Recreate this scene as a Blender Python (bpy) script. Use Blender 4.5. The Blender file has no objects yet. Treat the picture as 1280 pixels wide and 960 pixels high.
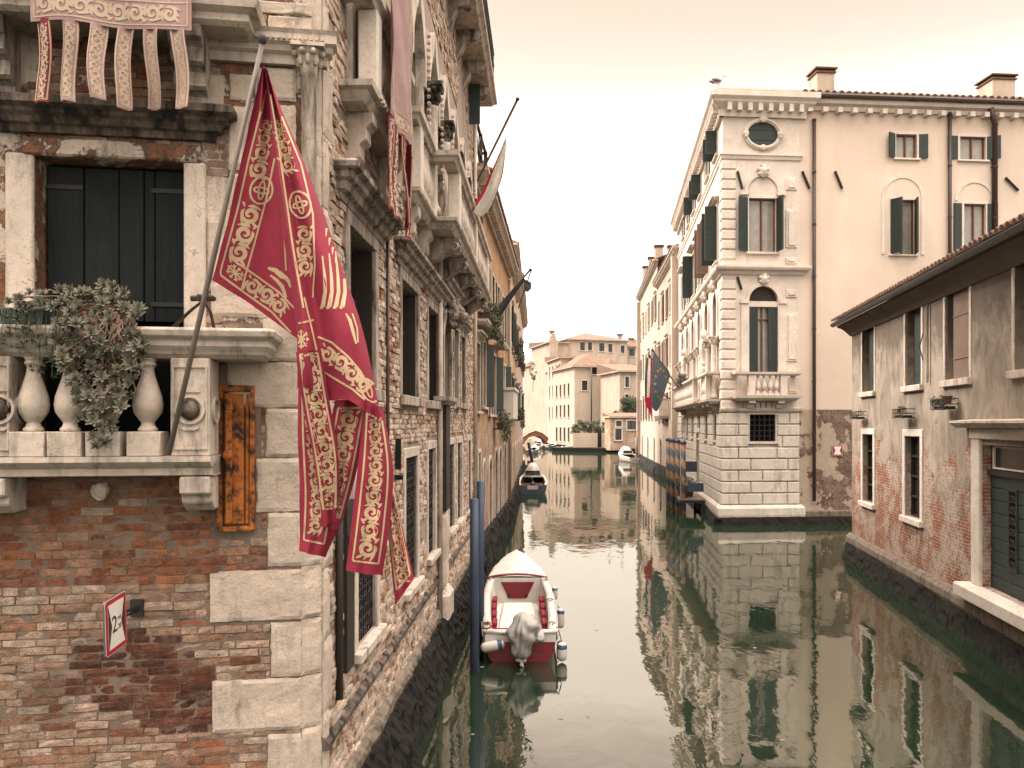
import bpy, bmesh, math, random
from mathutils import Vector, Matrix, noise as mnoise
from mathutils.bvhtree import BVHTree
random.seed(7)
R = math.radians
sc = bpy.context.scene
COL = sc.collection
# ------------------------------------------------------------------ camera
CAMZ = 4.0
cam = bpy.data.cameras.new('camera'); cam_o = bpy.data.objects.new('camera', cam); COL.objects.link(cam_o)
cam.sensor_fit = 'HORIZONTAL'; cam.sensor_width = 36.0; cam.lens = 28.125
cam.shift_y = 50.0 / 1280.0
cam.clip_start = 0.05; cam.clip_end = 3000
cam_o.location = (0, 0, CAMZ); cam_o.rotation_euler = (R(90), 0, 0)
sc.camera = cam_o
# ------------------------------------------------------------------ world
world = bpy.data.worlds.new("World"); sc.world = world; world.use_nodes = True
SUN_EL, SUN_AZ = 38.0, -62.0          # azimuth measured from +Y (ahead), negative = left
def setup_world():
    nt = world.node_tree; nt.nodes.clear()
    out = nt.nodes.new('ShaderNodeOutputWorld'); bg = nt.nodes.new('ShaderNodeBackground')
    sky = nt.nodes.new('ShaderNodeTexSky'); sky.sky_type = 'NISHITA'; sky.sun_disc = False
    sky.sun_elevation = R(SUN_EL); sky.sun_rotation = R(SUN_AZ); sky.dust_density = 6.0; sky.air_density = 1.0
    tc = nt.nodes.new('ShaderNodeTexCoord'); sp = nt.nodes.new('ShaderNodeSeparateXYZ')
    nt.links.new(tc.outputs['Generated'], sp.inputs[0])
    rp = nt.nodes.new('ShaderNodeValToRGB'); nt.links.new(sp.outputs['Z'], rp.inputs[0])
    el = rp.color_ramp.elements
    el[0].position = 0.0; el[0].color = (.58, .52, .455, 1)
    el[1].position = 1.0; el[1].color = (2.55, 2.25, 2.02, 1)
    for p, c in ((.20, (.58, .51, .435)), (.315, (.55, .465, .385)), (.36, (.40, .325, .262)), (.395, (.300, .238, .195)), (.43, (.264, .208, .164)), (.475, (.242, .186, .140)), (.56, (.42, .35, .30)), (.72, (1.8, 1.57, 1.40))):
        e = el.new(p); e.color = (*c, 1)
    # a little duller towards the right
    xr = nt.nodes.new('ShaderNodeMapRange'); xr.inputs[1].default_value = -.1; xr.inputs[2].default_value = .75
    xr.inputs[3].default_value = 1.0; xr.inputs[4].default_value = .90
    nt.links.new(sp.outputs['X'], xr.inputs[0])
    sc10 = nt.nodes.new('ShaderNodeVectorMath'); sc10.operation = 'SCALE'
    nt.links.new(rp.outputs[0], sc10.inputs[0]); 
    m10 = nt.nodes.new('ShaderNodeMath'); m10.operation = 'MULTIPLY'; m10.inputs[1].default_value = 10.0
    nt.links.new(xr.outputs[0], m10.inputs[0]); nt.links.new(m10.outputs[0], sc10.inputs['Scale'])
    mx = nt.nodes.new('ShaderNodeMix'); mx.data_type = 'RGBA'; mx.inputs[0].default_value = .95
    nt.links.new(sky.outputs[0], mx.inputs[6]); nt.links.new(sc10.outputs[0], mx.inputs[7])
    nt.links.new(mx.outputs[2], bg.inputs['Color']); bg.inputs['Strength'].default_value = 0.1
    nt.links.new(bg.outputs[0], out.inputs[0])
setup_world()
sun = bpy.data.lights.new('sun', 'SUN'); sun.energy = 1.5; sun.angle = R(16); sun.color = (1.0, .90, .82)
sun_o = bpy.data.objects.new('sun', sun); COL.objects.link(sun_o)
_sd = Vector((math.sin(R(SUN_AZ))*math.cos(R(SUN_EL)), math.cos(R(SUN_AZ))*math.cos(R(SUN_EL)), math.sin(R(SUN_EL))))
sun_o.rotation_euler = _sd.to_track_quat('Z', 'Y').to_euler(); sun_o.location = (-40, 30, 60)
sc.view_settings.view_transform = 'Standard'; sc.view_settings.look = 'None'
sc.view_settings.exposure = 2.10; sc.view_settings.gamma = 1.0; sc.view_settings.use_curve_mapping = False
sc.render.engine = 'CYCLES'
sc.cycles.use_denoising = True
sc.cycles.max_bounces = 6; sc.cycles.diffuse_bounces = 4; sc.cycles.glossy_bounces = 3
sc.cycles.caustics_reflective = False; sc.cycles.caustics_refractive = False

# ------------------------------------------------------------------ frames and pixel helpers
def px_dir(px, py): return Vector(((px-640)/1000.0, 1.0, (530-py)/1000.0))
def P(px, py, Y):
    d = px_dir(px, py); return Vector((d.x*Y, Y, CAMZ + d.z*Y))
class Frame:
    """A facade: x to the right as seen from outside, z up, y into the wall."""
    def __init__(s, ox, oy, dx, dy):
        s.o = Vector((ox, oy, 0)); s.x = Vector((dx, dy, 0)).normalized(); s.y = Vector((-s.x.y, s.x.x, 0))
        s.M = Matrix((( s.x.x, s.y.x, 0, ox), (s.x.y, s.y.y, 0, oy), (0, 0, 1, 0), (0, 0, 0, 1)))
    def at(s, x, y=0, z=0): return s.M @ Matrix.Translation((x, y, z))
    def pt(s, x, y=0, z=0): return s.M @ Vector((x, y, z))
    def sz(s, px, py, y=0):
        d = px_dir(px, py); o = s.o + s.y*y; n = s.y
        t = (o.dot(n)) / d.dot(n)
        p = d*t - s.o
        return p.dot(s.x), CAMZ + d.z*t
    def sx(s, px, y=0): return s.sz(px, 530, y)[0]
I4 = Matrix.Identity(4)
WM = {}
# ------------------------------------------------------------------ mesh builder
class MB:
    def __init__(s): s.v = []; s.f = []; s.c = []; s.col = None
    def vert(s, p):
        s.v.append(tuple(p)); s.c.append(s.col or (1, 1, 1)); return len(s.v)-1
    def face(s, pts): s.f.append([s.vert(p) for p in pts])
    def box(s, x0, x1, y0, y1, z0, z1, j=0.0, M=None):
        b = len(s.v)
        for z in (z0, z1):
            for x, y in ((x0, y0), (x1, y0), (x1, y1), (x0, y1)):
                p = Vector((x, y, z))
                if j: p += Vector((random.uniform(-j, j), random.uniform(-j, j), random.uniform(-j, j)))
                if M is not None: p = M @ p
                s.vert(p)
        for q in ((0, 3, 2, 1), (4, 5, 6, 7), (0, 1, 5, 4), (1, 2, 6, 5), (2, 3, 7, 6), (3, 0, 4, 7)):
            s.f.append([b+i for i in q])
        return s
    def prism(s, poly, y0, y1, axis='y', M=None):
        """poly: list of 2-D points; axis y: points are (x,z); axis x: points are (y,z); axis z: points are (x,y)."""
        n = len(poly); b = len(s.v)
        for t in (y0, y1):
            for a, c in poly:
                p = Vector((a, t, c) if axis == 'y' else ((t, a, c) if axis == 'x' else (a, c, t)))
                s.vert(M @ p if M is not None else p)
        s.f.append([b+i for i in range(n)]); s.f.append([b+n+i for i in reversed(range(n))])
        for i in range(n):
            k = (i+1) % n; s.f.append([b+i, b+n+i, b+n+k, b+k])
        return s
    def lathe(s, prof, cx=0, cy=0, z0=0, n=16, cap=True, M=None):
        b = len(s.v)
        for r, z in prof:
            for i in range(n):
                a = 2*math.pi*i/n; p = Vector((cx+r*math.cos(a), cy+r*math.sin(a), z0+z)); s.vert(M @ p if M is not None else p)
        for k in range(len(prof)-1):
            for i in range(n):
                j = (i+1) % n; s.f.append([b+k*n+i, b+k*n+j, b+(k+1)*n+j, b+(k+1)*n+i])
        if cap:
            s.f.append([b+i for i in reversed(range(n))]); s.f.append([b+(len(prof)-1)*n+i for i in range(n)])
        return s
    def tube(s, pts, r, n=8):
        pts = [Vector(p) for p in pts]; m = len(pts)
        rr = r if isinstance(r, (list, tuple)) else [r]*m
        b = len(s.v); up = None
        for k, p in enumerate(pts):
            t = (pts[min(k+1, m-1)] - pts[max(k-1, 0)])
            if t.length < 1e-9: t = Vector((0, 0, 1))
            t.normalize()
            if up is None: up = t.orthogonal().normalized()
            a = (up - t*up.dot(t))
            if a.length < 1e-6: a = t.orthogonal()
            a.normalize(); up = a; c = t.cross(a)
            for i in range(n):
                th = 2*math.pi*i/n; s.vert(p + (a*math.cos(th)+c*math.sin(th))*rr[k])
        for k in range(m-1):
            for i in range(n):
                j = (i+1) % n; s.f.append([b+k*n+i, b+k*n+j, b+(k+1)*n+j, b+(k+1)*n+i])
        s.f.append([b+i for i in reversed(range(n))]); s.f.append([b+(m-1)*n+i for i in range(n)])
        return s
    def grid(s, G, flip=False, closeu=False):
        nu = len(G); nv = len(G[0]); b = len(s.v)
        for row in G:
            for p in row: s.vert(p)
        for i in range(nu-1 + (1 if closeu else 0)):
            for j in range(nv-1):
                i2 = (i+1) % nu
                q = [b+i*nv+j, b+i2*nv+j, b+i2*nv+j+1, b+i*nv+j+1]
                s.f.append(q[::-1] if flip else q)
        return s
    def ball(s, c, r, n=8, m=6, amp=0.0, sc_=(1, 1, 1), seed=0.0):
        c = Vector(c); G = []
        for i in range(n):
            row = []
            for j in range(m+1):
                th = 2*math.pi*i/n; ph = math.pi*j/m
                d = Vector((math.sin(ph)*math.cos(th), math.sin(ph)*math.sin(th), math.cos(ph)))
                k = 1 + amp*mnoise.noise(d*1.7 + Vector((seed, seed*2, 0)))
                row.append(c + Vector((d.x*sc_[0], d.y*sc_[1], d.z*sc_[2]))*r*k)
            G.append(row)
        return s.grid(G, closeu=True)
    def mold(s, x0, x1, prof, ends=(True, True)):
        """a cornice: prof = [(d, z)...] outward offsets from the wall; mitred returns at the ends."""
        G = []
        for d, z in prof:
            e0 = d if ends[0] else 0; e1 = d if ends[1] else 0
            G.append([Vector((x0-e0, .02, z)), Vector((x0-e0, -d, z)), Vector((x1+e1, -d, z)), Vector((x1+e1, .02, z))])
        return s.grid(G)
    def build(s, name, mat, parent=None, M=I4, smooth=False, bevel=0, seg=1, merge=True, auto=False, solid=0):
        me = bpy.data.meshes.new(name); me.from_pydata(s.v, [], s.f)
        if any(c != (1, 1, 1) for c in s.c):
            at = me.color_attributes.new('Col', 'FLOAT_COLOR', 'POINT')
            at.data.foreach_set('color', [k for c in s.c for k in (c[0], c[1], c[2], 1.0)])
        if merge and len(s.v) < 60000:
            bm = bmesh.new(); bm.from_mesh(me); bmesh.ops.remove_doubles(bm, verts=bm.verts, dist=1e-5)
            bmesh.ops.recalc_face_normals(bm, faces=bm.faces); bm.to_mesh(me); bm.free()
        if auto:
            me.polygons.foreach_set('use_smooth', [True]*len(me.polygons)); me.set_sharp_from_angle(angle=R(38))
        if smooth:
            me.polygons.foreach_set('use_smooth', [True]*len(me.polygons))
        me.materials.append(mat)
        o = bpy.data.objects.new(name, me); COL.objects.link(o)
        WM[o.name] = M.copy()
        if parent is not None:
            o.parent = parent; o.matrix_local = WM[parent.name].inverted() @ M
        else: o.matrix_world = M
        if bevel:
            b = o.modifiers.new('bevel', 'BEVEL'); b.width = bevel; b.segments = seg; b.limit_method = 'ANGLE'; b.angle_limit = R(40)
        if solid:
            b = o.modifiers.new('solid', 'SOLIDIFY'); b.thickness = solid; b.offset = 0
        return o
def tag(o, label=None, cat=None, group=None, kind=None):
    if label: o['label'] = label
    if cat: o['category'] = cat
    if group: o['group'] = group
    if kind: o['kind'] = kind
    return o
def thing(name, label, cat, M=I4, group=None):
    o = bpy.data.objects.new(name, None); COL.objects.link(o); o.empty_display_size = .2
    o.matrix_world = M; WM[o.name] = M.copy()
    return tag(o, label, cat, group)
def reroot(o, M): o.matrix_world = M; WM[o.name] = M.copy()
def dup(root, M, label=None):
    def cp(o, par):
        c = o.copy(); COL.objects.link(c)
        if par is not None: c.parent = par
        for k in list(o.children): cp(k, c)
        return c
    c = cp(root, None); c.matrix_world = M; WM[c.name] = M.copy()
    if label: c['label'] = label
    return c
def arc(cx, cz, r, a0, a1, n, rz=None):
    rz = rz or r
    return [(cx + r*math.cos(R(a0+(a1-a0)*i/n)), cz + rz*math.sin(R(a0+(a1-a0)*i/n))) for i in range(n+1)]
def fbm(x, y, z=0, o=4):
    return mnoise.fractal(Vector((x, y, z)), 1.0, 2.0, o)

# ------------------------------------------------------------------ materials
class NT:
    def __init__(s, name):
        s.m = bpy.data.materials.new(name); s.m.use_nodes = True; s.t = s.m.node_tree; s.t.nodes.clear()
        s.out = s.t.nodes.new('ShaderNodeOutputMaterial'); s.b = s.t.nodes.new('ShaderNodeBsdfPrincipled')
        s.t.links.new(s.b.outputs[0], s.out.inputs[0]); s._pos = None; s._obj = None
    def new(s, ty, **kw):
        n = s.t.nodes.new(ty)
        for k, v in kw.items():
            if k in n.inputs: s.put(n.inputs[k], v)
            else: setattr(n, k, v)
        return n
    def put(s, sock, v):
        if isinstance(v, bpy.types.NodeSocket): s.t.links.new(v, sock)
        elif isinstance(v, (tuple, list)) and len(v) == 3 and sock.type == 'RGBA': sock.default_value = (*v, 1)
        else: sock.default_value = v
    @property
    def pos(s):
        if s._pos is None: s._pos = s.t.nodes.new('ShaderNodeNewGeometry').outputs['Position']
        return s._pos
    @property
    def obj(s):
        if s._obj is None: s._obj = s.t.nodes.new('ShaderNodeTexCoord').outputs['Object']
        return s._obj
    def scl(s, vec, x, y, z, off=(0, 0, 0)):
        n = s.new('ShaderNodeMapping'); s.put(n.inputs[0], vec); n.inputs[3].default_value = (x, y, z); n.inputs[1].default_value = off
        return n.outputs[0]
    def noise(s, scale, detail=5, rough=.6, vec=None, dist=0.0):
        n = s.new('ShaderNodeTexNoise', Scale=scale, Detail=detail, Roughness=rough, Distortion=dist); s.put(n.inputs['Vector'], vec or s.pos)
        return n.outputs[0]
    def ramp(s, fac, *stops, inter='LINEAR'):
        n = s.new('ShaderNodeValToRGB'); s.put(n.inputs[0], fac); e = n.color_ramp.elements; n.color_ramp.interpolation = inter
        for i, (p, c) in enumerate(stops):
            c = (c, c, c) if isinstance(c, (int, float)) else c
            if i < 2: e[i].position = p; e[i].color = (*c, 1)
            else: k = e.new(p); k.color = (*c, 1)
        return n.outputs[0]
    def mix(s, f, a, b, mode='MIX'):
        n = s.new('ShaderNodeMix'); n.data_type = 'RGBA'; n.blend_type = mode
        s.put(n.inputs[0], f); s.put(n.inputs[6], a if not isinstance(a, tuple) else (*a[:3], 1)); s.put(n.inputs[7], b if not isinstance(b, tuple) else (*b[:3], 1))
        return n.outputs[2]
    def math(s, op, a, b=0.0, clamp=False):
        n = s.new('ShaderNodeMath'); n.operation = op; n.use_clamp = clamp; s.put(n.inputs[0], a); s.put(n.inputs[1], b); return n.outputs[0]
    def mr(s, v, a, b, c=0.0, d=1.0):
        n = s.new('ShaderNodeMapRange'); s.put(n.inputs[0], v)
        for i, q in enumerate((a, b, c, d)): n.inputs[i+1].default_value = q
        return n.outputs[0]
    def bump(s, h, strength=.3, dist=.01, normal=None):
        n = s.new('ShaderNodeBump', Strength=strength, Distance=dist); s.put(n.inputs['Height'], h)
        if normal is not None: s.put(n.inputs['Normal'], normal)
        return n.outputs[0]
    def done(s, color=None, rough=.8, normal=None, metal=0.0, spec=None, **kw):
        if color is not None: s.put(s.b.inputs['Base Color'], color if not isinstance(color, tuple) else (*color, 1))
        s.put(s.b.inputs['Roughness'], rough); s.put(s.b.inputs['Metallic'], metal)
        if spec is not None: s.b.inputs['Specular IOR Level'].default_value = spec
        if normal is not None: s.put(s.b.inputs['Normal'], normal)
        for k, v in kw.items(): s.put(s.b.inputs[k], v)
        return s.m
def stone(name, base, dark=(.07, .055, .045), amount=.5, scale=1.0, bumps=.35, tint=(.30, .20, .13)):
    n = NT(name)
    a = n.noise(2.3*scale, 8, .65); b = n.noise(14*scale, 6, .7); st = n.noise(3.0*scale, 7, .7, n.scl(n.pos, 2.2, 2.2, .45), .3)
    c = n.mix(n.ramp(a, (.30, 0), (.70, 1)), tuple(k*.80 for k in base), tuple(min(1, k*1.12) for k in base))
    c = n.mix(n.math('MULTIPLY', n.ramp(b, (.45, 0), (.75, 1)), .45), c, tint)
    c = n.mix(n.math('MULTIPLY', n.ramp(st, (.62-.22*amount, 0), (.80-.18*amount, 1)), min(1, .55+.4*amount)), c, dark)
    c = n.mix(n.math('MULTIPLY', n.ramp(n.noise(60*scale, 3, .8), (.58, 0), (.68, 1)), .5), c, tuple(k*.3 for k in base))
    cr = n.new('ShaderNodeTexVoronoi', feature='DISTANCE_TO_EDGE', Scale=2.2*scale); n.put(cr.inputs['Vector'], n.new('ShaderNodeVectorMath', operation='ADD').outputs[0]); va = cr.inputs['Vector'].links[0].from_node; n.put(va.inputs[0], n.pos); nz_ = n.new('ShaderNodeTexNoise', Scale=4.0*scale, Detail=5.0); n.put(nz_.inputs['Vector'], n.pos); n.put(va.inputs[1], nz_.outputs['Color'])
    c = n.mix(n.math('MULTIPLY', n.math('MULTIPLY', n.ramp(cr.outputs['Distance'], (.0, 1), (.012, 0)), n.ramp(a, (.50, 0), (.56, 1))), min(1, .3+amount)), c, tuple(k*.22 for k in base))
    h = n.math('ADD', n.math('MULTIPLY', b, .6), n.math('MULTIPLY', n.noise(45*scale, 5, .75), .5))
    return n.done(c, .85, n.bump(h, bumps, .02), spec=.25)
def plaster(name, base, stain=(.25, .20, .16), dirt=.5, scale=1.0, patch=None, bumps=.25):
    n = NT(name)
    a = n.noise(.55*scale, 7, .62); b = n.noise(5*scale, 7, .7); st = n.noise(1.2*scale, 7, .65, n.scl(n.pos, 1.6, 1.6, .22), .4)
    c = n.mix(n.ramp(a, (.32, 0), (.68, 1)), tuple(k*.86 for k in base), tuple(min(1, k*1.08) for k in base))
    c = n.mix(n.math('MULTIPLY', n.ramp(st, (.46, 0), (.74, 1)), dirt), c, stain)
    if patch: c = n.mix(n.ramp(b, (.60, 0), (.64, 1)), c, patch)
    c = n.mix(n.math('MULTIPLY', n.ramp(n.noise(22*scale, 4, .8), (.5, 0), (.8, 1)), .25), c, tuple(k*.5 for k in base))
    return n.done(c, .9, n.bump(n.math('ADD', b, n.noise(30*scale, 4, .7)), bumps, .02), spec=.2)
def brickplaster(name, plast, bricks, lime, lo, hi, dirty=.4, bscale=1.0, bias=.5, edge=.05, top=None):
    """plaster wall that has lost its coat low down: noise mask driven by height (object coords)."""
    n = NT(name)
    sp = n.new('ShaderNodeSeparateXYZ'); n.put(sp.inputs[0], n.obj)
    cb = n.new('ShaderNodeCombineXYZ'); n.put(cb.inputs[0], sp.outputs[0]); n.put(cb.inputs[1], sp.outputs[2])
    wob = n.new('ShaderNodeVectorMath'); wob.operation = 'MULTIPLY_ADD'
    nz = n.new('ShaderNodeTexNoise', Scale=3.0, Detail=3.0); n.put(nz.inputs['Vector'], n.pos)
    n.put(wob.inputs[0], nz.outputs['Color']); wob.inputs[1].default_value = (.03, .03, 0); n.put(wob.inputs[2], cb.outputs[0])
    br = n.new('ShaderNodeTexBrick', Scale=1.0*bscale); n.put(br.inputs['Vector'], wob.outputs[0])
    br.inputs['Brick Width'].default_value = .25; br.inputs['Row Height'].default_value = .068; br.inputs['Mortar Size'].default_value = .009
    br.inputs['Mortar Smooth'].default_value = .3; br.inputs['Bias'].default_value = 0.0
    br.inputs['Color1'].default_value = (*bricks[0], 1); br.inputs['Color2'].default_value = (*bricks[1], 1); br.inputs['Mortar'].default_value = (*lime, 1)
    bc = n.mix(n.ramp(n.noise(9, 6, .7), (.3, 0), (.7, 1)), br.outputs[0], bricks[2], 'MIX')
    bc = n.mix(.5, br.outputs[0], bc)
    bc = n.mix(n.ramp(n.noise(1.7, 8, .7), (.44, 0), (.54, 1)), bc, n.mix(.22, lime, br.outputs[0]))
    bc = n.mix(n.math('MULTIPLY', n.ramp(n.noise(13, 8, .8), (.48, 0), (.62, 1)), .8), bc, tuple(k*.35 for k in bricks[0]))
    pc = n.mix(n.ramp(n.noise(.7, 7, .65), (.32, 0), (.68, 1)), tuple(k*.8 for k in plast), tuple(k*1.1 for k in plast))
    st = n.noise(1.5, 9, .72, n.scl(n.pos, 1.2, 1.2, .7), .7)
    pc = n.mix(n.math('MULTIPLY', n.ramp(st, (.42, 0), (.70, 1)), dirty), pc, tuple(k*.32 for k in plast))
    pc = n.mix(n.math('MULTIPLY', n.ramp(n.noise(24, 5, .8), (.52, 0), (.78, 1)), .4), pc, tuple(k*.5 for k in plast))
    hz = n.mr(sp.outputs[2], lo, hi, 1.0, 0.0)
    mk = n.math('ADD', n.math('MULTIPLY', hz, 1.0), n.math('MULTIPLY', n.math('SUBTRACT', n.noise(1.1, 8, .68), .5), 1.9))
    mask = n.ramp(mk, (bias-edge, 0), (bias+edge, 1))
    c = n.mix(mask, pc, bc)
    if top:   # grey band near the top: darker plaster with eave shade painted in
        tz = n.mr(sp.outputs[2], top[0], top[1], 0.0, 1.0)
        tm = n.ramp(n.math('ADD', tz, n.math('MULTIPLY', n.math('SUBTRACT', n.noise(1.1, 9, .74, n.scl(n.pos, 1, 1, .85), .5), .5), 1.6)), (.38, 0), (.62, 1))
        c = n.mix(n.math('MULTIPLY', tm, .8), c, top[2])
    h1 = n.math('MULTIPLY', n.math('MULTIPLY', n.math('SUBTRACT', 1.0, br.outputs['Fac']), mask), .7)
    h = n.math('ADD', h1, n.math('MULTIPLY', n.math('SUBTRACT', 1.0, mask), 1.2))
    h = n.math('ADD', h, n.math('MULTIPLY', n.noise(26, 5, .75), .55))
    return n.done(c, .92, n.bump(h, .7, .02), spec=.15)
def paint(name, base, wear=(.12, .10, .08), amount=.3, rough=.6, scale=1.0, metal=0.0, spec=.4, bumps=.15):
    n = NT(name)
    a = n.noise(9*scale, 7, .7); b = n.noise(3*scale, 5, .6)
    c = n.mix(n.ramp(b, (.3, 0), (.7, 1)), tuple(k*.82 for k in base), tuple(min(1, k*1.15) for k in base))
    c = n.mix(n.math('MULTIPLY', n.ramp(a, (.70-.25*amount, 0), (.80-.2*amount, 1)), min(1, .3+amount)), c, wear)
    return n.done(c, rough, n.bump(a, bumps, .006), metal, spec)
def brickattr(name, lime=(.30, .245, .20), smear=.35, dirt=.8):
    n = NT(name); at = n.new('ShaderNodeAttribute', attribute_name='Col')
    a = n.noise(17, 8, .75); b = n.noise(1.9, 8, .7); d = n.noise(55, 4, .8)
    c = n.mix(n.ramp(a, (.30, 0), (.70, 1)), n.mix(1.0, at.outputs[0], (.50, .47, .45), 'MULTIPLY'), n.mix(1.0, at.outputs[0], (1.75, 1.66, 1.58), 'MULTIPLY'))
    c = n.mix(n.math('MULTIPLY', n.ramp(n.noise(6, 9, .78, None, .5), (.50, 0), (.58, 1)), smear), c, n.mix(n.ramp(d, (.3, 0), (.7, 1)), tuple(k*.7 for k in lime), lime))
    c = n.mix(n.math('MULTIPLY', n.ramp(b, (.50, 0), (.68, 1)), dirt), c, n.mix(.35, (.045, .034, .027), at.outputs[0]))
    c = n.mix(n.math('MULTIPLY', n.ramp(n.noise(34, 5, .8), (.56, 0), (.64, 1)), .8), c, (.05, .036, .03))
    h = n.math('ADD', n.math('MULTIPLY', a, 1.0), n.math('MULTIPLY', d, .7))
    return n.done(c, .95, n.bump(h, 1.0, .03), spec=.1)
def cloth(name, base, fleck=None, scale=1.0, rough=.75, sheen=.0, trans=0.0):
    n = NT(name)
    w = n.noise(120*scale, 2, .5); c = n.mix(n.ramp(n.noise(6, 4, .6), (.3, 0), (.7, 1)), tuple(k*.85 for k in base), tuple(min(1, k*1.12) for k in base))
    m = n.done(c, rough, n.bump(w, .15, .002), spec=.25)
    if trans:
        tr = n.new('ShaderNodeBsdfTranslucent'); n.put(tr.inputs[0], c); mx = n.new('ShaderNodeMixShader'); mx.inputs[0].default_value = trans
        n.t.links.new(n.b.outputs[0], mx.inputs[1]); n.t.links.new(tr.outputs[0], mx.inputs[2]); n.t.links.new(mx.outputs[0], n.out.inputs[0])
    return m
def leafmat(name, a, b, c=None, attr=True):
    n = NT(name); at = n.new('ShaderNodeAttribute', attribute_name='Col')
    sp = n.new('ShaderNodeSeparateColor'); n.put(sp.inputs[0], at.outputs[0])
    col = n.mix(sp.outputs[0], a, b)
    if c: col = n.mix(sp.outputs[1], col, c)
    return n.done(col, .6, spec=.3)
M_ = {}
M_['istrian'] = stone('istrian_stone', (.52, .45, .38), dark=(.045, .034, .027), amount=.55)
M_['istrian_clean'] = stone('pale_stone', (.58, .52, .45), amount=.14, scale=.7, bumps=.2)
M_['istrian_dark'] = stone('sooty_stone', (.45, .38, .32), dark=(.016, .013, .011), amount=.95)
M_['quoin'] = stone('quoin_stone', (.47, .395, .325), amount=.30, bumps=.9, tint=(.36, .26, .18))
M_['black_stone'] = stone('black_crust_stone', (.15, .12, .098), dark=(.006, .005, .0045), amount=1.15)
M_['plinth'] = stone('plinth_stone', (.16, .13, .10), dark=(.03, .028, .02), amount=.75)
M_['brick'] = brickattr('old_brick')
M_['brick_side'] = brickattr('whitewashed_brick', (.56, .48, .40), .55, .38)
M_['lime'] = plaster('lime_mortar', (.21, .16, .125), stain=(.04, .028, .022), dirt=.65, scale=2.2, patch=(.27, .16, .10), bumps=.8)
M_['lime_side'] = plaster('lime_mortar_side', (.34, .28, .23), stain=(.14, .095, .07), dirt=.6, scale=1.6, patch=(.30, .19, .125), bumps=.9)
M_['render'] = plaster('crumbling_render', (.46, .375, .305), stain=(.17, .095, .06), dirt=.85, scale=2.4, patch=(.22, .12, .075), bumps=1.0)
M_['algae'] = stone('wet_algae', (.009, .008, .006), dark=(.002, .002, .0015), amount=.7, scale=6, bumps=1.0, tint=(.022, .019, .011))
M_['teal_wood'] = paint('teal_wood', (.012, .022, .026), wear=(.07, .066, .055), amount=.30, rough=.75, spec=.15, scale=1.6)
M_['green_shutter'] = paint('green_shutter', (.016, .026, .023), wear=(.05, .055, .05), amount=.2, rough=.6)
M_['brown_shutter'] = paint('brown_shutter', (.15, .10, .075), wear=(.08, .06, .05), amount=.2, rough=.6)
M_['dark_wood'] = paint('dark_wood', (.022, .016, .012), wear=(.06, .045, .03), amount=.2, rough=.65, spec=.25)
M_['red_wood'] = paint('red_brown_frame', (.12, .035, .018), amount=.15, rough=.5)
M_['iron'] = paint('dark_iron', (.016, .014, .013), wear=(.07, .035, .02), amount=.25, rough=.6, metal=.3)
M_['pipe'] = paint('brown_pipe', (.035, .018, .013), amount=.2, rough=.5)
M_['rust'] = paint('rusty_orange_iron', (.36, .115, .024), wear=(.010, .007, .005), amount=1.0, rough=.65, scale=.8, spec=.25, bumps=.4)
def glassm():
    n = NT('dark_glass'); return n.done(n.mix(n.ramp(n.noise(1.2, 3, .5), (.35, 0), (.65, 1)), (.008, .008, .008), (.025, .024, .022)), .06, n.bump(n.noise(1.5, 2), .03, .02), spec=.6)
M_['glass'] = glassm()
M_['curtain'] = paint('curtained_glass', (.25, .235, .20), amount=0, rough=.12, spec=.6)
M_['void'] = NT('dark_interior').done((.008, .007, .006), .9, spec=.05)
M_['pal_stone'] = stone('palace_stone', (.60, .53, .46), dark=(.30, .23, .18), amount=.18, scale=.6, bumps=.12, tint=(.45, .36, .28))
M_['pal_base'] = stone('palace_base_stone', (.56, .50, .43), dark=(.10, .09, .075), amount=.42, scale=.55, bumps=.2, tint=(.36, .30, .24))
M_['pal_plaster'] = plaster('palace_plaster', (.60, .495, .405), stain=(.48, .38, .31), dirt=.45, scale=.5, bumps=.06)
M_['orange'] = brickplaster('orange_plaster_wall', (.42, .255, .15), ((.27, .135, .085), (.33, .19, .12), (.20, .10, .065)), (.46, .37, .29), 1.0, 7.5, dirty=.75, bias=.54)
M_['ochre'] = plaster('ochre_plaster', (.50, .36, .23), stain=(.26, .18, .12), dirt=.5, scale=.8)
M_['beige'] = plaster('beige_plaster', (.43, .345, .275), stain=(.22, .165, .13), dirt=.7, scale=.9)
M_['cream'] = plaster('cream_plaster', (.47, .385, .31), stain=(.30, .235, .185), dirt=.6, scale=.6, bumps=.05)
M_['house'] = brickplaster('grey_plaster_wall', (.315, .262, .208), ((.27, .088, .04), (.28, .125, .07), (.15, .06, .035)), (.40, .34, .285), 1.4, 5.4, dirty=.95, bias=.57, edge=.025, top=(4.6, 7.1, (.10, .08, .063)))
M_['pal_brick'] = brickplaster('palace_brick', (.40, .32, .25), ((.13, .062, .042), (.20, .12, .085), (.085, .046, .032)), (.21, .165, .13), -20, -10, dirty=.3, bias=-1.0)
M_['far_brick'] = brickplaster('far_brick', (.40, .32, .25), ((.40, .20, .11), (.44, .25, .15), (.30, .15, .09)), (.40, .30, .22), -20, -10, bias=-1.0)
M_['tile'] = plaster('terracotta_tile', (.13, .075, .052), stain=(.035, .025, .02), dirt=.8, scale=5, patch=(.20, .13, .09))
M_['far_tile'] = plaster('far_terracotta', (.17, .105, .075), stain=(.10, .062, .045), dirt=.6, scale=1.5)
M_['gutter'] = paint('gutter_metal', (.055, .05, .046), wear=(.11, .09, .075), amount=.3, rough=.45, metal=.5)

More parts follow.
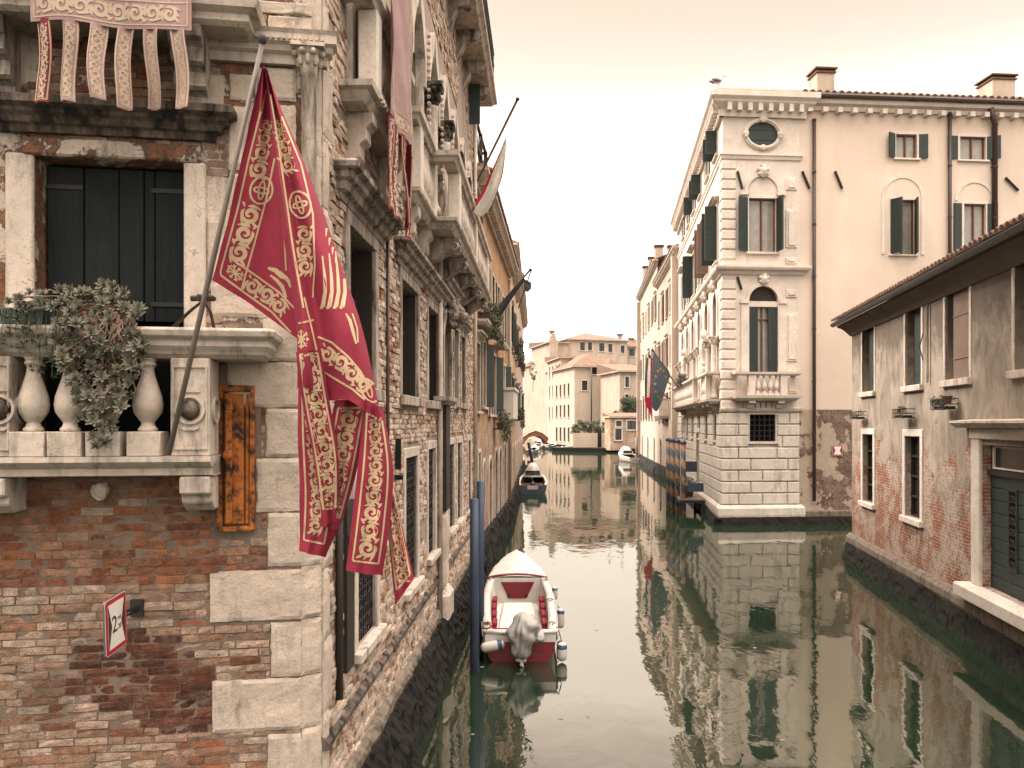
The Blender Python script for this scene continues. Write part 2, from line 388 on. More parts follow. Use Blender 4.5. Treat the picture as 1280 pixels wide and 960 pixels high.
def crumble(name):
    n = NT(name)
    a = n.noise(1.5, 9, .72, None, .6); b = n.noise(6, 8, .75); d = n.noise(40, 5, .8); st = n.noise(2.0, 8, .7, n.scl(n.pos, 2.2, 2.2, .35), .5)
    pale = n.mix(n.ramp(n.noise(2.6, 6, .7), (.32, 0), (.68, 1)), (.42, .34, .275), (.64, .55, .46))
    red = n.mix(n.ramp(b, (.35, 0), (.65, 1)), (.10, .048, .03), (.27, .135, .08))
    m = n.ramp(n.math('ADD', a, n.math('MULTIPLY', n.math('SUBTRACT', b, .5), .35)), (.535, 0), (.555, 1))
    c = n.mix(m, pale, red)
    rim = n.ramp(n.math('ADD', a, n.math('MULTIPLY', n.math('SUBTRACT', b, .5), .35)), (.505, 0), (.53, 1), (.545, 0))
    c = n.mix(n.math('MULTIPLY', rim, .7), c, (.05, .038, .03))
    c = n.mix(n.math('MULTIPLY', n.ramp(st, (.50, 0), (.70, 1)), .75), c, (.06, .045, .035))
    c = n.mix(n.math('MULTIPLY', n.ramp(d, (.54, 0), (.66, 1)), .55), c, (.09, .065, .05))
    h = n.math('ADD', n.math('MULTIPLY', m, -1.2), n.math('ADD', b, n.math('MULTIPLY', d, .5)))
    return n.done(c, .93, n.bump(h, 1.0, .03), spec=.12)
M_['render'] = crumble('crumbling_render')
def oldwood(name, base):
    n = NT(name)
    g = n.noise(9, 8, .75, n.scl(n.pos, 5, 5, .25), .4); w = n.noise(26, 6, .8, n.scl(n.pos, 1, 1, .6)); l = n.noise(1.6, 5, .65)
    c = n.mix(n.ramp(g, (.35, 0), (.65, 1)), tuple(k*.35 for k in base), tuple(k*1.5 for k in base))
    c = n.mix(n.math('MULTIPLY', n.ramp(w, (.66, 0), (.70, 1)), n.ramp(l, (.42, .15), (.6, 1))), c, (.13, .12, .085))
    c = n.mix(n.math('MULTIPLY', n.ramp(l, (.50, 0), (.75, 1)), .6), c, (.022, .02, .013))
    return n.done(c, .75, n.bump(n.math('ADD', g, n.math('MULTIPLY', w, .5)), .6, .01), spec=.2)
M_['teal_wood'] = oldwood('teal_wood', (.005, .0085, .0095))
M_['bridge_brick'] = plaster('bridge_brick', (.26, .12, .075), stain=(.12, .06, .04), dirt=.6, scale=2.0)
# ------------------------------------------------------------------ facade builders
def facade(B, fr, x0, x1, z0, z1, holes, mat, name='wall', thick=.28, arches=(), M=None, base=None):
    """flat wall with real openings; holes [(x0,x1,z0,z1)], arches: indices whose top is a half round."""
    mb = MB()
    xs = sorted({x0, x1, *[min(max(h[i], x0), x1) for h in holes for i in (0, 1)]})
    zs = sorted({z0, z1, *[min(max(h[i], z0), z1) for h in holes for i in (2, 3)]})
    for i in range(len(xs)-1):
        for k in range(len(zs)-1):
            cx, cz = (xs[i]+xs[i+1])/2, (zs[k]+zs[k+1])/2
            if any(h[0] < cx < h[1] and h[2] < cz < h[3] for h in holes): continue
            mb.face([(xs[i], 0, zs[k]), (xs[i+1], 0, zs[k]), (xs[i+1], 0, zs[k+1]), (xs[i], 0, zs[k+1])])
    for n, (a, b, c, d) in enumerate(holes):
        c = max(c, z0); d = min(d, z1)
        mb.face([(a, 0, c), (a, thick, c), (a, thick, d), (a, 0, d)]); mb.face([(b, 0, c), (b, 0, d), (b, thick, d), (b, thick, c)])
        mb.face([(a, 0, c), (b, 0, c), (b, thick, c), (a, thick, c)]); mb.face([(a, 0, d), (a, thick, d), (b, thick, d), (b, 0, d)])
        if n in arches:
            r = (b-a)/2; cx = (a+b)/2; zc = d-r
            L = arc(cx, zc, r, 180, 90, 8); Rr = arc(cx, zc, r, 90, 0, 8)
            mb.prism([(a, d)] + L[::1], 0, thick) ; mb.prism([(b, d)] + Rr[::-1], 0, thick)
    o = mb.build(name, mat, B, M or fr.M, merge=False)
    return o
def rect_ring(mb, a, b, c, d, w, y0, y1, bottom=False):
    mb.box(a-w, a, y0, y1, c, d); mb.box(b, b+w, y0, y1, c, d); mb.box(a-w, b+w, y0, y1, d, d+w)
    if bottom: mb.box(a-w, b+w, y0, y1, c-w, c)
def arch_ring(mb, cx, zc, r, w, y0, y1, a0=0, a1=180, n=16, rz=None):
    rz = rz or r; I = arc(cx, zc, r, a0, a1, n, rz); O = arc(cx, zc, r+w, a0, a1, n, rz+w)
    for i in range(n): mb.prism([I[i], O[i], O[i+1], I[i+1]], y0, y1)
def shutter_leaf(mb, w, h, t=.045, planks=0, louvre=True):
    """leaf with its hinge on the z axis, spreading to +x."""
    mb.box(0, w, -t, 0, 0, h)
    s = min(.07, w*.16)
    if louvre:
        n = max(2, int(h/.09))
        for i in range(n):
            z = h*.05 + (h*.9)*i/n; mb.box(s, w-s, -t-.012, -t, z, z+h*.9/n*.62)
    for z in (0.0, h*.5-s*.5, h-s): mb.box(.002, w-.002, -t-.018, -t, z+.002, z+s-.002)
    mb.box(0.002, s, -t-.017, -t, s, h-s); mb.box(w-s, w-.002, -t-.017, -t, s, h-s)
def window(B, fr, a, b, c, d, sm, fm='dark_wood', glass='glass', ring=.12, proud=.04, sill=.08, arch=False, mull=1, trans=1,
           shut=None, shm='green_shutter', grille=None, depth=.16, louvre=True, name='window', hood=None, label=None, bars=.012, half=False):
    """window > stone surround (own mesh), frame, pane, sill, shutter, grille. shut = (left angle, right angle) or None per side, 0 = closed, 180 = flat on the wall."""
    w = b-a; h = d-c; cx = (a+b)/2; M = fr.at(cx, 0, c); hw = w/2; zt = h-hw if arch else h
    mb = MB()
    if arch:
        mb.box(-hw-ring, -hw, -proud, .05, 0, zt); mb.box(hw, hw+ring, -proud, .05, 0, zt); arch_ring(mb, 0, zt, hw, ring, -proud, .05)
    else: rect_ring(mb, -hw, hw, 0, h, ring, -proud, .05)
    W = mb.build(name, M_[sm], B, M, bevel=.008)
    if label: W['label'] = label
    if sill:
        MB().box(-hw-ring-.03, hw+ring+.03, -proud-.07, .1, -sill, -.002).build('sill', M_[sm], W, M, bevel=.01)
    e = .05
    f = MB(); y0, y1 = depth-.03, depth+.03
    f.box(-hw, -hw+e, y0, y1, 0, h); f.box(hw-e, hw, y0, y1, 0, h); f.box(-hw+e, hw-e, y0, y1, h-e, h); f.box(-hw+e, hw-e, y0, y1, 0, e)
    for i in range(mull): x = -hw + w*(i+1)/(mull+1); f.box(x-.028, x+.028, y0-.008, y1, e, h-e)
    for i in range(trans): z = h*(i+1)/(trans+1) if trans > 1 else h*.62; f.box(-hw+e, hw-e, y0-.004, y1, z-.022, z+.022)
    f.build('frame', M_[fm], W, M)
    MB().box(-hw, hw, depth+.035, depth+.05, 0, h).build('pane', M_[glass], W, M)
    if shut:
        for sd, ang in ((-1, shut[0]), (1, shut[1])):
            if ang is None: continue
            lf = MB(); shutter_leaf(lf, hw-.01, zt if arch else h, louvre=louvre)
            if sd < 0: L = M @ Matrix.Translation((-hw, -.005, .01)) @ Matrix.Rotation(-R(ang), 4, 'Z')
            else: L = M @ Matrix.Translation((hw, -.005, .01)) @ Matrix.Rotation(R(ang), 4, 'Z') @ Matrix.Scale(-1, 4, (1, 0, 0))
            lf.v = [tuple(L @ Vector(p)) for p in lf.v]
            MI = M.inverted(); lf.v = [tuple(MI @ Vector(p)) for p in lf.v]
            lf.build('shutter', M_[shm], W, M)
    if grille:
        g = MB(); n = max(3, int(w/grille)); m = max(3, int(h/grille))
        for i in range(n+1): x = -hw+w*i/n; g.box(x-bars, x+bars, .03, .03+2*bars, 0, h)
        for i in range(m+1): z = h*i/m; g.box(-hw, hw, .028, .026+2*bars, z-bars*.8, z+bars*.8)
        g.build('grille', M_['iron'], W, M)
    if hood:
        MB().mold(-hw-ring-.06, hw+ring+.06, [(.0, h+ring+.004), (.04, h+ring+.004), (.06, h+ring+.05), (hood*.6, h+ring+.07), (hood*.7, h+ring+.12), (hood, h+ring+.14), (hood, h+ring+.2), (0, h+ring+.22)]).build('hood', M_[sm], W, M)
    return W
def hit(rects, x, z): return any(r[0] < x < r[1] and r[2] < z < r[3] for r in rects)
def brick_field(B, fr, x0, x1, z0, z1, holes, colf, name='brickwork', bw=.235, bh=.058, j=.009, proud=.010, seed=1, wob=.004, bmat='brick'):
    rnd = random.Random(seed); mb = MB(); z = z0; row = 0
    while z < z1:
        h = bh*rnd.uniform(.9, 1.08); x = x0 - rnd.uniform(0, .04) - (bw*.5 if row % 2 else 0)
        zz = z
        while x < x1:
            w = (bw if rnd.random() > .28 else bw*.5)*rnd.uniform(.9, 1.1)
            a, b = max(x, x0), min(x+w, x1); x += w + j
            if b-a < .03: continue
            dz = .012*fbm(a*.7, zz*.5, seed)   # wavy courses
            cz = zz+h/2
            skip = False
            for r in holes:
                if r[2]-.004 < cz < r[3]+.004:
                    if r[0] <= a and b <= r[1]: skip = True; break
                    if a < r[0] < b: b = r[0]-.003
                    if a < r[1] < b: a = r[1]+.003
            if skip or b-a < .03: continue
            c = colf((a+b)/2, cz, rnd)
            if c is None: continue
            mb.col = c[:3]; p = proud*rnd.uniform(.15, 1.45)*(c[3] if len(c) > 3 else 1); base = len(mb.v)
            nx, nz = (3, 2); tilt = rnd.uniform(-.004, .004); so = rnd.uniform(0, 99)
            for i in range(nx+1):
                for k in range(nz+1):
                    ed = (i in (0, nx)) or (k in (0, nz)); cn = (i in (0, nx)) and (k in (0, nz))
                    xx = a+(b-a)*i/nx + (rnd.uniform(-wob, wob) if ed else 0); zq = zz+dz+h*k/nz + (rnd.uniform(-wob, wob)*.8 if ed else 0)
                    if cn: xx += (.004 if i == 0 else -.004)*rnd.random(); zq += (.004 if k == 0 else -.004)*rnd.random()
                    dd = -p + tilt*(i-1.5) + (.006*rnd.random() if ed else 0) - .004*mnoise.noise(Vector((xx*22, zq*30, so)))
                    mb.vert((xx, min(dd, .003), zq))
            for i in range(nx):
                for k in range(nz): q = base+i*(nz+1)+k; mb.f.append([q, q+nz+1, q+nz+2, q+1])
            rim = [i*(nz+1) for i in range(nx+1)] + [nx*(nz+1)+k for k in range(1, nz+1)] + [i*(nz+1)+nz for i in range(nx-1, -1, -1)] + [k for k in range(nz-1, 0, -1)]
            bb = []
            for r_ in rim: v = mb.v[base+r_]; bb.append(mb.vert((v[0], .006, v[2])))
            for i in range(len(rim)): k2 = (i+1) % len(rim); mb.f.append([base+rim[k2], base+rim[i], bb[i], bb[k2]])
        z += h + j; row += 1
    return mb.build(name, M_[bmat], B, fr.M, merge=False, smooth=False)
def rough_block(B, fr, a, b, c, d, proud=.03, mat='quoin', name='quoin_stone', seed=0, g=.008, n=(9, 6), amp=.012, M=None):
    """dressed stone with a worn, uneven face; the joint around it stays open by g."""
    a += g; b -= g; c += g; d -= g; G = []; nx, nz = n
    for i in range(nx+1):
        row = []
        for k in range(nz+1):
            u, v = i/nx, k/nz; ex = min(u, 1-u)*(b-a); ez = min(v, 1-v)*(d-c); e = min(1, min(ex, ez)/.014)
            p = proud*(.45+.55*e**.5) + amp*e*fbm((a+(b-a)*u)*3.1, (c+(d-c)*v)*3.1, seed*3.7)
            x = a+(b-a)*u + (0 if 0 < i < nx else .009*fbm((c+(d-c)*v)*11, seed)); z = c+(d-c)*v + (0 if 0 < k < nz else .009*fbm((a+(b-a)*u)*11, seed+5))
            row.append(Vector((x, -p, z)))
        G.append(row)
    mb = MB(); mb.grid(G)
    for seq in ([G[i][0] for i in range(nx+1)], [G[nx][k] for k in range(nz+1)], [G[i][nz] for i in range(nx, -1, -1)], [G[0][k] for k in range(nz, -1, -1)]):
        mb.grid([[p, Vector((p.x, .01, p.z))] for p in seq])
    return mb.build(name, M_[mat], B, fr.M, smooth=False)
BAL = [(.62, 0), (.66, .04), (.50, .07), (.42, .12), (.62, .17), (.92, .26), (1.0, .36), (.93, .47), (.70, .62), (.48, .76), (.40, .86), (.46, .89), (.60, .92), (.46, .95), (.62, 1.0)]
def baluster(mb, x, y, z0, h, r, block=.22, n=16, plinth=True):
    bz = h*block if plinth else 0
    if plinth: mb.box(x-r*1.10, x+r*1.10, y-r*1.10, y+r*1.10, z0, z0+bz)
    mb.lathe([(r*a, (h-bz)*t) for a, t in BAL], x, y, z0+bz, n)
def scroll_bracket(mb, x0, x1, out, z1, drop, steps=3):
    """console under a balcony: prism whose side profile steps in wavy scrolls; y outward is negative."""
    pts = [(0.02, z1), (-out, z1)]
    for k in range(steps):
        y = -out*(1-(k)/steps); yn = -out*(1-(k+1)/steps); z = z1 - drop*(k+.55)/steps; zn = z1-drop*(k+1)/steps
        pts += [(y*.99, z+drop*.10/steps), (y*.96-.01, z), (y*.86, z-drop*.16/steps), (yn*.35+y*.65, z-drop*.10/steps), (yn, zn+drop*.12/steps)]
    pts += [(0.02, z1-drop)]
    mb.prism(pts, x0, x1, 'x')

# ------------------------------------------------------------------ left palazzo
F = Frame(-1.7126, 6.487, 1, .15); S = Frame(-1.571, 6.6, .04, 1)
palazzo = thing('palazzo', 'weathered brick and stone palazzo with carved balconies filling the left side', 'palazzo', F.M)
def fr_rect(fr, p0, p1, q0, q1, y=0):
    """x from the left/right pixel columns, z from the rows measured at the middle column."""
    xa = fr.sx(p0, y); xb = fr.sx(p1, y); pm = (p0+p1)/2
    return xa, xb, fr.sz(pm, q1, y)[1], fr.sz(pm, q0, y)[1]
door = fr_rect(F, 44, 230, 200, 590)
zsplit = F.sz(200, 402)[1]
facade(palazzo, F, -6, 0, -1.0, zsplit, [door], M_['lime'], 'front_wall')
facade(palazzo, F, -6, 0, zsplit, 11, [door], M_['render'], 'front_wall')
quoins = []
for q in ((328, 384, 398, 452), (284, 384, 452, 510), (332, 384, 510, 572), (320, 384, 572, 640), (334, 384, 640, 708), (262, 384, 712, 776), (338, 384, 777, 846), (265, 384, 848, 914), (334, 384, 916, 990), (262, 384, 992, 1060), (338, 384, 1062, 1140)):
    a, b, c, d = fr_rect(F, *q); b = 0.012; quoins.append((a, b, c, d))
for i, r in enumerate(quoins): rough_block(palazzo, F, *r, proud=.018, seed=i, n=(22, 14), g=.005, amp=.016)
stones = []
for i, q in enumerate(((262, 336, 352, 398), (286, 318, 92, 128), (284, 312, 132, 215), (286, 330, 216, 262), (318, 372, 84, 128), (326, 372, 130, 200), (322, 374, 202, 290), (300, 372, 264, 348), (258, 282, 92, 140), (270, 392, 0, 18), (270, 330, 20, 44), (334, 392, 20, 44), (258, 283, 270, 350))):
    r = fr_rect(F, *q); stones.append(r); rough_block(palazzo, F, *r, proud=.022, seed=20+i, mat='quoin', name='facing_stone', g=.012, amp=.02, n=(12, 10))
# chamfered corner strip carrying on the quoins, one block per course
Cc = Frame(-1.7126, 6.487, .1416, .113)
zc = [-1, .35, 1.0, 1.55] + [q[2] for q in sorted(quoins, key=lambda r: r[2])[3:]] + [zsplit+.05, 5.5, 6.2, 7.0, 7.6, 8.4, 9.2, 11]
zc = sorted(z for i, z in enumerate(zc))
zc = [z for i, z in enumerate(zc) if i == 0 or z-zc[i-1] > .12]
for i in range(len(zc)-1): rough_block(palazzo, Cc, 0.0, .181, zc[i], zc[i+1], proud=.016, seed=50+i, name='corner_stone', g=.003, n=(6, 12), amp=.014)
# corner column and string course
a, b, c, d = fr_rect(F, 374, 394, 98, 420)
col = MB(); col.lathe([(.085, 0), (.085, .04), (.07, .07), (.064, .12), (.062, (d-c)*.5), (.058, d-c-.02), (.07, d-c), (.062, d-c+.02)], (a+b)/2+.02, -.06, c, 20)
cc = col.build('corner_column', M_['istrian_dark'], palazzo, F.M, smooth=True)
cap = MB(); cap.lathe([(.062, 0), (.07, .03), (.075, .06), (.095, .12), (.12, .17)], (a+b)/2+.02, -.06, d+.015, 12); cap.box((a+b)/2-.11, (a+b)/2+.15, -.19, .05, d+.185, d+.215)
for i in range(8):
    t = 2*math.pi*i/8; cap.ball(((a+b)/2+.02+.085*math.cos(t), -.06+.085*math.sin(t), d+.10), .030, 6, 5, sc_=(.8, .8, 1.5)); cap.ball(((a+b)/2+.02+.115*math.cos(t+.4), -.06+.115*math.sin(t+.4), d+.155), .026, 6, 5)
cap.build('capital', M_['istrian'], cc, F.M)
a, b, c, d = fr_rect(F, 268, 404, 44, 82)
sm = MB(); sm.mold(a, .16, [(0, c), (.05, c), (.055, c+.07), (.09, c+.09), (.10, c+.13), (.13, c+.15), (.13, d-.03), (.15, d), (0, d+.01)])
i = a
while i < .2: sm.box(i, i+.022, -.152, -.12, c+.16, c+.185); i += .042
sm.build('string_course', M_['istrian'], palazzo, F.M)
# ---- front door with its stone jambs, planked shutters
dw = fr_rect(F, 44, 230, 200, 590)
j = MB(); lj = fr_rect(F, 8, 42, 192, 590); rj = fr_rect(F, 232, 258, 206, 590); lt = fr_rect(F, 30, 252, 178, 199)
j.box(lj[0], dw[0]-.003, -.03, .2, lj[2], lj[3]); j.box(dw[1]+.003, rj[1], -.03, .2, rj[2], dw[3]+.002)
dr = j.build('door', M_['istrian'], palazzo, F.at(0, 0, 0), bevel=.012)
j = MB(); j.box(lt[0], lt[1], -.045, .2, dw[3]+.004, lt[3]); j.build('lintel', M_['render'], dr, F.M, bevel=.015)
for k, (u0, u1) in enumerate(((0, .235), (.24, .51), (.515, .70), (.705, .80), (.805, 1))):
    pass
xs = [dw[0]+.02+(dw[1]-dw[0]-.04)*t for t in (0, .26, .51, .69, .77, 1)]
for half, rng in (('shutter', (0, 1)), ('shutter', (2, 3, 4))):
    p = MB()
    for k in rng: p.box(xs[k]+.004, xs[k+1]-.004, .16+.006*(k % 2), .20, dw[2], dw[3]-.02)
    sh = p.build(half, M_['teal_wood'], dr, F.M, bevel=.006)
    hb = MB(); x0, x1 = (xs[0], xs[0]+.27) if rng[0] == 0 else (xs[5]-.27, xs[5])
    for z in (dw[3]-.20, 4.95): hb.box(x0, x1, .148, .16, z, z+.035)
    hb.build('hinge_strap', M_['iron'], sh, F.M)
MB().box(dw[0], dw[1], .24, .26, dw[2], dw[3]).build('backing', M_['void'], dr, F.M)
# ---- sooty ledge over the door, upper balcony
le = fr_rect(F, -60, 262, 138, 178)
MB().mold(-3.4, F.sx(262), [(0, le[2]+.05), (.05, le[2]+.05), (.06, le[2]+.10), (.10, le[2]+.11), (.12, le[2]+.15), (.16, le[2]+.17), (.16, le[2]+.20), (.22, le[2]+.22), (.22, le[2]+.27), (.19, le[2]+.29), (0, le[2]+.31)]).build('ledge', M_['black_stone'], palazzo, F.M)
ub = MB(); zb = 7.02; xr = F.sx(250, -.35)
ub.mold(-4.2, xr-.02, [(0, zb), (.34, zb), (.38, zb+.03), (.38, zb+.08), (.44, zb+.11), (.46, zb+.17), (0, zb+.18)])
UB = ub.build('upper_balcony', M_['istrian'], palazzo, F.M); 
pr = MB(); pr.box(-4.2, xr+.02, -.44, -.32, zb+.18, zb+1.05); pr.build('parapet', M_['istrian'], UB, F.M)
for x in (F.sx(5), F.sx(244), -3.7):
    br = MB(); scroll_bracket(br, x-.12, x+.12, .36, zb-.005, .62, 4); br.build('bracket', M_['istrian_dark'], UB, F.M)
# ---- balcony in front of the door
By = -.40; bz0 = F.sz(120, 597, By)[1]; bz1 = F.sz(120, 571, By)[1]; rz0 = F.sz(120, 446, By)[1]; rz1 = F.sz(120, 408, By)[1]
xR = F.sx(264, By)
slab = MB().mold(-4.0, xR, [(0, bz0), (-By-.10, bz0), (-By-.06, bz0+.03), (-By-.05, bz0+.06), (-By, bz0+.09), (-By+.03, bz1-.04), (-By+.03, bz1), (0, bz1)], ends=(True, False))
slab.box(-4.0, xR, By+.05, .01, bz0+.01, bz1-.01)
BL = slab.build('balcony', M_['istrian'], palazzo, F.M, bevel=.006)
rail = MB().mold(-4.0, xR, [(0, rz0), (-By-.06, rz0), (-By-.02, rz0+.03), (-By-.01, rz0+.05), (-By+.02, rz0+.09), (-By+.02, rz0+.13), (-By+.06, rz0+.16), (-By+.07, rz1-.02), (-By+.05, rz1), (0, rz1)])
rail.build('rail', M_['istrian'], BL, F.M, bevel=.005)
for px in (42, 88, 135, 185, -30, -75):
    x = F.sx(px, By+.10); mb = MB(); baluster(mb, x, By+.10, bz1+.002, rz0-bz1-.004, .108, .25, 28); mb.build('baluster', M_['istrian'], BL, F.M, auto=True, bevel=.006)
for (pa, pb) in ((213, 262), (-14, 12)):
    a, b = F.sx(pa, By), F.sx(pb, By); mb = MB(); mb.box(a, b, By, By+.32, bz1+.002, rz0-.002)
    rr = MB()
    ped = mb.build('pedestal', M_['istrian'], BL, F.M, bevel=.008)
    cx, cz = (a+b)/2, (bz1+rz0)/2-.02
    rr = MB(); w = (b-a)*.40
    rr.box(cx-w-.012, cx-w, By-.012, By+.01, bz1+.05, rz0-.06); rr.box(cx+w, cx+w+.012, By-.012, By+.01, bz1+.05, rz0-.06)
    rr.box(cx-w, cx+w, By-.012, By+.01, bz1+.05, bz1+.062); rr.box(cx-w, cx+w, By-.012, By+.01, rz0-.072, rz0-.06)
    arch_ring(rr, cx, cz, .09, .02, By-.022, By+.01, 0, 360, 24)
    for t in range(2):
        s_ = 1 if t else -1
        rr.prism([(cx-.07, cz+s_*.13), (cx+.07, cz+s_*.13), (cx+.04, cz+s_*.155), (cx-.04, cz+s_*.155)], By-.016, By+.01)
    rr.build('panel_moulding', M_['istrian'], ped, F.M)
    MB().ball((cx, By+.015, cz), .078, 16, 10, amp=.1).build('roundel', M_['black_stone'], ped, F.M, smooth=True)
    mm = MB(); arch_ring(mm, 0, 0, .085, .02, -.022, .01, 0, 360, 24)
    mm.v = [(b + (-p[1]), By+.16+p[0], cz+p[2]) for p in mm.v]; mm.build('panel_moulding', M_['istrian'], ped, F.M)
for px in (240, -20):
    x = F.sx(px, By); bk = MB(); z = bz0-.003
    bk.prism([(0.02, z), (By+.03, z), (By+.03, z-.13), (By+.10, z-.15), (By+.10, z-.20), (By+.22, z-.27), (0.02, z-.27)], x-.10, x+.12, 'x'); bk.build('bracket', M_['istrian'], BL, F.M, bevel=.012)
bx, bzz = F.sz(130, 613); kb = MB(); kb.ball((bx, -.06, bzz), .07, 9, 7, amp=.4, sc_=(1, .9, .9)); kb.build('stone_boss', M_['quoin'], palazzo, F.M)
# ---- brickwork of the front
cabr = fr_rect(F, 264, 326, 478, 668)
fh = quoins + [door, cabr, (F.sx(-5), F.sx(268), bz0, 12)]
def zone(px, py): return F.sz(px, py)
RED = ((.30, .125, .064), (.23, .095, .055), (.29, .145, .085), (.20, .09, .058), (.29, .17, .11))
PALE = ((.37, .265, .20), (.41, .31, .245), (.33, .215, .155), (.44, .35, .28), (.31, .18, .12))
WASH = ((.54, .455, .38), (.57, .485, .41), (.50, .415, .345), (.47, .375, .305), (.59, .51, .43))
DARK = ((.105, .042, .028), (.13, .052, .034), (.085, .038, .028), (.15, .065, .042))
dcx, dcz = zone(190, 850)
pz = zone(100, 735)[1]
def front_col(x, z, r):
    n1 = fbm(x*1.2, z*1.2, 3.3); dk = ((x-dcx)/.62)**2 + ((z-dcz-.12*math.sin(x*3))/.38)**2
    if dk + n1*.5 < 1.0 : c = r.choice(DARK)
    elif z > pz + .1*n1: c = r.choice(RED) if r.random() < .80+.4*n1 else r.choice(PALE)
    else:
        k = .90 + .5*n1; c = r.choice(PALE) if r.random() < k else r.choice(RED)
    f = r.uniform(.82, 1.12); return (c[0]*f, c[1]*f, c[2]*f)
brick_field(palazzo, F, -3.2, 0, .9, bz0-.02, fh, front_col, seed=3)
def upper_col(x, z, r):
    n1 = fbm(x*1.6, z*1.6, 8.1)
    if n1 < .02: return None
    c = r.choice(RED[:3]) if n1 > .30 and r.random() < .6 else r.choice(PALE); f = r.uniform(.8, 1.1); return (c[0]*f, c[1]*f, c[2]*f, .8)
brick_field(palazzo, F, -3.2, 0, bz0, 8, quoins+stones+[cabr, (lj[0], rj[1], bz0, lt[3]), (-3.3, F.sx(266), le[2]+.03, le[3]), (F.sx(266), .2, c, d)], upper_col, seed=9)
# ------------------------------------------------------------------ long canal side of the palazzo
def sy(px, d=0.0): return (1.835-d)/(.04-(px-640)/1000.0) - 6.6      # distance along the side wall
W1, W2, W3 = (.85, 2.0, 4.37, 5.86), (3.6, 4.9, 4.37, 5.86), (5.95, 7.1, 4.37, 5.86)
W5a, W5b = (9.6, 10.4, 4.45, 5.95), (11.0, 11.9, 4.45, 5.95)
W4 = (7.85, 8.95, 4.45, 6.0)
G = [(1.2, 2.1, 1.8, 3.55), (3.9, 4.9, 1.8, 3.55), (5.95, 6.8, 1.9, 3.6), (8.75, 9.6, 1.95, 3.6), (10.2, 11.1, 1.95, 3.6), (12.6, 13.3, 1.9, 3.6)]
UPW = [(.95, 2.0, 7.1, 9.6)] + [(4.1+1.55*i, 5.15+1.55*i, 7.05, 9.9) for i in range(6)]
holes = [W1, W2, W3, W4, W5a, W5b] + G + UPW
facade(palazzo, S, 0, 14.3, -1, 15.5, holes, M_['lime_side'], 'side_wall', arches=[3])
def side_col(x, z, r):
    n1 = fbm(x*.45, z*.8, 5.0); n2 = fbm(x*1.7, z*2.4, 1.0)
    if n1 + .35*n2 > .62 and z > 1.5: return None
    c = r.choice(RED) if r.random() < .03+.30*max(0, n2-.15) else (r.choice(WASH) if r.random() < .78 else r.choice(PALE))
    f = r.uniform(.85, 1.18); return (c[0]*f, c[1]*f, c[2]*f, 1.2)
sh = [(h[0]-.16, h[1]+.16, h[2]-.12, h[3]+.18) for h in holes] + [(-.1, .25, z, z+.3) for z in (1.0, 1.6, 2.2, 2.8, 3.4, 4.0, 4.6, 5.2, 5.8, 6.4, 7, 7.6)] + [(7.05, 7.8, 0, 4.5)]
brick_field(palazzo, S, .02, 14.25, .75, 7.0, sh, side_col, seed=21, proud=.020, bmat='brick_side')
brick_field(palazzo, S, .02, 14.25, 7.0, 15, sh+[(3.2, 14, 7, 10.6)], lambda x, z, r: None if fbm(x*.6, z*.6, 2) > .05 else side_col(x, z, r), seed=22, proud=.014, bmat='brick_side')
for i, z in enumerate((1.0, 1.6, 2.2, 2.8, 3.4, 4.0, 4.6, 5.2, 5.8, 6.4, 7.0, 7.6)):
    rough_block(palazzo, S, 0.0, .16+.14*(i % 2), z, z+.6, proud=.028, seed=80+i, name='corner_stone', g=.006, n=(5, 8), amp=.012)
for k, wq in enumerate((W1, W2, W3)):
    w = window(palazzo, S, *wq, 'istrian_dark', 'dark_wood', 'void', ring=.14, proud=.035, sill=.13, mull=1, trans=1, depth=.2, label=None)
    MB().mold(-(wq[1]-wq[0])/2-.34, (wq[1]-wq[0])/2+.34, [(0, 1.63), (.04, 1.63), (.05, 1.68), (.10, 1.70), (.12, 1.76), (.17, 1.78), (.18, 1.83), (.24, 1.85), (.25, 1.89), (.22, 1.92), (0, 1.94)]).build('hood', M_['istrian_dark'], w, S.at((wq[0]+wq[1])/2, 0, wq[2]))
    MB().box((wq[0]-wq[1])/2+.02, (wq[0]-wq[1])/2+.3, .03, .15, .02, 1.47).build('shutter', M_['teal_wood'], w, S.at((wq[0]+wq[1])/2, 0, wq[2]))
    MB().box((wq[1]-wq[0])/2-.035, (wq[1]-wq[0])/2-.003, .012, .19, .01, 1.47).build('shutter', M_['dark_wood'], w, S.at((wq[0]+wq[1])/2, 0, wq[2]))  # dark board added over the far reveal so it reads as shaded
for wq in (W5a, W5b):
    window(palazzo, S, *wq, 'istrian_dark', 'dark_wood', 'void', ring=.12, proud=.03, sill=.12, depth=.2, hood=.16)
for wq in G:
    w = window(palazzo, S, *wq, 'istrian', 'dark_wood', 'void', ring=.13, proud=.03, sill=.10, mull=0, trans=0, grille=.10, depth=.2, bars=.008)
    # wrought scrollwork between the bars
    g = MB(); hw = (wq[1]-wq[0])/2; h = wq[3]-wq[2]
    for i in range(4):
        for k in range(7):
            cx = -hw+(i+.5)*2*hw/4; cz = h*(k+.5)/7
            g.tube([(cx+.07*math.cos(t*.9), .035, cz+.09*math.sin(t*.9)*(1-.06*t)) for t in range(8)], .009, 5)
    g.build('grille_scroll', M_['iron'], w, S.at((wq[0]+wq[1])/2, 0, wq[2]))
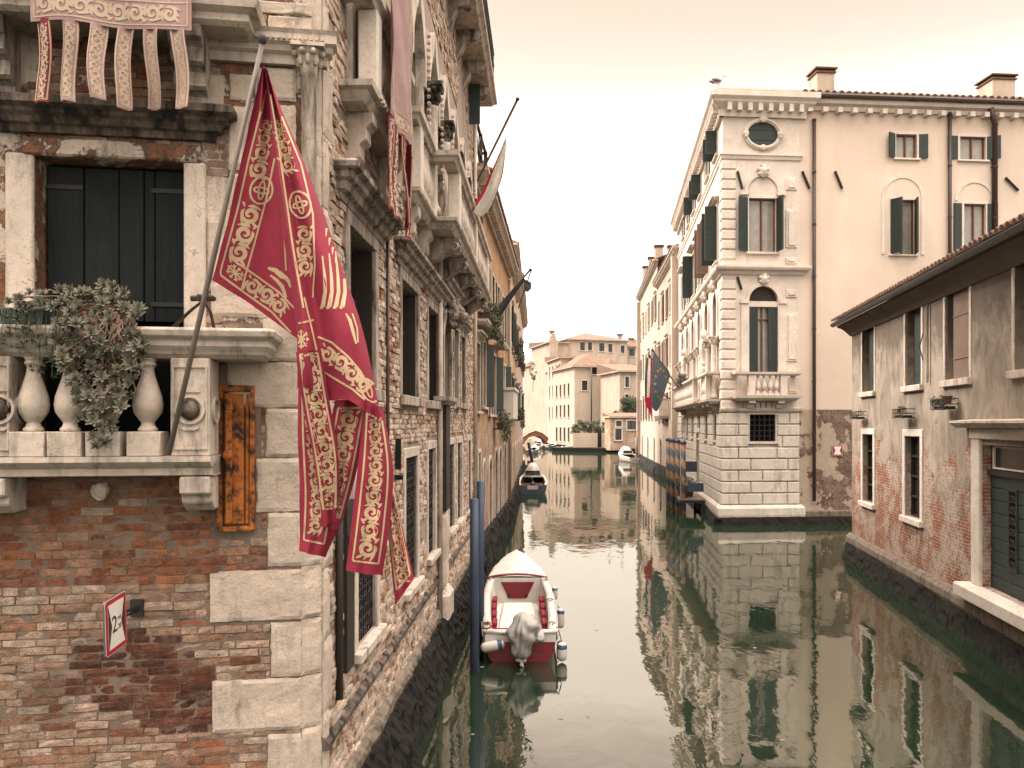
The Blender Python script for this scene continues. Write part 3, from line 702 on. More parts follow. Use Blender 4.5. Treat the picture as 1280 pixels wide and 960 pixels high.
# lion-headed arched window
w4 = window(palazzo, S, *W4, 'istrian_dark', 'dark_wood', 'void', ring=.16, proud=.05, sill=.16, arch=True, depth=.24, mull=0, trans=0)
M4 = S.at((W4[0]+W4[1])/2, 0, W4[2])
for k in range(7):
    x = -.5+.06*k; MB().tube([(x, .12, 0.02), (x+.01, .10, .5), (x+.05, .11, 1.0), (x+.12, .12, 1.25)], .03, 6).build('curtain', M_['brown_shutter'], w4, M4, smooth=True) if k < 3 else None
MB().mold(-.85, .85, [(0, 1.92), (.06, 1.92), (.08, 1.98), (.16, 2.0), (.18, 2.06), (.24, 2.08), (.24, 2.14), (0, 2.16)]).build('hood', M_['istrian_dark'], w4, M4)
hd = MB(); hd.ball((0, -.16, 1.62), .19, 14, 10, amp=.25, sc_=(1, .9, 1.1)); hd.ball((0, -.34, 1.56), .09, 10, 7, amp=.2); hd.ball((0, -.33, 1.47), .06, 8, 6)
for s_ in (-1, 1):
    hd.ball((s_*.08, -.31, 1.68), .04, 8, 6); hd.ball((s_*.16, -.14, 1.82), .06, 8, 6)
for k in range(16):
    t = 2*math.pi*k/16; hd.ball((.2*math.cos(t), -.12-.05*(k % 2), 1.62+.24*math.sin(t)), .075, 8, 6, amp=.6, seed=k)
hd.build('lion_head', M_['istrian_dark'], w4, M4)
# boxed pier, stone foot, boundary pipes
pr = MB().box(7.15, 7.70, -.16, .02, 2.5, 4.32); P1 = pr.build('pier', M_['dark_wood'], palazzo, S.M, bevel=.01)
MB().mold(7.1, 7.75, [(0, 4.325), (.2, 4.325), (.26, 4.40), (.26, 4.47), (0, 4.48)]).build('pier_cap', M_['istrian_dark'], P1, S.M)
rough_block(palazzo, S, 7.12, 7.74, 1.15, 2.5, proud=.15, seed=91, mat='quoin', name='pier_stone', n=(7, 14), amp=.04)
rough_block(palazzo, S, 7.02, 7.85, .55, 1.15, proud=.22, seed=92, mat='istrian', name='pier_foot', n=(7, 6), amp=.01)
MB().tube([(7.0, -.07, .7), (7.0, -.07, 4.3), (7.0, -.07, 7.0)], .045, 8).build('drainpipe', M_['istrian'], palazzo, S.M, smooth=True)
MB().tube([(13.95, -.07, .7), (13.95, -.07, 14)], .05, 8).build('drainpipe', M_['istrian'], palazzo, S.M, smooth=True)
MB().tube([(.38, -.05, 1.6), (.38, -.05, 3.4)], .035, 8).build('drainpipe', M_['dark_wood'], palazzo, S.M, smooth=True)
MB().tube([(2.55, -.05, 6.2), (2.55, -.05, 4.0), (2.55, -.04, 2.8)], .02, 8).build('drainpipe', M_['pipe'], palazzo, S.M, smooth=True)
sl = MB(); sl.box(3.1, 3.13, -.10, -.03, 3.45, 3.82); sl.box(3.12, 3.15, -.12, -.02, 3.32, 3.38); sl.build('iron_shutter', M_['teal_wood'], palazzo, S.M)
sl = MB(); sl.box(.62, .9, -.06, .0, 1.75, 3.3); sl.box(.66, .70, -.16, -.02, 2.9, 2.98); sl.build('iron_shutter', M_['iron'], palazzo, S.M)
# sloping ledge, foundation and weed
MB().mold(0, 14.3, [(0, 1.30), (.06, 1.31), (.065, 1.36), (0, 1.42)], ends=(False, False)).build('ledge', M_['black_stone'], palazzo, S.M)
def foundation(B, fr, x0, x1, prof, mat, name, amp=.03, step=.10, seed=0, M=None):
    G = []; n = int((x1-x0)/step)
    for i in range(n+1):
        x = x0+(x1-x0)*i/n; row = []
        for d, z in prof:
            k = amp*fbm(x*2.3, z*6, seed) + amp*.8*fbm(x*9, z*11, seed+3); row.append(Vector((x, -d-k, z+.25*amp*fbm(x*5, z*3, seed+8))))
        G.append(row)
    return MB().grid(G).build(name, mat, B, M or fr.M)
foundation(palazzo, S, 0, 14.4, [(.0, .86), (.05, .85), (.09, .80), (.10, .74), (.08, .66), (.02, .60)], M_['plinth'], 'base_stones', .03, .08, 2)
foundation(palazzo, S, -.2, 14.4, [(.02, .72), (.10, .70), (.16, .62), (.20, .5), (.22, .4), (.25, .3), (.28, .2), (.30, .1), (.33, .0), (.35, -.12)], M_['algae'], 'algae_band', .07, .05, 4)
foundation(palazzo, F, -6, .2, [(.0, .62), (.10, .60), (.14, .5), (.18, .38), (.22, .2), (.25, .0), (.28, -.12)], M_['algae'], 'algae_band', .06, .08, 5)
# loggia upstairs: columns with capitals, pointed heads, balconies
def capital(mb, x, y, z, r, n=8):
    mb.lathe([(r, 0), (r*1.1, .03), (r*1.05, .06), (r*1.35, .16), (r*1.75, .28)], x, y, z, 12); mb.box(x-r*1.9, x+r*1.9, y-r*1.9, y+r*1.9, z+.282, z+.33)
    for k in range(n):
        t = 2*math.pi*k/n; mb.ball((x+r*1.3*math.cos(t), y+r*1.3*math.sin(t), z+.12), r*.42, 6, 5, sc_=(1, 1, 1.6)); mb.ball((x+r*1.7*math.cos(t+.3), y+r*1.7*math.sin(t+.3), z+.23), r*.42, 6, 5)
for i, (a, b, c, d) in enumerate(UPW):
    w = window(palazzo, S, a, b, c, d, 'istrian', 'dark_wood', 'void', ring=.12, proud=.06, sill=0, depth=.2, mull=1, trans=1, name='loggia_window' if i else 'window')
    if i:
        Mi = S.at((a+b)/2, 0, c); hw = (b-a)/2; mb = MB()
        for s_ in (-1, 1):   # ogee head
            pts = [(s_*hw, 1.9), (s_*hw*.95, 2.3), (s_*hw*.55, 2.62), (s_*.14, 2.78), (0, 3.15), (s_*.10, 3.15), (s_*hw*.75, 2.92), (s_*(hw+.12), 2.5), (s_*(hw+.14), 1.9)]
            mb.prism(pts if s_ > 0 else pts[::-1], -.10, .05)
        mb.build('ogee_arch', M_['istrian'], w, Mi)
        ro = MB()
        for k in range(26): ro.ball((hw+.12, -.13, .2+k*.10), .035, 5, 4)
        ro.build('rope_moulding', M_['istrian'], w, Mi)
        cm = MB(); cm.lathe([(.13, 0), (.13, .08), (.10, .12), (.085, .2), (.08, 1.55), (.09, 1.6)], hw+.25, -.16, .1, 14)
        cl = cm.build('column', M_['istrian'], w, Mi, smooth=True); cm = MB(); capital(cm, hw+.25, -.16, 1.70, .085); cm.build('capital', M_['black_stone'], cl, Mi)
def side_balcony(x0, x1, d, z, rail_h, nb, brackets, bmat='istrian', peds=True, drop=.55, steps=3):
    M = S.at((x0+x1)/2, 0, z); a, b = x0-(x0+x1)/2, x1-(x0+x1)/2
    mb = MB().mold(a, b, [(0, -.16), (d-.08, -.16), (d-.05, -.12), (d-.03, -.08), (d+.02, -.06), (d+.03, -.01), (d+.0, 0), (0, 0)])
    k = a
    while k < b: mb.box(k, k+.05, -d-.045, -d, -.055, -.02); k += .10
    o = mb.build('balcony', M_['istrian'], palazzo, M)
    MB().mold(a, b, [(d-.20, rail_h-.14), (d-.02, rail_h-.14), (d, rail_h-.09), (d+.04, rail_h-.07), (d+.05, rail_h), (d-.2, rail_h)]).build('rail', M_['istrian'], o, M)
    pm = [(a, a+.22), (b-.22, b)] + ([(-.11, .11)] if b-a > 3 else [])
    for p in pm: MB().box(p[0], p[1], -d, -d+.18, .002, rail_h-.145).build('pedestal', M_['istrian_clean'], o, M, bevel=.01)
    for i in range(nb):
        x = a+.3+(b-a-.6)*i/max(1, nb-1)
        if any(p[0]-.05 < x < p[1]+.05 for p in pm): continue
        m2 = MB(); baluster(m2, x, -d+.09, .002, rail_h-.148, .075, .15, 10); m2.build('baluster', M_['istrian'], o, M, auto=True)
    if d > .3:
        m2 = MB(); baluster(m2, a+.1, -d*.45, .002, rail_h-.148, .075, .15, 10); m2.build('baluster', M_['istrian_dark'], o, M)
    for x in brackets:
        m2 = MB(); scroll_bracket(m2, x-.11, x+.11, d-.05, -.165, drop, steps); m2.build('bracket', M_[bmat], o, M)
    return o
side_balcony(.78, 2.3, .30, 7.05, .92, 7, (-.62, .62), drop=.62, steps=4)
side_balcony(3.8, 5.4, .24, 7.02, 1.0, 8, (-.6, .6), drop=.62, steps=3)
b3 = side_balcony(5.55, 11.9, .56, 7.0, .95, 22, (), drop=.9, steps=2)
M3 = S.at((5.55+11.9)/2, 0, 7.0)
for k in range(5):
    x = -2.95+1.47*k; mb = MB()
    pts = [(.02, -.165), (-.52, -.165), (-.53, -.26), (-.47, -.31)] + [(-.45+.40*t/8, -.33-.20*math.sin(t/8*math.pi*.5)**2) for t in range(9)] + [(-.06, -.62), (-.12, -.70), (-.07, -.80), (.02, -.84)]
    mb.prism(pts, x-.17, x+.17, 'x'); mb.box(x-.19, x+.19, -.54, -.02, -.20, -.166)
    for s_ in (-1, 1):
        mb.tube([(x+s_*.17, -.47+.05*math.cos(t*.8), -.30+.05*math.sin(t*.8)) for t in range(9)], .02, 5); mb.tube([(x+s_*.17, -.09+.06*math.cos(t*.8), -.72+.06*math.sin(t*.8)) for t in range(9)], .022, 5)
    mb.build('console', M_['istrian_dark'], b3, M3)
# eaves and top-floor balcony of the palazzo
tb = MB().mold(7.0, 13.6, [(0, 12.2), (.50, 12.2), (.55, 12.26), (.62, 12.30), (.62, 12.38), (0, 12.4)]); TB = tb.build('top_balcony', M_['istrian'], palazzo, S.M)
for k in range(5):
    m2 = MB(); x = 7.4+1.4*k; m2.prism([(.02, 12.195), (-.52, 12.195), (-.53, 12.08), (-.42, 12.0), (-.18, 11.95), (-.05, 11.7), (.02, 11.55)], x-.15, x+.15, 'x'); m2.build('bracket', M_['istrian_dark'], TB, S.M)
m2 = MB()
for k in range(28): x = 7.1+k*.235; m2.box(x-.01, x+.01, -.58, -.56, 12.4, 13.3)
for z in (12.7, 13.0, 13.3): m2.box(7.0, 13.6, -.585, -.555, z-.012, z+.012)
m2.build('railing', M_['iron'], TB, S.M)
m2 = MB(); m2.box(12.6, 12.64, -.30, -.04, 11.2, 12.15); m2.build('shutter', M_['green_shutter'], palazzo, S.M)
# back and far walls, roof slab so that the block is solid
bk = MB(); p0, p1 = F.pt(-6, .3), S.pt(14.3, 0); 
def slab_box(B, pts, z0, z1, mat, name):
    mb = MB(); mb.prism([(p[0], p[1]) for p in pts], z0, z1, 'z'); return mb.build(name, mat, B)
slab_box(palazzo, [F.pt(-6, .45), F.pt(-.35, .45), S.pt(.2, .45), S.pt(14.28, .45), S.pt(14.28, 7), F.pt(-6, 6)], -1, 10.9, M_['void'], 'core_wall')
slab_box(palazzo, [F.pt(-6, -.15), F.pt(.05, -.15), S.pt(.0, -.15), S.pt(.0, 8), F.pt(-6, 7)], 11.0, 11.25, M_['tile'], 'roof')
slab_box(palazzo, [S.pt(0, .45), S.pt(14.28, .45), S.pt(14.28, 7), S.pt(0, 7)], 10.9, 15.4, M_['ochre'], 'core_wall')
slab_box(palazzo, [S.pt(-.1, -.5), S.pt(14.4, -.5), S.pt(14.4, 7.2), S.pt(-.1, 7.2)], 15.5, 15.75, M_['tile'], 'roof')
# ------------------------------------------------------------------ roofs and generic houses
def tile_roof(B, name, origin, ex, ey, nx, ny, wx, wy, mat='tile', r=None):
    """barrel tiles: ex along the eave, ey up the slope, both unit vectors."""
    mb = MB(); n = ex.cross(ey).normalized(); 
    if n.z < 0: n = -n
    r = r or wx*.34
    for i in range(nx):
        for k in range(ny):
            o = origin + ex*(wx*(i+.5)+random.uniform(-.012, .012)) + ey*(wy*k) + n*random.uniform(0, .012)
            G = []
            for t in range(6):
                a = math.pi*t/5; c = ex*math.cos(a)*r + n*math.sin(a)*r
                G.append([o + c*1.08, o + c*1.08*.8 + ey*(wy*1.08) + n*.012])
            mb.grid(G); mb.face([g[0] for g in G])
    a = origin - n*.012; mb.face([a, a+ex*wx*nx, a+ex*wx*nx+ey*wy*ny, a+ey*wy*ny])
    return mb.build(name, M_[mat], B, merge=False)
def dentil_cornice(B, fr, x0, x1, z, out, h, mat, step=.5, name='cornice', dn=True, ends=(True, True)):
    mb = MB().mold(x0, x1, [(0, z), (out*.25, z), (out*.3, z+h*.28), (out*.75, z+h*.52), (out*.8, z+h*.6), (out, z+h*.72), (out, z+h*.95), (0, z+h)], ends)
    if dn:
        x = x0+.1
        while x < x1-.05: mb.box(x, x+step*.42, -out*.72, -out*.2, z+h*.18, z+h*.5); x += step
    return mb.build(name, M_[mat], B, fr.M)
def flower_box(fr, x, z, w, y=-.2, label='', group='flower boxes on the orange house', seed=0, drop=.35, size=1.0):
    M = fr.at(x, y, z); t = thing('flower_box', label, 'flower box', M, group)
    mb = MB(); mb.prism([(-w/2+.02, 0), (w/2-.02, 0), (w/2, .2), (-w/2, .2)], -.11, .11); mb.box(-w/2-.01, w/2+.01, -.12, .12, .18, .205); mb.build('trough', M_['pipe'], t, M)
    MB().box(-w/2+.1, -w/2+.13, -.02, .24, -.04, 0).box(w/2-.13, w/2-.1, -.02, .24, -.04, 0).build('iron_bracket', M_['iron'], t, M)
    leaf_mass(t, M, [((random.uniform(-w/2, w/2), random.uniform(-.18, .05), random.uniform(.15, .42*size)), .16*size) for _ in range(int(9*w/1.0)+3)] + [((random.uniform(-w/2, w/2), -.17, random.uniform(-drop, .1)), .10*size) for _ in range(int(6*w)+2)], 26, .055*size, 'leaf_dusty')
    return t
def leaf_mass(parent, M, blobs, per, size, mat, name='foliage', seed=0, flat=.5):
    rnd = random.Random(seed or random.randint(1, 10**6)); mb = MB()
    for (c, r) in blobs:
        tone = rnd.random()
        for _ in range(per):
            d = Vector((rnd.gauss(0, 1), rnd.gauss(0, 1), rnd.gauss(0, 1))); d.normalize(); p = Vector(c) + d*r*rnd.uniform(.45, 1.05)
            a = Vector((rnd.gauss(0, 1), rnd.gauss(0, 1), rnd.gauss(0, .6)+.3)).normalized(); b = a.orthogonal().normalized(); b = (Matrix.Rotation(rnd.uniform(0, 6.28), 3, a) @ b)
            s_ = size*rnd.uniform(.6, 1.3); mb.col = (min(1, max(0, tone*.6+rnd.random()*.4)), 1 if rnd.random() < .08 else 0, 0)
            e = a.cross(b); mb.face([p - b*s_, p + e*s_*flat*.6 - b*.1*s_, p + b*s_, p - e*s_*flat*.6 - b*.1*s_])
    return mb.build(name, M_[mat], parent, M, merge=False)
M_['leaf_dusty'] = leafmat('dusty_leaf', (.035, .05, .025), (.11, .12, .065), (.20, .14, .10))
M_['leaf_dark'] = leafmat('dark_leaf', (.018, .032, .014), (.06, .085, .04), (.10, .11, .05))

# ------------------------------------------------------------------ left row beyond the palazzo
def px_x(fr, px, d=0.0): return fr.sx(px, -d)
O_ = Frame(-1.0, 20.95, .065, 1)
orange = thing('orange_house', 'tall orange plastered house with dark green shutters next to the stone palazzo', 'house', O_.M)
def q_rect(fr, pa, pb, ya, yb):   # window given by its pixel columns and its rows at the left column
    a, b = fr.sx(pa), fr.sx(pb); return a, b, fr.sz((pa+pb)/2, yb)[1], fr.sz((pa+pb)/2, ya)[1]
ow = [(.55, 1.45, 4.35, 6.2), (2.2, 3.1, 4.5, 6.4), (3.9, 4.8, 4.3, 6.3), (5.6, 6.6, 4.3, 6.3), (7.6, 8.5, 4.3, 6.3), (10.2, 11.1, 4.3, 6.3)]
ow2 = [(1.0+2.1*i, 1.95+2.1*i, 7.15, 8.9) for i in range(6)]
od = [(4.2, 5.1, .55, 2.9), (6.3, 7.3, .5, 3.1), (8.1, 9.1, .5, 3.1), (10.4, 11.4, .5, 3.2), (2.4, 2.9, 1.6, 2.9), (1.0, 1.6, 1.5, 3.2)]
facade(orange, O_, 0, 13.1, -1, 10.4, ow+ow2+od, M_['orange'], arches=[12, 13, 14, 15, 16])
for i, w in enumerate(ow): window(orange, O_, *w, 'istrian', glass='void', ring=.1, proud=.03, shut=(176, 177) if i in (0, 2, 4) else (176, 150), louvre=False, hood=.2 if i == 0 else None)
for i, w in enumerate(ow2): window(orange, O_, *w, 'istrian', glass='void', ring=.1, proud=.03, shut=(176, 177) if i % 2 else None, louvre=False)
for w in od: window(orange, O_, *w, 'istrian', glass='void', ring=.1, proud=.03, arch=w[3] > 2.85 and w[0] > 2, mull=0, trans=0, sill=0, name='water_door' if w[2] < 1 else 'window')
dentil_cornice(orange, O_, 0, 13.1, 10.2, .42, .45, 'beige', .35)
slab_box(orange, [O_.pt(0, .35), O_.pt(13.1, .35), O_.pt(13.1, 8), O_.pt(0, 8)], -1, 10.35, M_['ochre'], 'core_wall')
tile_roof(orange, 'roof', O_.pt(0, -.45, 10.66), O_.x, (O_.y+Vector((0, 0, .38))).normalized(), 60, 12, .22, .40)
foundation(orange, O_, 0, 13.2, [(.02, .85), (.12, .8), (.2, .6), (.25, .4), (.3, .2), (.33, 0), (.35, -.1)], M_['algae'], 'algae_band', .09, .10, 6)
for k, x in enumerate((1.1, 3.2, 6.9)):
    MB().mold(x-.6, x+.6, [(0, 6.62), (.3, 6.64), (.36, 6.72), (.36, 6.78), (0, 6.8)]).build('window_ledge', M_['istrian'], orange, O_.M)
for k, (x, z, w) in enumerate(((1.2, 6.82, 1.1), (3.3, 6.82, 1.2))):
    flower_box(O_, x, z, w, -.25, ('flower box of dusty greenery on the nearer upper ledge of the orange house', 'flower box of bushy greenery on the farther upper ledge of the orange house')[k], size=1.2)
flower_box(O_, 6.1, 3.85, 1.0, -.25, 'flower box of pale trailing plants under the lower shuttered windows of the orange house', size=1.3)
# balcony box with pale front on the orange house
t = MB().mold(9.0, 10.8, [(0, 4.1), (.4, 4.1), (.5, 4.2), (.5, 5.2), (.55, 5.25), (.55, 5.35), (0, 5.36)]).build('balcony', M_['istrian_clean'], orange, O_.M)
for x in (9.2, 10.4):
    m2 = MB(); scroll_bracket(m2, x-.12, x+.12, .45, 4.09, .55, 2); m2.build('bracket', M_['istrian'], t, O_.M)
MB().tube([(12.9, -.08, .8), (12.9, -.08, 10.1)], .06, 8).build('drainpipe', M_['beige'], orange, O_.M, smooth=True)
# roof terrace (altana)
at = MB()
for x in (2.0, 3.6, 5.2):
    for y in (.2, 2.2): at.box(x-.06, x+.06, y-.06, y+.06, 10.6, 12.9)
for z in (11.6, 12.2, 12.85):
    at.box(1.9, 5.3, .16, .24, z-.04, z+.04); at.box(1.96, 2.04, .2, 2.2, z-.04, z+.04); at.box(5.16, 5.24, .2, 2.2, z-.04, z+.04)
at.tube([(2.0, .2, 11.6), (3.6, .2, 12.85)], .03, 5); at.tube([(3.6, .2, 11.6), (2.0, .2, 12.85)], .03, 5)
at.build('roof_terrace', M_['dark_wood'], orange, O_.M)
def row_house(fr, w, h, label, wallmat, name='house', win=(), z0s=(4.3, 7.4), wn=5, hgt=1.8, ww=.95, depth=9, sm='istrian', cor=.4, shm='green_shutter', arches=True, chim=(), seed=0, doors=3, tile='tile', hoods=True):
    rnd = random.Random(seed); B = thing(name, label, 'house', fr.M)
    holes = []; n = len(z0s)
    for z in z0s:
        for i in range(wn): x = w*(i+.5)/wn; holes.append((x-ww/2, x+ww/2, z, z+hgt))
    nh = len(holes)
    for i in range(doors): x = w*(i+.6)/max(1, doors); holes.append((x-.5, x+.5, .5, 2.9))
    facade(B, fr, 0, w, -1, h, holes, M_[wallmat], arches=list(range(nh, len(holes))))
    for i, q in enumerate(holes):
        if i < nh: window(B, fr, *q, sm, glass='void', ring=.1, proud=.04, shut=(rnd.choice((176, 172, 160)), rnd.choice((176, 165, 170))) if rnd.random() < .75 else None, shm=shm, louvre=False, hood=.16 if hoods and i % 2 else None)
        else: window(B, fr, *q, sm, glass='void', ring=.12, proud=.04, arch=True, mull=0, trans=0, sill=0, name='water_door')
    dentil_cornice(B, fr, 0, w, h-.05, cor, .4, sm, .4)
    slab_box(B, [fr.pt(0, .35), fr.pt(w, .35), fr.pt(w, depth), fr.pt(0, depth)], -1, h-.02, M_[wallmat], 'core_wall')
    tile_roof(B, 'roof', fr.pt(0, -cor-.02, h+.36), fr.x, (fr.y+Vector((0, 0, .36))).normalized(), int(w/.3), 10, .3, .45, tile)
    foundation(B, fr, 0, w, [(.02, .8), (.12, .75), (.2, .5), (.27, .25), (.32, 0), (.34, -.1)], M_['algae'], 'algae_band', .08, .15, seed)
    for (x, y, z1) in chim: chimney(B, fr, x, y, h, z1)
    return B
def chimney(B, fr, x, y, z0, z1, w=.7, mat='beige'):
    mb = MB().box(x-w/2, x+w/2, y-w/2, y+w/2, z0, z1); c = mb.build('chimney', M_[mat], B, fr.M, bevel=.02)
    k = MB(); k.box(x-w/2-.05, x+w/2+.05, y-w/2-.05, y+w/2+.05, z1, z1+.07); k.box(x-w/2-.09, x+w/2+.09, y-w/2-.09, y+w/2+.09, z1+.16, z1+.22); k.box(x-w/2+.04, x+w/2-.04, y-w/2+.04, y+w/2-.04, z1+.072, z1+.158)
    k.build('chimney_cap', M_['tile'], c, fr.M)
L3 = Frame(-.148, 34.05, .03, 1)
ochre_h = row_house(L3, 13.8, 11.3, 'ochre plastered house beyond the orange house with a low tiled roof', 'ochre', z0s=(4.3, 7.6), wn=6, seed=3)
L4 = Frame(.27, 47.9, .03, 1)
row_house(L4, 24, 12.6, 'beige house at the far end of the left bank', 'beige', z0s=(4.6, 8.2), wn=8, seed=4, doors=4)
for k, (x, z) in enumerate(((3.2, 7.3), (7.6, 4.2), (10.1, 7.2))):
    flower_box(L3, x, z, 1.1, -.3, ('flower box under the near upper window of the ochre house', 'flower box under a lower window of the ochre house', 'flower box under the far upper window of the ochre house')[k], 'flower boxes on the ochre house', size=1.3)

# ------------------------------------------------------------------ right palace
PF = Frame(8.42, 32.0, 1, .08); PS = Frame(8.42, 32.0, -.12, -1)
palace = thing('corner_palace', 'pale stone corner palace with a rusticated base and long cream side wing', 'palace', PF.M)
def pr(*q): return fr_rect(PF, *q)
tw = PF.sx(999)                              # the narrow stone end of the palace
ze = PF.sz(950, 148)[1]; zt1 = PF.sz(950, 196)[1]; zt2 = PF.sz(950, 340)[1]; zb = PF.sz(950, 512)[1]; zp = PF.sz(950, 640)[1]
wA = pr(936, 970, 248, 315); wB = pr(936, 972, 358, 466); wG = pr(937, 969, 518, 552)
ov = pr(934, 972, 153, 183)
n_ = NT('palace_render_front'); 
facade(palace, PF, 0, tw, zb, ze+.35, [wA, wB, ov], M_['pal_stone'], 'front_wall', arches=[1])
o_ = MB(); cx, cz = (ov[0]+ov[1])/2, (ov[2]+ov[3])/2; rx, rz = (ov[1]-ov[0])/2, (ov[3]-ov[2])/2
for k in range(4):                           # corners of the oval opening
    A = arc(cx, cz, rx, 90*k, 90*k+90, 6, rz); cr = (cx+rx*(1 if k in (0, 3) else -1), cz+rz*(1 if k < 2 else -1)); o_.prism([cr]+A, 0, .2)
ovw = o_.build('oval_window', M_['pal_stone'], palace, PF.M)
o_ = MB(); arch_ring(o_, cx, cz, rx, .16, -.08, .03, 0, 360, 36, rz); arch_ring(o_, cx, cz, rx+.05, .05, -.12, -.08, 0, 360, 36, rz+.05)
for t in (0, 90, 180, 270):
    x, z = cx+(rx+.08)*math.cos(R(t)), cz+(rz+.08)*math.sin(R(t)); o_.ball((x, -.10, z), .13, 8, 6, sc_=(1, .6, 1)); o_.ball((x+.12*math.sin(R(t)), -.1, z+.12*math.cos(R(t))), .08, 6, 5); o_.ball((x-.12*math.sin(R(t)), -.1, z-.12*math.cos(R(t))), .08, 6, 5)
o_.build('oval_frame', M_['pal_stone'], ovw, PF.M)
for s_ in (-1, 1):
    o_ = MB(); A = arc(cx, cz, rx*.99, 90, 270, 12, rz*.99) if s_ < 0 else arc(cx, cz, rx*.99, -90, 90, 12, rz*.99); o_.prism(A, .02, .08)
    for z in (-.2, .2): o_.box(min(cx, cx+s_*rx*.8), max(cx, cx+s_*rx*.8), .005, .02, cz+z-.02, cz+z+.02)
    o_.build('shutter', M_['green_shutter'], ovw, PF.M)
# mouldings
dentil_cornice(palace, PF, -.02, tw+.1, ze, .55, .95, 'pal_stone', .42, ends=(True, True))
MB().mold(.0, tw, [(0, zt1-.12), (.05, zt1-.12), (.08, zt1), (.12, zt1+.03), (.12, zt1+.1), (0, zt1+.12)]).build('string_course', M_['pal_stone'], palace, PF.M)
MB().mold(.0, tw+.1, [(0, zt2-.12), (.06, zt2-.12), (.12, zt2), (.26, zt2+.06), (.30, zt2+.14), (.30, zt2+.22), (0, zt2+.26)]).build('string_course', M_['pal_stone'], palace, PF.M)
# quoins of the upper storeys
for fr_, nm in ((PF, 'quoin_stone'), (PS, 'quoin_stone')):
    z = zb; i = 0
    mb = MB()
    while z < zt1-.5:
        if z > zt2 and mb.v and mb.v[-1][2] < zt2: mb.build(nm, M_['pal_stone'], palace, fr_.M, bevel=.03); mb = MB()
        if not (zt2-.4 < z < zt2+.1): 
            a, b = ((.0, .55) if fr_ is PF else (-.55, 0)); mb.box(a-(.045 if fr_ is PS else .05), b, -.05, .02, z+.02, z+.36)
        z += .40; i += 1
    mb.build(nm, M_['pal_stone'], palace, fr_.M, bevel=.03)
# rusticated base: courses on both faces as one block each
zr = [zb]; 
base_z = [zp+.28]
crs = [.40, .42, .42, .44, .42, .44, .46, .46]
def rustic(fr_, x0, x1, holes, seed):
    rnd = random.Random(seed); mb = MB(); z = zp+.30; i = 0
    while z < zb-.1:
        h = min(.46, zb-.02-z); x = x0 + (0 if i % 2 else .0); first = True
        while x < x1-.05:
            L = rnd.uniform(.9, 1.7) if not first else (1.2 if i % 2 else .7); first = False
            b = min(x+L, x1); 
            if x1-b < .3: b = x1
            a = x
            x = b
            segs = [(a, b)]
            for r in holes:
                if r[2]-.05 < z+h/2 < r[3]+.05:
                    segs = [t for s_ in segs for t in ((s_[0], min(s_[1], r[0])), (max(s_[0], r[1]), s_[1])) if t[1]-t[0] > .06]
            for s_ in segs: mb.box(s_[0]+.018, s_[1]-.018, -.07-rnd.uniform(0, .015), .02, z+.02, z+h-.02)
        z += h; i += 1
    return mb.build('rusticated_stone', M_['pal_base'], palace, fr_.M, bevel=.025)
facade(palace, PF, 0, tw, -1, zb, [wG], M_['pal_base'], 'base_wall')
rustic(PF, -.06, tw, [(wG[0]-.05, wG[1]+.05, wG[2]-.03, wG[3]+.42)], 4)
MB().mold(-.05, tw, [(0, zp-.22), (.16, zp-.22), (.18, zp-.1), (.18, zp+.16), (.10, zp+.28), (0, zp+.3)]).build('plinth', M_['pal_base'], palace, PF.M)
MB().mold(0, tw, [(0, zb-.06), (.10, zb-.06), (.12, zb), (.12, zb+.06), (0, zb+.08)]).build('string_course', M_['pal_base'], palace, PF.M)
foundation(palace, PF, -.5, 30, [(.02, zp-.2), (.24, zp-.22), (.30, .3), (.34, .12), (.36, 0), (.38, -.1)], M_['algae'], 'algae_band', .05, .15, 7)
foundation(palace, PS, -21, .5, [(.02, zp-.2), (.24, zp-.22), (.30, .3), (.34, .12), (.36, 0), (.38, -.1)], M_['algae'], 'algae_band', .05, .15, 8)
# windows of the stone end
window(palace, PF, *wG, 'pal_base', glass='void', ring=.10, proud=.03, sill=.1, mull=0, trans=0, grille=.20, bars=.02)
vs = MB()
for k in range(-3, 4):
    x = (wG[0]+wG[1])/2 + k*.21; vs.prism([(x-.095, wG[3]+.10), (x+.095, wG[3]+.10), (x+.10+.03*k, wG[3]+.50), (x-.10+.03*k, wG[3]+.50)], -.10-.005*(k % 2), .02)
vs.build('voussoir', M_['pal_base'], palace, PF.M, bevel=.02)
wa = window(palace, PF, *wA, 'pal_stone', 'red_wood', 'curtain', ring=.10, proud=.03, sill=.1, mull=1, trans=0, shut=(150, 92), depth=.14)
m = MB(); ax = (wA[0]+wA[1])/2; az = PF.sz(950, 240)[1]
arch_ring(m, ax, az, .62, .14, -.06, .02, 0, 180, 18); m.box(ax-.95, ax-.58, -.10, .02, az-.14, az); m.box(ax+.58, ax+.95, -.10, .02, az-.14, az); m.box(ax-.86, ax-.68, -.04, .02, wA[3]+.12, az-.14); m.box(ax+.68, ax+.86, -.04, .02, wA[3]+.12, az-.14)
ar = m.build('blind_arch', M_['pal_stone'], palace, PF.M)
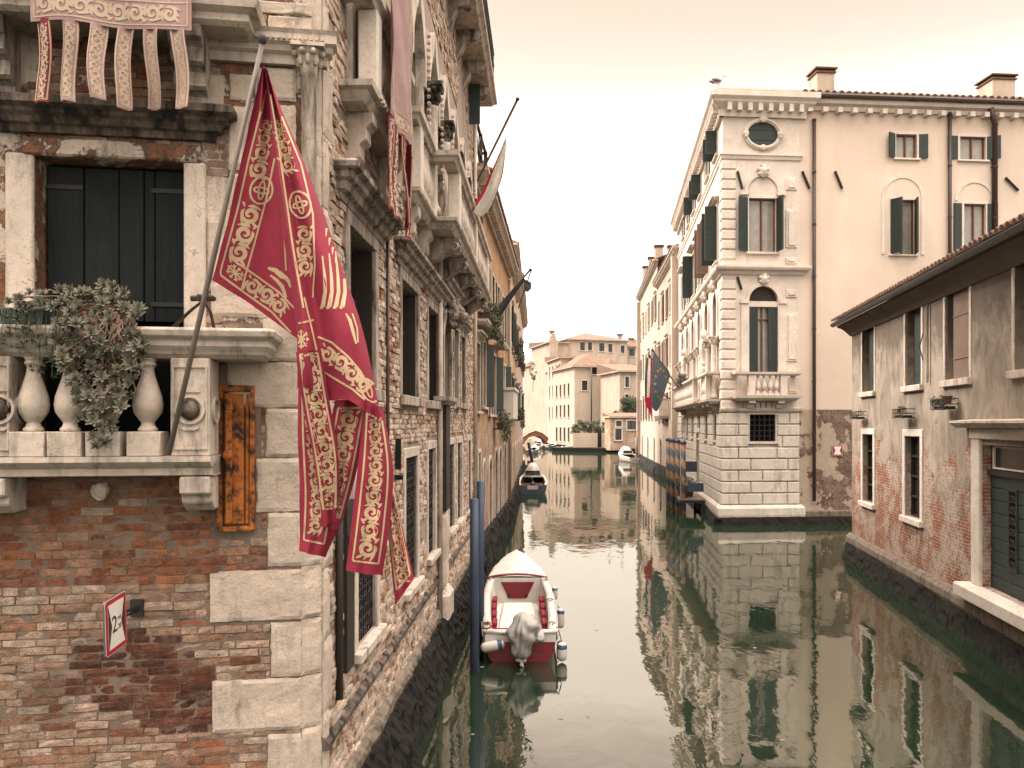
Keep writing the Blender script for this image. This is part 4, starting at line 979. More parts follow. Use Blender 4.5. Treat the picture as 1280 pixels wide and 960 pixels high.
def mask(fr_, x, z, par, s=1.0, mat='pal_stone'):
    m = MB(); m.ball((x, -.12*s, z), .2*s, 12, 9, amp=.15, sc_=(.8, .8, 1.2)); m.ball((x, -.29*s, z), .045*s, 6, 5, sc_=(1, 1, 1.5)); m.box(x-.07*s, x+.07*s, -.285*s, -.2*s, z-.12*s, z-.09*s)
    for q in (-1, 1): m.ball((x+q*.07*s, -.25*s, z+.05*s), .035*s, 6, 4); m.ball((x+q*.17*s, -.1*s, z+.12*s), .09*s, 7, 5, amp=.4); m.ball((x+q*.16*s, -.1*s, z-.06*s), .07*s, 7, 5, amp=.4)
    m.ball((x, -.12*s, z+.22*s), .12*s, 8, 5, amp=.4, sc_=(1.4, .8, .7)); return m.build('carved_mask', M_[mat], par, fr_.M)
mask(PF, ax, az+.78, ar)
wb = window(palace, PF, *wB, 'pal_stone', 'red_wood', 'curtain', ring=.15, proud=.06, sill=0, arch=True, mull=1, trans=1, shut=(None, None), depth=.16)
zt = wB[3]-(wB[1]-wB[0])/2; bx = (wB[0]+wB[1])/2
m = MB(); m.prism(arc(bx, zt+.05, (wB[1]-wB[0])/2-.02, 0, 180, 14), .10, .125); m.build('lunette', M_['dark_wood'], wb, PF.M)
m = MB(); m.box(wB[0], wB[1], .02, .12, zt-.22, zt-.0); m.build('transom', M_['pal_stone'], wb, PF.M)
for s_ in (-1, 1):
    m = MB(); lf = MB(); shutter_leaf(lf, .36, zt-.24-wB[2]); L = Matrix.Translation((wB[0]+.02 if s_ < 0 else wB[1]-.38, .06, wB[2]+.01)); lf.v = [tuple(L @ Vector(p)) for p in lf.v]; lf.build('shutter', M_['green_shutter'], wb, PF.M)
for s_ in (-1, 1): m = MB(); m.box(bx+s_*.80-.17, bx+s_*.80+.17, -.12, .02, zt-.10, zt+.06); m.box(bx+s_*.80-.13, bx+s_*.80+.13, -.07, .02, wB[2], zt-.10); m.build('impost', M_['pal_stone'], wb, PF.M)
mask(PF, bx, wB[3]+.25, wb, .9)
def pal_balcony(fr_, x0, x1, z0, z1, d, n, par, mat='pal_stone'):
    m = MB().mold(x0, x1, [(0, z0-.2), (d-.1, z0-.2), (d-.02, z0-.12), (d+.04, z0-.1), (d+.06, z0-.02), (0, z0)]); o = m.build('balcony', M_[mat], par, fr_.M)
    MB().mold(x0, x1, [(d-.22, z1-.13), (d, z1-.13), (d+.05, z1-.08), (d+.06, z1), (d-.22, z1)]).build('rail', M_[mat], o, fr_.M)
    for p in (x0, x1-.28): MB().box(p, p+.28, -d, -d+.2, z0+.002, z1-.133).build('pedestal', M_[mat], o, fr_.M, bevel=.01)
    for i in range(n):
        m = MB(); baluster(m, x0+.42+(x1-x0-.84)*i/max(1, n-1), -d+.11, z0+.002, z1-z0-.137, .105, .14, 10); m.build('baluster', M_[mat], o, fr_.M, auto=True)
    for x in (x0+.2, x1-.2):
        m = MB(); scroll_bracket(m, x-.13, x+.13, d-.08, z0-.202, .34, 2); m.build('bracket', M_[mat], o, fr_.M)
    return o
b0 = pr(930, 978, 466, 495); pal_balcony(PF, b0[0], b0[1], b0[2], b0[3], .5, 4, palace)
MB().box(b0[0]+.1, b0[1]-.1, .135, .15, b0[2], wB[2]+.0).build('door_panel', M_['void'], palace, PF.M)
# relief panels right of the windows
for q in ((982, 996, 222, 238), (982, 996, 262, 310), (982, 996, 322, 330), (982, 996, 362, 372), (982, 996, 392, 452), (982, 996, 468, 492)):
    a, b, c, d = pr(*q); m = MB(); m.box(a, b, -.05, .02, c, d); m.prism([(a+.08, c+.08), (b-.08, c+.08), (b-.08, d-.08), (a+.08, d-.08)], -.09, -.05); m.build('relief_panel', M_['pal_stone'], palace, PF.M, bevel=.03)
# cream wing
W0 = tw; W1_ = 32.0; zbr = PF.sz(1030, 512)[1]
wing_px = [((1120, 1146, 168, 198), (150, 165), False), ((1200, 1232, 171, 200), (172, 150), False), ((1114, 1143, 250, 318), (60, 70), False), ((1205, 1232, 255, 330), (172, 160), False)]
wh = [pr(*q[0]) for q in wing_px]
extra = [(wh[1][0]+5.2+3.2*i, wh[1][1]+5.2+3.2*i, wh[1][2], wh[1][3]) for i in range(4)] + [(wh[3][0]+5.2+3.2*i, wh[3][1]+5.2+3.2*i, wh[3][2], wh[3][3]) for i in range(4)]
zw = PF.sz(1150, 140)[1]
facade(palace, PF, W0, W1_, zbr, zw-.05, wh+extra, M_['pal_plaster'], 'wing_wall')
facade(palace, PF, W0, W1_, -1, zbr, [], M_['pal_brick'], 'wing_base')
for (q, shv, _), hr in zip(wing_px, wh):
    w = window(palace, PF, *hr, 'pal_stone', 'red_wood', 'curtain', ring=.10, proud=.025, sill=.08, mull=1, trans=0, shut=shv, depth=.12)
for hr in extra: window(palace, PF, *hr, 'pal_stone', 'red_wood', 'curtain', ring=.10, proud=.025, sill=.08, mull=1, trans=0, shut=(170, 170), depth=.12)
for k in (2, 3):
    m = MB(); hr = wh[k]; cx = (hr[0]+hr[1])/2; rr_ = (hr[1]-hr[0])/2+.28; arch_ring(m, cx, hr[3]+.12, rr_, .14, -.03, .02, 0, 180, 20)
    if k == 2: m.box(cx-rr_-.14, cx-rr_, -.03, .02, hr[2], hr[3]+.12); m.box(cx+rr_, cx+rr_+.14, -.03, .02, hr[2], hr[3]+.12)
    m.build('blind_arch', M_['pal_stone'], palace, PF.M)
zw = PF.sz(1150, 140)[1]
MB().mold(W0+.1, W1_, [(0, zw-.1), (.10, zw-.1), (.12, zw+.06), (.30, zw+.12), (.32, zw+.30), (0, zw+.32)], (False, True)).build('cornice', M_['pal_stone'], palace, PF.M)
m = MB(); x = W0+.25
while x < W1_: m.box(x, x+.2, -.30, -.02, zw-.22, zw-.02); x += .62
m.build('dentil', M_['pal_stone'], palace, PF.M)
MB().tube([PF.pt(W0+.1, -.42, zw+.38), PF.pt(W1_, -.42, zw+.36)], .10, 8).build('gutter', M_['pipe'], palace)
def pipe(px, z0, z1, r=.07, jog=None):
    x = PF.sx(px, -.1); pts = [(x, -.12, z0), (x, -.12, z1)]
    if jog: pts += [(x, -.16, z1+.05), (x+jog, -.3, z1+.7)]
    o = MB().tube(pts, r, 8).build('drainpipe', M_['pipe'], palace, PF.M, smooth=True)
    m = MB(); z = z0+.6
    while z < z1: m.lathe([(r+.02, 0), (r+.02, .06)], x, -.12, z, 8); z += 2.1
    m.build('pipe_collar', M_['pipe'], o, PF.M)
pipe(1017.5, .9, PF.sz(1017, 150)[1]); pipe(1187, PF.sz(1187, 420)[1], PF.sz(1187, 142)[1]); pipe(1243, PF.sz(1243, 420)[1], PF.sz(1243, 160)[1], .11, -.3)
MB().box(W0, W1_, -.12, .02, zp-.5, zp+.05).build('kerb_stone', M_['plinth'], palace, PF.M, bevel=.04)
for q in ((922, 214, 928, 236), (1003, 214, 1012, 236), (1044, 214, 1053, 236), (1257, 222, 1273, 238), (922, 346, 927, 362)):
    x0, z0 = PF.sz(q[0], q[1], -.06); x1, z1 = PF.sz(q[2], q[3], -.06); MB().tube([(x0, -.06, z0), (x1, -.06, z1)], .05, 6).build('tie_bar', M_['iron'], palace, PF.M)
slab_box(palace, [PF.pt(.35, .4), PF.pt(32, .4), PF.pt(32, 12), PS.pt(-20, .4)], -1, ze+.3, M_['pal_plaster'], 'core_wall')
tile_roof(palace, 'roof', PF.pt(W0-.1, -.45, zw+.46), PF.x, (PF.y+Vector((0, 0, .30))).normalized(), 96, 12, .30, .45)
slab_box(palace, [PF.pt(-.4, -.45), PF.pt(tw+.2, -.45), PF.pt(tw+.2, 6), PS.pt(-20, 6), PS.pt(-20, -.45)], ze+.96, ze+1.02, M_['pal_stone'], 'roof_slab')
chimney(palace, PF, PF.sx(1040), .9, zw+.4, PF.sz(1040, 84)[1], .75); chimney(palace, PF, PF.sx(1270), 1.2, zw+.4, PF.sz(1265, 90)[1], 1.0)
for x in (PF.sx(1160), PF.sx(1220)): m = MB(); m.lathe([(.14, 0), (.10, .2), (.16, .26), (.05, .42)], x, 1.2, zw+.85, 8); m.build('roof_vent', M_['tile'], palace, PF.M)
# canal side of the palace
bays = [-1.9-2.95*i for i in range(6)]
hs = []
for x in bays: hs += [(x-.55, x+.55, wA[2]-.1, wA[3]), (x-.5, x+.5, zt1+.55, zt1+1.5), (x-.6, x+.6, zb+.45, wB[3]), (x-.42, x+.42, wG[2], wG[3])]
hs.append((-8.9, -7.6, .8, 3.6))
facade(palace, PS, -20, 0, zb, ze+.35, [h for h in hs if h[2] > zb], M_['pal_stone'], 'canal_wall', arches=[i for i, h in enumerate([h for h in hs if h[2] > zb]) if abs(h[3]-wB[3]) < .01])
facade(palace, PS, -20, 0, -1, zb, [h for h in hs if h[2] <= zb], M_['pal_base'], 'base_wall')
rustic(PS, -20, .06, [(h[0]-.1, h[1]+.1, h[2]-.1, h[3]+.1) for h in hs if h[2] <= zb], 5)
MB().mold(-20, .05, [(0, zp-.22), (.16, zp-.22), (.18, zp-.1), (.18, zp+.16), (.10, zp+.28), (0, zp+.3)], (False, False)).build('plinth', M_['pal_base'], palace, PS.M)
dentil_cornice(palace, PS, -20, .02, ze, .55, .95, 'pal_stone', .42, ends=(False, True))
MB().mold(-20, 0, [(0, zt2-.12), (.06, zt2-.12), (.12, zt2), (.26, zt2+.06), (.30, zt2+.14), (.30, zt2+.22), (0, zt2+.26)], (False, True)).build('string_course', M_['pal_stone'], palace, PS.M)
MB().mold(-20, 0, [(0, zt1-.12), (.05, zt1-.12), (.08, zt1), (.12, zt1+.03), (.12, zt1+.1), (0, zt1+.12)], (False, True)).build('string_course', M_['pal_stone'], palace, PS.M)
for i, x in enumerate(bays):
    window(palace, PS, x-.55, x+.55, wA[2]-.1, wA[3], 'pal_stone', glass='glass', ring=.14, proud=.06, shut=(90, 92) if i in (0, 1) else ((172, 176) if i != 3 else (90, 176)), hood=.32, louvre=True, shm='green_shutter' if i != 1 else 'brown_shutter')
    window(palace, PS, x-.5, x+.5, zt1+.55, zt1+1.5, 'pal_stone', glass='glass', ring=.12, proud=.05, shut=(90, 88) if i in (0, 2) else ((93, 176) if i == 3 else (176, 176)))
    w = window(palace, PS, x-.6, x+.6, zb+.45, wB[3], 'pal_stone', glass='glass', ring=.18, proud=.08, arch=True, sill=.1)
    for s_ in (-1, 1):
        m = MB(); m.lathe([(.15, 0), (.15, .1), (.11, .16), (.10, 2.1), (.12, 2.2)], x+s_*.95, -.22, zb+.5, 12); m.build('column', M_['pal_stone'], w, PS.M, smooth=True)
        m = MB(); capital(m, x+s_*.95, -.22, zb+2.7, .13, 6); m.build('capital', M_['pal_stone'], w, PS.M)
    mask(PS, x, wB[3]+.3, w, 1.1)
    window(palace, PS, x-.42, x+.42, wG[2], wG[3], 'pal_base', glass='void', ring=.1, proud=.03, mull=0, trans=0, grille=.2, bars=.02)
window(palace, PS, -8.9, -7.6, .8, 3.6, 'pal_base', glass='void', ring=.2, proud=.08, mull=1, trans=0, sill=0, name='water_door')
zb1 = b0[2]-.1
pal_balcony(PS, -2.9, -.9, zb1, zb1+1.1, .55, 5, palace); pal_balcony(PS, -15.2, -4.4, zb1, zb1+1.1, .7, 24, palace)
for x in (-3.35, -12.2):    # two carved figures between the piano nobile bays
    st = MB(); st.lathe([(.22, 0), (.26, .25), (.20, .7), (.26, 1.1), (.24, 1.5), (.10, 1.65)], x, -.3, zb+1.6, 10); st.ball((x, -.32, zb+3.42), .17, 10, 8, amp=.2)
    for k in range(7): st.ball((x+.25*math.cos(k), -.35, zb+1.8+.25*k), .15, 7, 5, amp=.5, seed=k)
    st.build('carved_figure', M_['pal_stone'], palace, PS.M)

# ------------------------------------------------------------------ right bank beyond the palace
def row_frame(ax, ay, bx, by): d = Vector((ax-bx, ay-by)); return Frame(bx, by, d.x, d.y), d.length
fr1, w1 = row_frame(10.82, 52.0, 12.0, 66.0)
row_house(fr1, w1, 15.2, 'tall beige house behind the flags beyond the corner palace', 'beige', z0s=(4.2, 8.2, 11.8), wn=5, hgt=2.1, seed=11, chim=((2, 1, 18.0), (9, 1, 17.5)), shm='brown_shutter')
fr2, w2 = row_frame(12.0, 66.02, 13.75, 86.0)
row_house(fr2, w2, 17.2, 'farthest pale house of the right bank with tall chimneys', 'cream', z0s=(4.4, 8.6, 12.8), wn=6, hgt=2.1, seed=12, chim=((1, .6, 20.5), (8, .6, 20.0), (15, .6, 19.6)), shm='brown_shutter')
m = MB()
m.box(.0, .7, -.35, .3, 0, 17.0); m.build('chimney_breast', M_['beige'], bpy.data.objects['house.003'] if 'house.003' in bpy.data.objects else None, fr2.M)
m = MB(); m.box(w1-.9, w1-.2, -.4, .3, 0, 15.0); m.build('chimney_breast', M_['cream'], bpy.data.objects['house.002'] if 'house.002' in bpy.data.objects else None, fr1.M)
bg_ = MB().mold(5.0, 7.6, [(0, 4.4), (.6, 4.4), (.7, 4.6), (.7, 5.7), (.75, 5.8), (0, 5.82)]); bg_.build('balcony', M_['istrian_clean'], bpy.data.objects.get('house.002'), fr1.M)

# ------------------------------------------------------------------ right house
H_ = Frame(10.2, 24.0, -.165, -1)
house = thing('canal_house', 'low grey house of peeling plaster over brick with a dark green water door', 'house', H_.M)
u = [q_rect(H_, *q) for q in ((1078, 1093, 402, 489), (1132, 1152, 376, 482), (1182, 1212, 350, 474))]
l = [q_rect(H_, *q) for q in ((1079, 1092, 543, 626), (1132, 1151, 545, 650))]
hd_ = q_rect(H_, 1228, 1330, 558, 745)
zu0, zu1 = sum(q[2] for q in u)/3, sum(q[3] for q in u)/3; zl0, zl1 = (l[0][2]+l[1][2])/2, (l[0][3]+l[1][3])/2
u = [(q[0], q[1], zu0, zu1) for q in u]; l = [(q[0], q[1], zl0, zl1) for q in l]
zstep = H_.sz(1212, 729, -.1)[1]; hd_ = (hd_[0], hd_[1]+.4, zstep, H_.sz(1230, 556)[1])
zev = H_.sz(1075, 404)[1]
hx = 17.5; more = [(u[2][1]+1.9+2.4*i, u[2][1]+2.95+2.4*i, zu0, zu1) for i in range(2)]
facade(house, H_, 0, hx, -1, zev, u+l+[hd_]+more, M_['house'], 'wall')
for i, q in enumerate(u+more): window(house, H_, *q, 'istrian', 'dark_wood', 'void', ring=.10, proud=.02, sill=.14, mull=0, trans=0, depth=.22)
for i, q in enumerate(u+more):
    if i == 2: continue
    for a_, b_ in ((q[0]+.22, (q[0]+q[1])/2+.10), ((q[0]+q[1])/2+.105, q[1]-.01)):
        m = MB(); m.box(a_, b_, .13, .17, q[2]+.02, q[3]-.02)
        for z in (q[2]+.25, (q[2]+q[3])/2, q[3]-.35): m.box(a_, b_, .118, .13, z, z+.03)
        m.build('shutter', M_['green_shutter'], house, H_.M)
q = u[2]; m = MB(); m.box(q[0]+.25, q[1]-.02, .06, .11, q[2], q[3]-.12); 
for z in (q[2]+.4, q[3]-.7): m.box(q[0]+.25, q[1]-.02, .045, .06, z, z+.03)
m.build('shutter', M_['brown_shutter'], house, H_.M, bevel=.01)
for q in l: window(house, H_, *q, 'istrian_clean', 'dark_wood', 'glass', ring=.16, proud=.03, sill=.14, mull=1, trans=3, depth=.15)
# door
dx0, dx1, dz0, dz1 = hd_; ztr = dz1-.55
m = MB(); m.box(dx0-.38, dx0-.003, -.06, .22, dz0, dz1+.1); m.box(dx1+.003, dx1+.38, -.06, .22, dz0, dz1+.1); DR = m.build('door', M_['istrian_clean'], house, H_.M, bevel=.015)
m = MB(); m.box(dx0-.42, dx1+.42, -.08, .22, dz1+.102, dz1+.30); m.build('lintel', M_['istrian_clean'], DR, H_.M, bevel=.015)
m = MB().mold(dx0-.5, dx1+.5, [(0, dz1+.31), (.20, dz1+.31), (.30, dz1+.40), (.30, dz1+.44), (0, dz1+.47)]); m.build('canopy_slab', M_['istrian'], DR, H_.M)
m = MB()
n = 9
for i in range(n): z = dz0+(ztr-dz0)*i/n; m.box(dx0, dx1, .14, .19, z+.008, dz0+(ztr-dz0)*(i+1)/n-.006)
lf = m.build('door_leaf', M_['green_shutter'], DR, H_.M, bevel=.008)
for a in (dx0+(dx1-dx0)*.28, dx0+(dx1-dx0)*.72):
    m = MB(); z0, z1 = dz0+.45, ztr-.2; m.box(a-.17, a-.13, .115, .14, z0, z1); m.box(a+.13, a+.17, .115, .14, z0, z1); m.box(a-.13, a+.13, .115, .14, z0, z0+.04); m.box(a-.13, a+.13, .115, .14, z1-.04, z1); m.build('panel_frame', M_['green_shutter'], lf, H_.M)
    MB().box(a-.13, a+.13, .128, .138, z0+.04, z1-.04).build('dark_glass', M_['void'], lf, H_.M)
    g = MB(); k = z0+.1
    while k < z1-.1:
        for s_ in (-1, 1): g.tube([(a+s_*.05+.05*math.cos(t*.9), .118, k+.07*math.sin(t*.9)*(1-.05*t)) for t in range(8)], .008, 5)
        g.tube([(a-.13, .12, k-.06), (a, .12, k+.06), (a+.13, .12, k-.06)], .008, 5); k += .19
    g.build('scroll_grille', M_['pipe'], lf, H_.M)
MB().box((dx0+dx1)/2-.02, (dx0+dx1)/2+.02, .125, .14, dz0, ztr).build('door_edge', M_['green_shutter'], lf, H_.M)
MB().box(dx0-.1, dx1+.1, .08, .2, ztr, ztr+.1).build('transom_bar', M_['dark_wood'], DR, H_.M)
m = MB(); rect_ring(m, dx0+.22, dx1-.1, ztr+.15, dz1-.05, .03, .1, .14, True); fl = m.build('fanlight', M_['istrian_clean'], DR, H_.M); MB().box(dx0, dx1, .15, .16, ztr+.1, dz1).build('pane', M_['glass'], fl, H_.M)
m = MB(); m.box(dx0-.55, dx1+.6, -.32, .2, dz0-.26, dz0-.003); m.build('door_step', M_['istrian_clean'], DR, H_.M, bevel=.03)
# base ledge, algae
zl_ = H_.sz(1067, 668)[1]
foundation(house, H_, -.12, hx, [(0, zl_+.02), (.08, zl_), (.15, zl_-.08), (.16, zl_-.22), (.12, zl_-.32), (.02, zl_-.36)], M_['plinth'], 'base_ledge', .02, .15, 12)
foundation(house, H_, -.15, hx, [(.02, zl_-.3), (.10, zl_-.32), (.14, .42), (.17, .35), (.19, .25), (.21, .15), (.24, .06), (.26, -.02), (.28, -.1)], M_['algae'], 'algae_band', .05, .05, 13)
slab_box(house, [H_.pt(.02, .3), H_.pt(hx, .3), H_.pt(hx, 8), H_.pt(.02, 8)], -1, zev, M_['house'], 'core_wall')
m = MB().mold(-.05, hx, [(0, zev-.28), (.04, zev-.27), (.10, zev-.18), (.22, zev-.04), (.34, zev+.03), (.34, zev+.08), (0, zev+.09)]); m.build('eave', M_['house'], house, H_.M)
n_ = 16; G_ = []
gt = MB()
for i in range(n_+1):
    x = -.45+(hx+.4)*i/n_; G_.append([Vector((x, -.44-.085*math.cos(R(t)), zev+.13-.085*math.sin(R(t)))) for t in range(0, 181, 20)])
gt.grid(G_); gt.tube([(-.45, -.525, zev+.13), (hx, -.525, zev+.13)], .014, 6); gt.face([G_[0][k] for k in range(len(G_[0]))]); gt.build('gutter', M_['gutter'], house, H_.M)
tile_roof(house, 'roof', H_.pt(-.42, -.50, zev+.20), H_.x, (H_.y+Vector((0, 0, .40))).normalized(), 85, 12, .21, .38)
MB().tube([(u[1][1]+.55, -.06, zev-.3), (u[1][1]+.55, -.06, 4.9)], .03, 6).build('drainpipe', M_['house'], house, H_.M)
MB().tube([(u[1][1]+.25, -.05, zev-.9), (u[1][1]+.18, -.10, zev-1.2), (u[1][1]+.24, -.05, zev-1.5)], .012, 5).build('cable', M_['iron'], house, H_.M)

# ------------------------------------------------------------------ houses across the end of the canal
def far_block(name, label, p0, p1, depth, z0, z1, wallm, wins, roof='hip', rise=2.5, over=.5, side=(), tilem='far_tile', mat_w='dark_wood', shut=False, thk=.25):
    """p0,p1 ground points of the front (left, right); wins: (x0,x1,z0,z1) in front coords."""
    fr = Frame(p0[0], p0[1], p1[0]-p0[0], p1[1]-p0[1]); w = (Vector(p1)-Vector(p0)).length
    B = thing(name, label, 'house', fr.M)
    facade(B, fr, 0, w, z0, z1, wins, M_[wallm], thick=thk)
    for q in wins:
        window(B, fr, *q, 'istrian_clean', glass='glass', ring=.16, proud=.05, sill=.16, mull=1, trans=0, depth=.15)
    fs = Frame(*fr.pt(0, depth).xy, -fr.y.x, -fr.y.y); 
    facade(B, fs, 0, depth, z0, z1, side, M_[wallm], 'side_wall', thick=thk)
    for q in side: window(B, fs, *q, 'istrian_clean', glass='glass', ring=.18, proud=.06, sill=.16, mull=0, trans=0, depth=.15)
    slab_box(B, [fr.pt(.3, .3), fr.pt(w, .3), fr.pt(w, depth), fr.pt(.3, depth)], z0, z1-.02, M_[wallm], 'core_wall')
    o = over; c = [fr.pt(-o, -o, z1), fr.pt(w+o, -o, z1), fr.pt(w+o, depth+o, z1), fr.pt(-o, depth+o, z1)]
    m = MB(); m.prism([(p.x, p.y) for p in c], z1-.12, z1+.08, 'z'); m.build('eave', M_['beige'], B)
    m = MB(); c = [p+Vector((0, 0, .1)) for p in c]
    if roof == 'hip':
        h = min(w, depth)/2; r0 = fr.pt(min(h, w/2), depth/2, z1+rise) if w > depth else fr.pt(w/2, h, z1+rise); r1 = fr.pt(max(w-h, w/2), depth/2, z1+rise) if w > depth else fr.pt(w/2, depth-h, z1+rise)
        if w > depth: m.face([c[0], c[1], r1, r0]); m.face([c[1], c[2], r1]); m.face([c[2], c[3], r0, r1]); m.face([c[3], c[0], r0])
        else: m.face([c[0], c[1], r0]); m.face([c[1], c[2], r1, r0]); m.face([c[2], c[3], r1]); m.face([c[3], c[0], r0, r1])
    elif roof == 'mono':
        u0 = Vector((0, 0, rise)); m.face([c[0], c[1], c[2]+u0, c[3]+u0]); m.face([c[1], c[2], c[2]+u0]); m.face([c[3], c[0], c[3]+u0]); m.face([c[2], c[3], c[3]+u0, c[2]+u0])
    m.build('roof', M_[tilem], B)
    return B, fr
def G2(px, Y): return ((px-640)/1000.0*Y, Y)
def zz(py, Y): return CAMZ+(530-py)/1000.0*Y
def fw(fr, Y, *q):  # window of a far front by pixels
    a, za = fr.sz(q[0], q[3]); b, zb_ = fr.sz(q[1], q[2]); return (a, b, za, zb_)
# main white house
Y = 140; f = Frame(*G2(718, Y), *(Vector(G2(776, Y+3))-Vector(G2(718, Y))))
far_block('white_house', 'plain white house with a hipped tile roof facing the end of the canal', G2(718, Y), G2(764, Y+1.5), 14, .2, zz(458, Y), 'cream',
    [fw(f, Y, *q) for q in ((739, 747, 459.5, 468), (754, 759, 459.5, 469), (727, 733.5, 476, 488))], rise=2.6, side=[(2.2+2.6*i, 3.3+2.6*i, z, z+2.3) for i in range(4) for z in (5.2, 9.0)] + [(2.2+2.6*i, 3.4+2.6*i, .8, 3.4) for i in range(4)])
f = Frame(*G2(760, 142), *(Vector(G2(776, 143.5))-Vector(G2(760, 142))))
far_block('white_house', 'narrow white wing set back right of the plain white house', G2(760.5, 143), G2(777, 144.5), 9, .2, zz(461, 143), 'cream', [fw(f, 142, *q) for q in ((766, 773, 462, 470),)], rise=2.0)
Y = 170; f = Frame(*G2(707, Y), *(Vector(G2(784, Y+4))-Vector(G2(707, Y))))
far_block('upper_house', 'tall cream house behind with a broad pyramid tile roof', G2(709, Y), G2(784, Y+4), 16, .2, zz(424, Y), 'cream', [fw(f, Y, *q) for q in ((723, 729, 428, 438), (733, 738, 428, 438), (747, 753.5, 429, 439), (758.5, 763.5, 430, 440), (774, 779, 432, 441))], rise=2.3)
Y = 176; f = Frame(*G2(784, Y), *(Vector(G2(806, Y+1))-Vector(G2(784, Y))))
far_block('upper_house', 'low cream house with chimneys right of the pyramid roof', G2(784, Y), G2(812, Y+1), 10, .2, zz(433, Y), 'cream', [fw(f, Y, *q) for q in ((786, 793, 436, 445),)], rise=2)
Y = 168; f = Frame(*G2(686, Y), *(Vector(G2(709, Y+1))-Vector(G2(686, Y))))
fb, ff = far_block('upper_house', 'cream house with a scrolled gable left of the pyramid roof', G2(686, Y), G2(710, Y+1), 14, .2, zz(428, Y), 'beige', [], rise=1.2, roof='mono')
m = MB(); m.prism([(0, 16), (.0, 22.0), (.5, 22.8), (.9, 23.0), (1.3, 22.8), (1.5, 21.8), (1.9, 21.4), (1.9, 16)], -.5, .2); m.build('gable', M_['beige'], fb, ff.M)
Y = 150; f = Frame(*G2(681, Y), *(Vector(G2(719, Y+2))-Vector(G2(681, Y))))
far_block('mid_house', 'cream house with a dentilled eave behind the plain white house', G2(701, Y), G2(740, Y+1), 12, .2, zz(447, Y), 'cream', [fw(f, Y, *q) for q in ((706, 713, 450, 458),)], rise=1.0, roof='mono', side=[(1.5+3*i, 2.5+3*i, z, z+2.4) for i in range(4) for z in (5, 9.2, 13.0)])
Y = 128; f = Frame(*G2(774, Y), *(Vector(G2(806, Y+1))-Vector(G2(774, Y))))
far_block('tan_house', 'tan house with brown shutters right of the white house', G2(774.5, Y), G2(812, Y+1), 10, .2, zz(464, Y), 'beige', [fw(f, Y, *q) for q in ((781, 785.5, 471, 484), (797, 801.5, 470, 483), (781, 785, 493, 500), (797, 801, 492, 500))], rise=1.8, roof='mono')
Y = 112; f = Frame(*G2(763, Y), *(Vector(G2(806, Y+1))-Vector(G2(763, Y))))
far_block('brick_shed', 'low brick outbuilding on the water below the tree', G2(763, Y), G2(803, Y+1), 2.5, .3, zz(521, Y), 'far_brick', [fw(f, Y, *q) for q in ((784, 795, 526, 537), (770, 777, 526, 533), (769, 777, 536, 550))], rise=.5, roof='mono', over=.25)
# receding left bank of the side canal
for k, (pa, Ya, pb, Yb, top, wm) in enumerate(((684, 170, 699, 152, 458, 'cream'), (671, 200, 681, 175, 470, 'beige'), (663, 230, 669, 204, 476, 'cream'))):
    d = Vector(G2(pb, Yb))-Vector(G2(pa, Ya)); L = d.length
    far_block('canal_side_house', ('cream house with a small balcony on the side canal', 'beige house behind the balcony house on the side canal', 'distant pale house closing the side canal')[k], G2(pa, Ya), G2(pb, Yb), 9, .2, zz(top, Yb), wm, [(L*(i+.5)/5-.6, L*(i+.5)/5+.6, z, z+2.2) for i in range(5) for z in (4.6, 8.4)], rise=1.5)
far_block('canal_side_house', 'far terracotta roofed house behind the left bank', G2(668, 215), G2(684, 216), 10, .2, zz(456, 215), 'beige', [], rise=2.0)
# quay wall under the garden
qd = thing('garden_wall', 'low pale garden wall along the water below the bushes', 'wall', Matrix.Translation((*G2(716, 118), 0)))
slab_box(qd, [G2(716, 118), G2(747, 118.3), G2(747, 119), G2(716, 119)], -.5, zz(541.5, 118), M_['cream'], 'wall')
slab_box(qd, [G2(752, 118.3), G2(764, 118.5), G2(764, 119), G2(752, 119)], -.5, zz(541.5, 118), M_['cream'], 'wall')
slab_box(qd, [G2(747, 118.6), G2(752, 118.6), G2(752, 119), G2(747, 119)], .0, zz(538, 118), M_['dark_wood'], 'gate')
slab_box(qd, [G2(690, 117.3), G2(806, 111.4), G2(812, 118), G2(690, 119.5)], -.6, .55, M_['algae'], 'quay_edge')

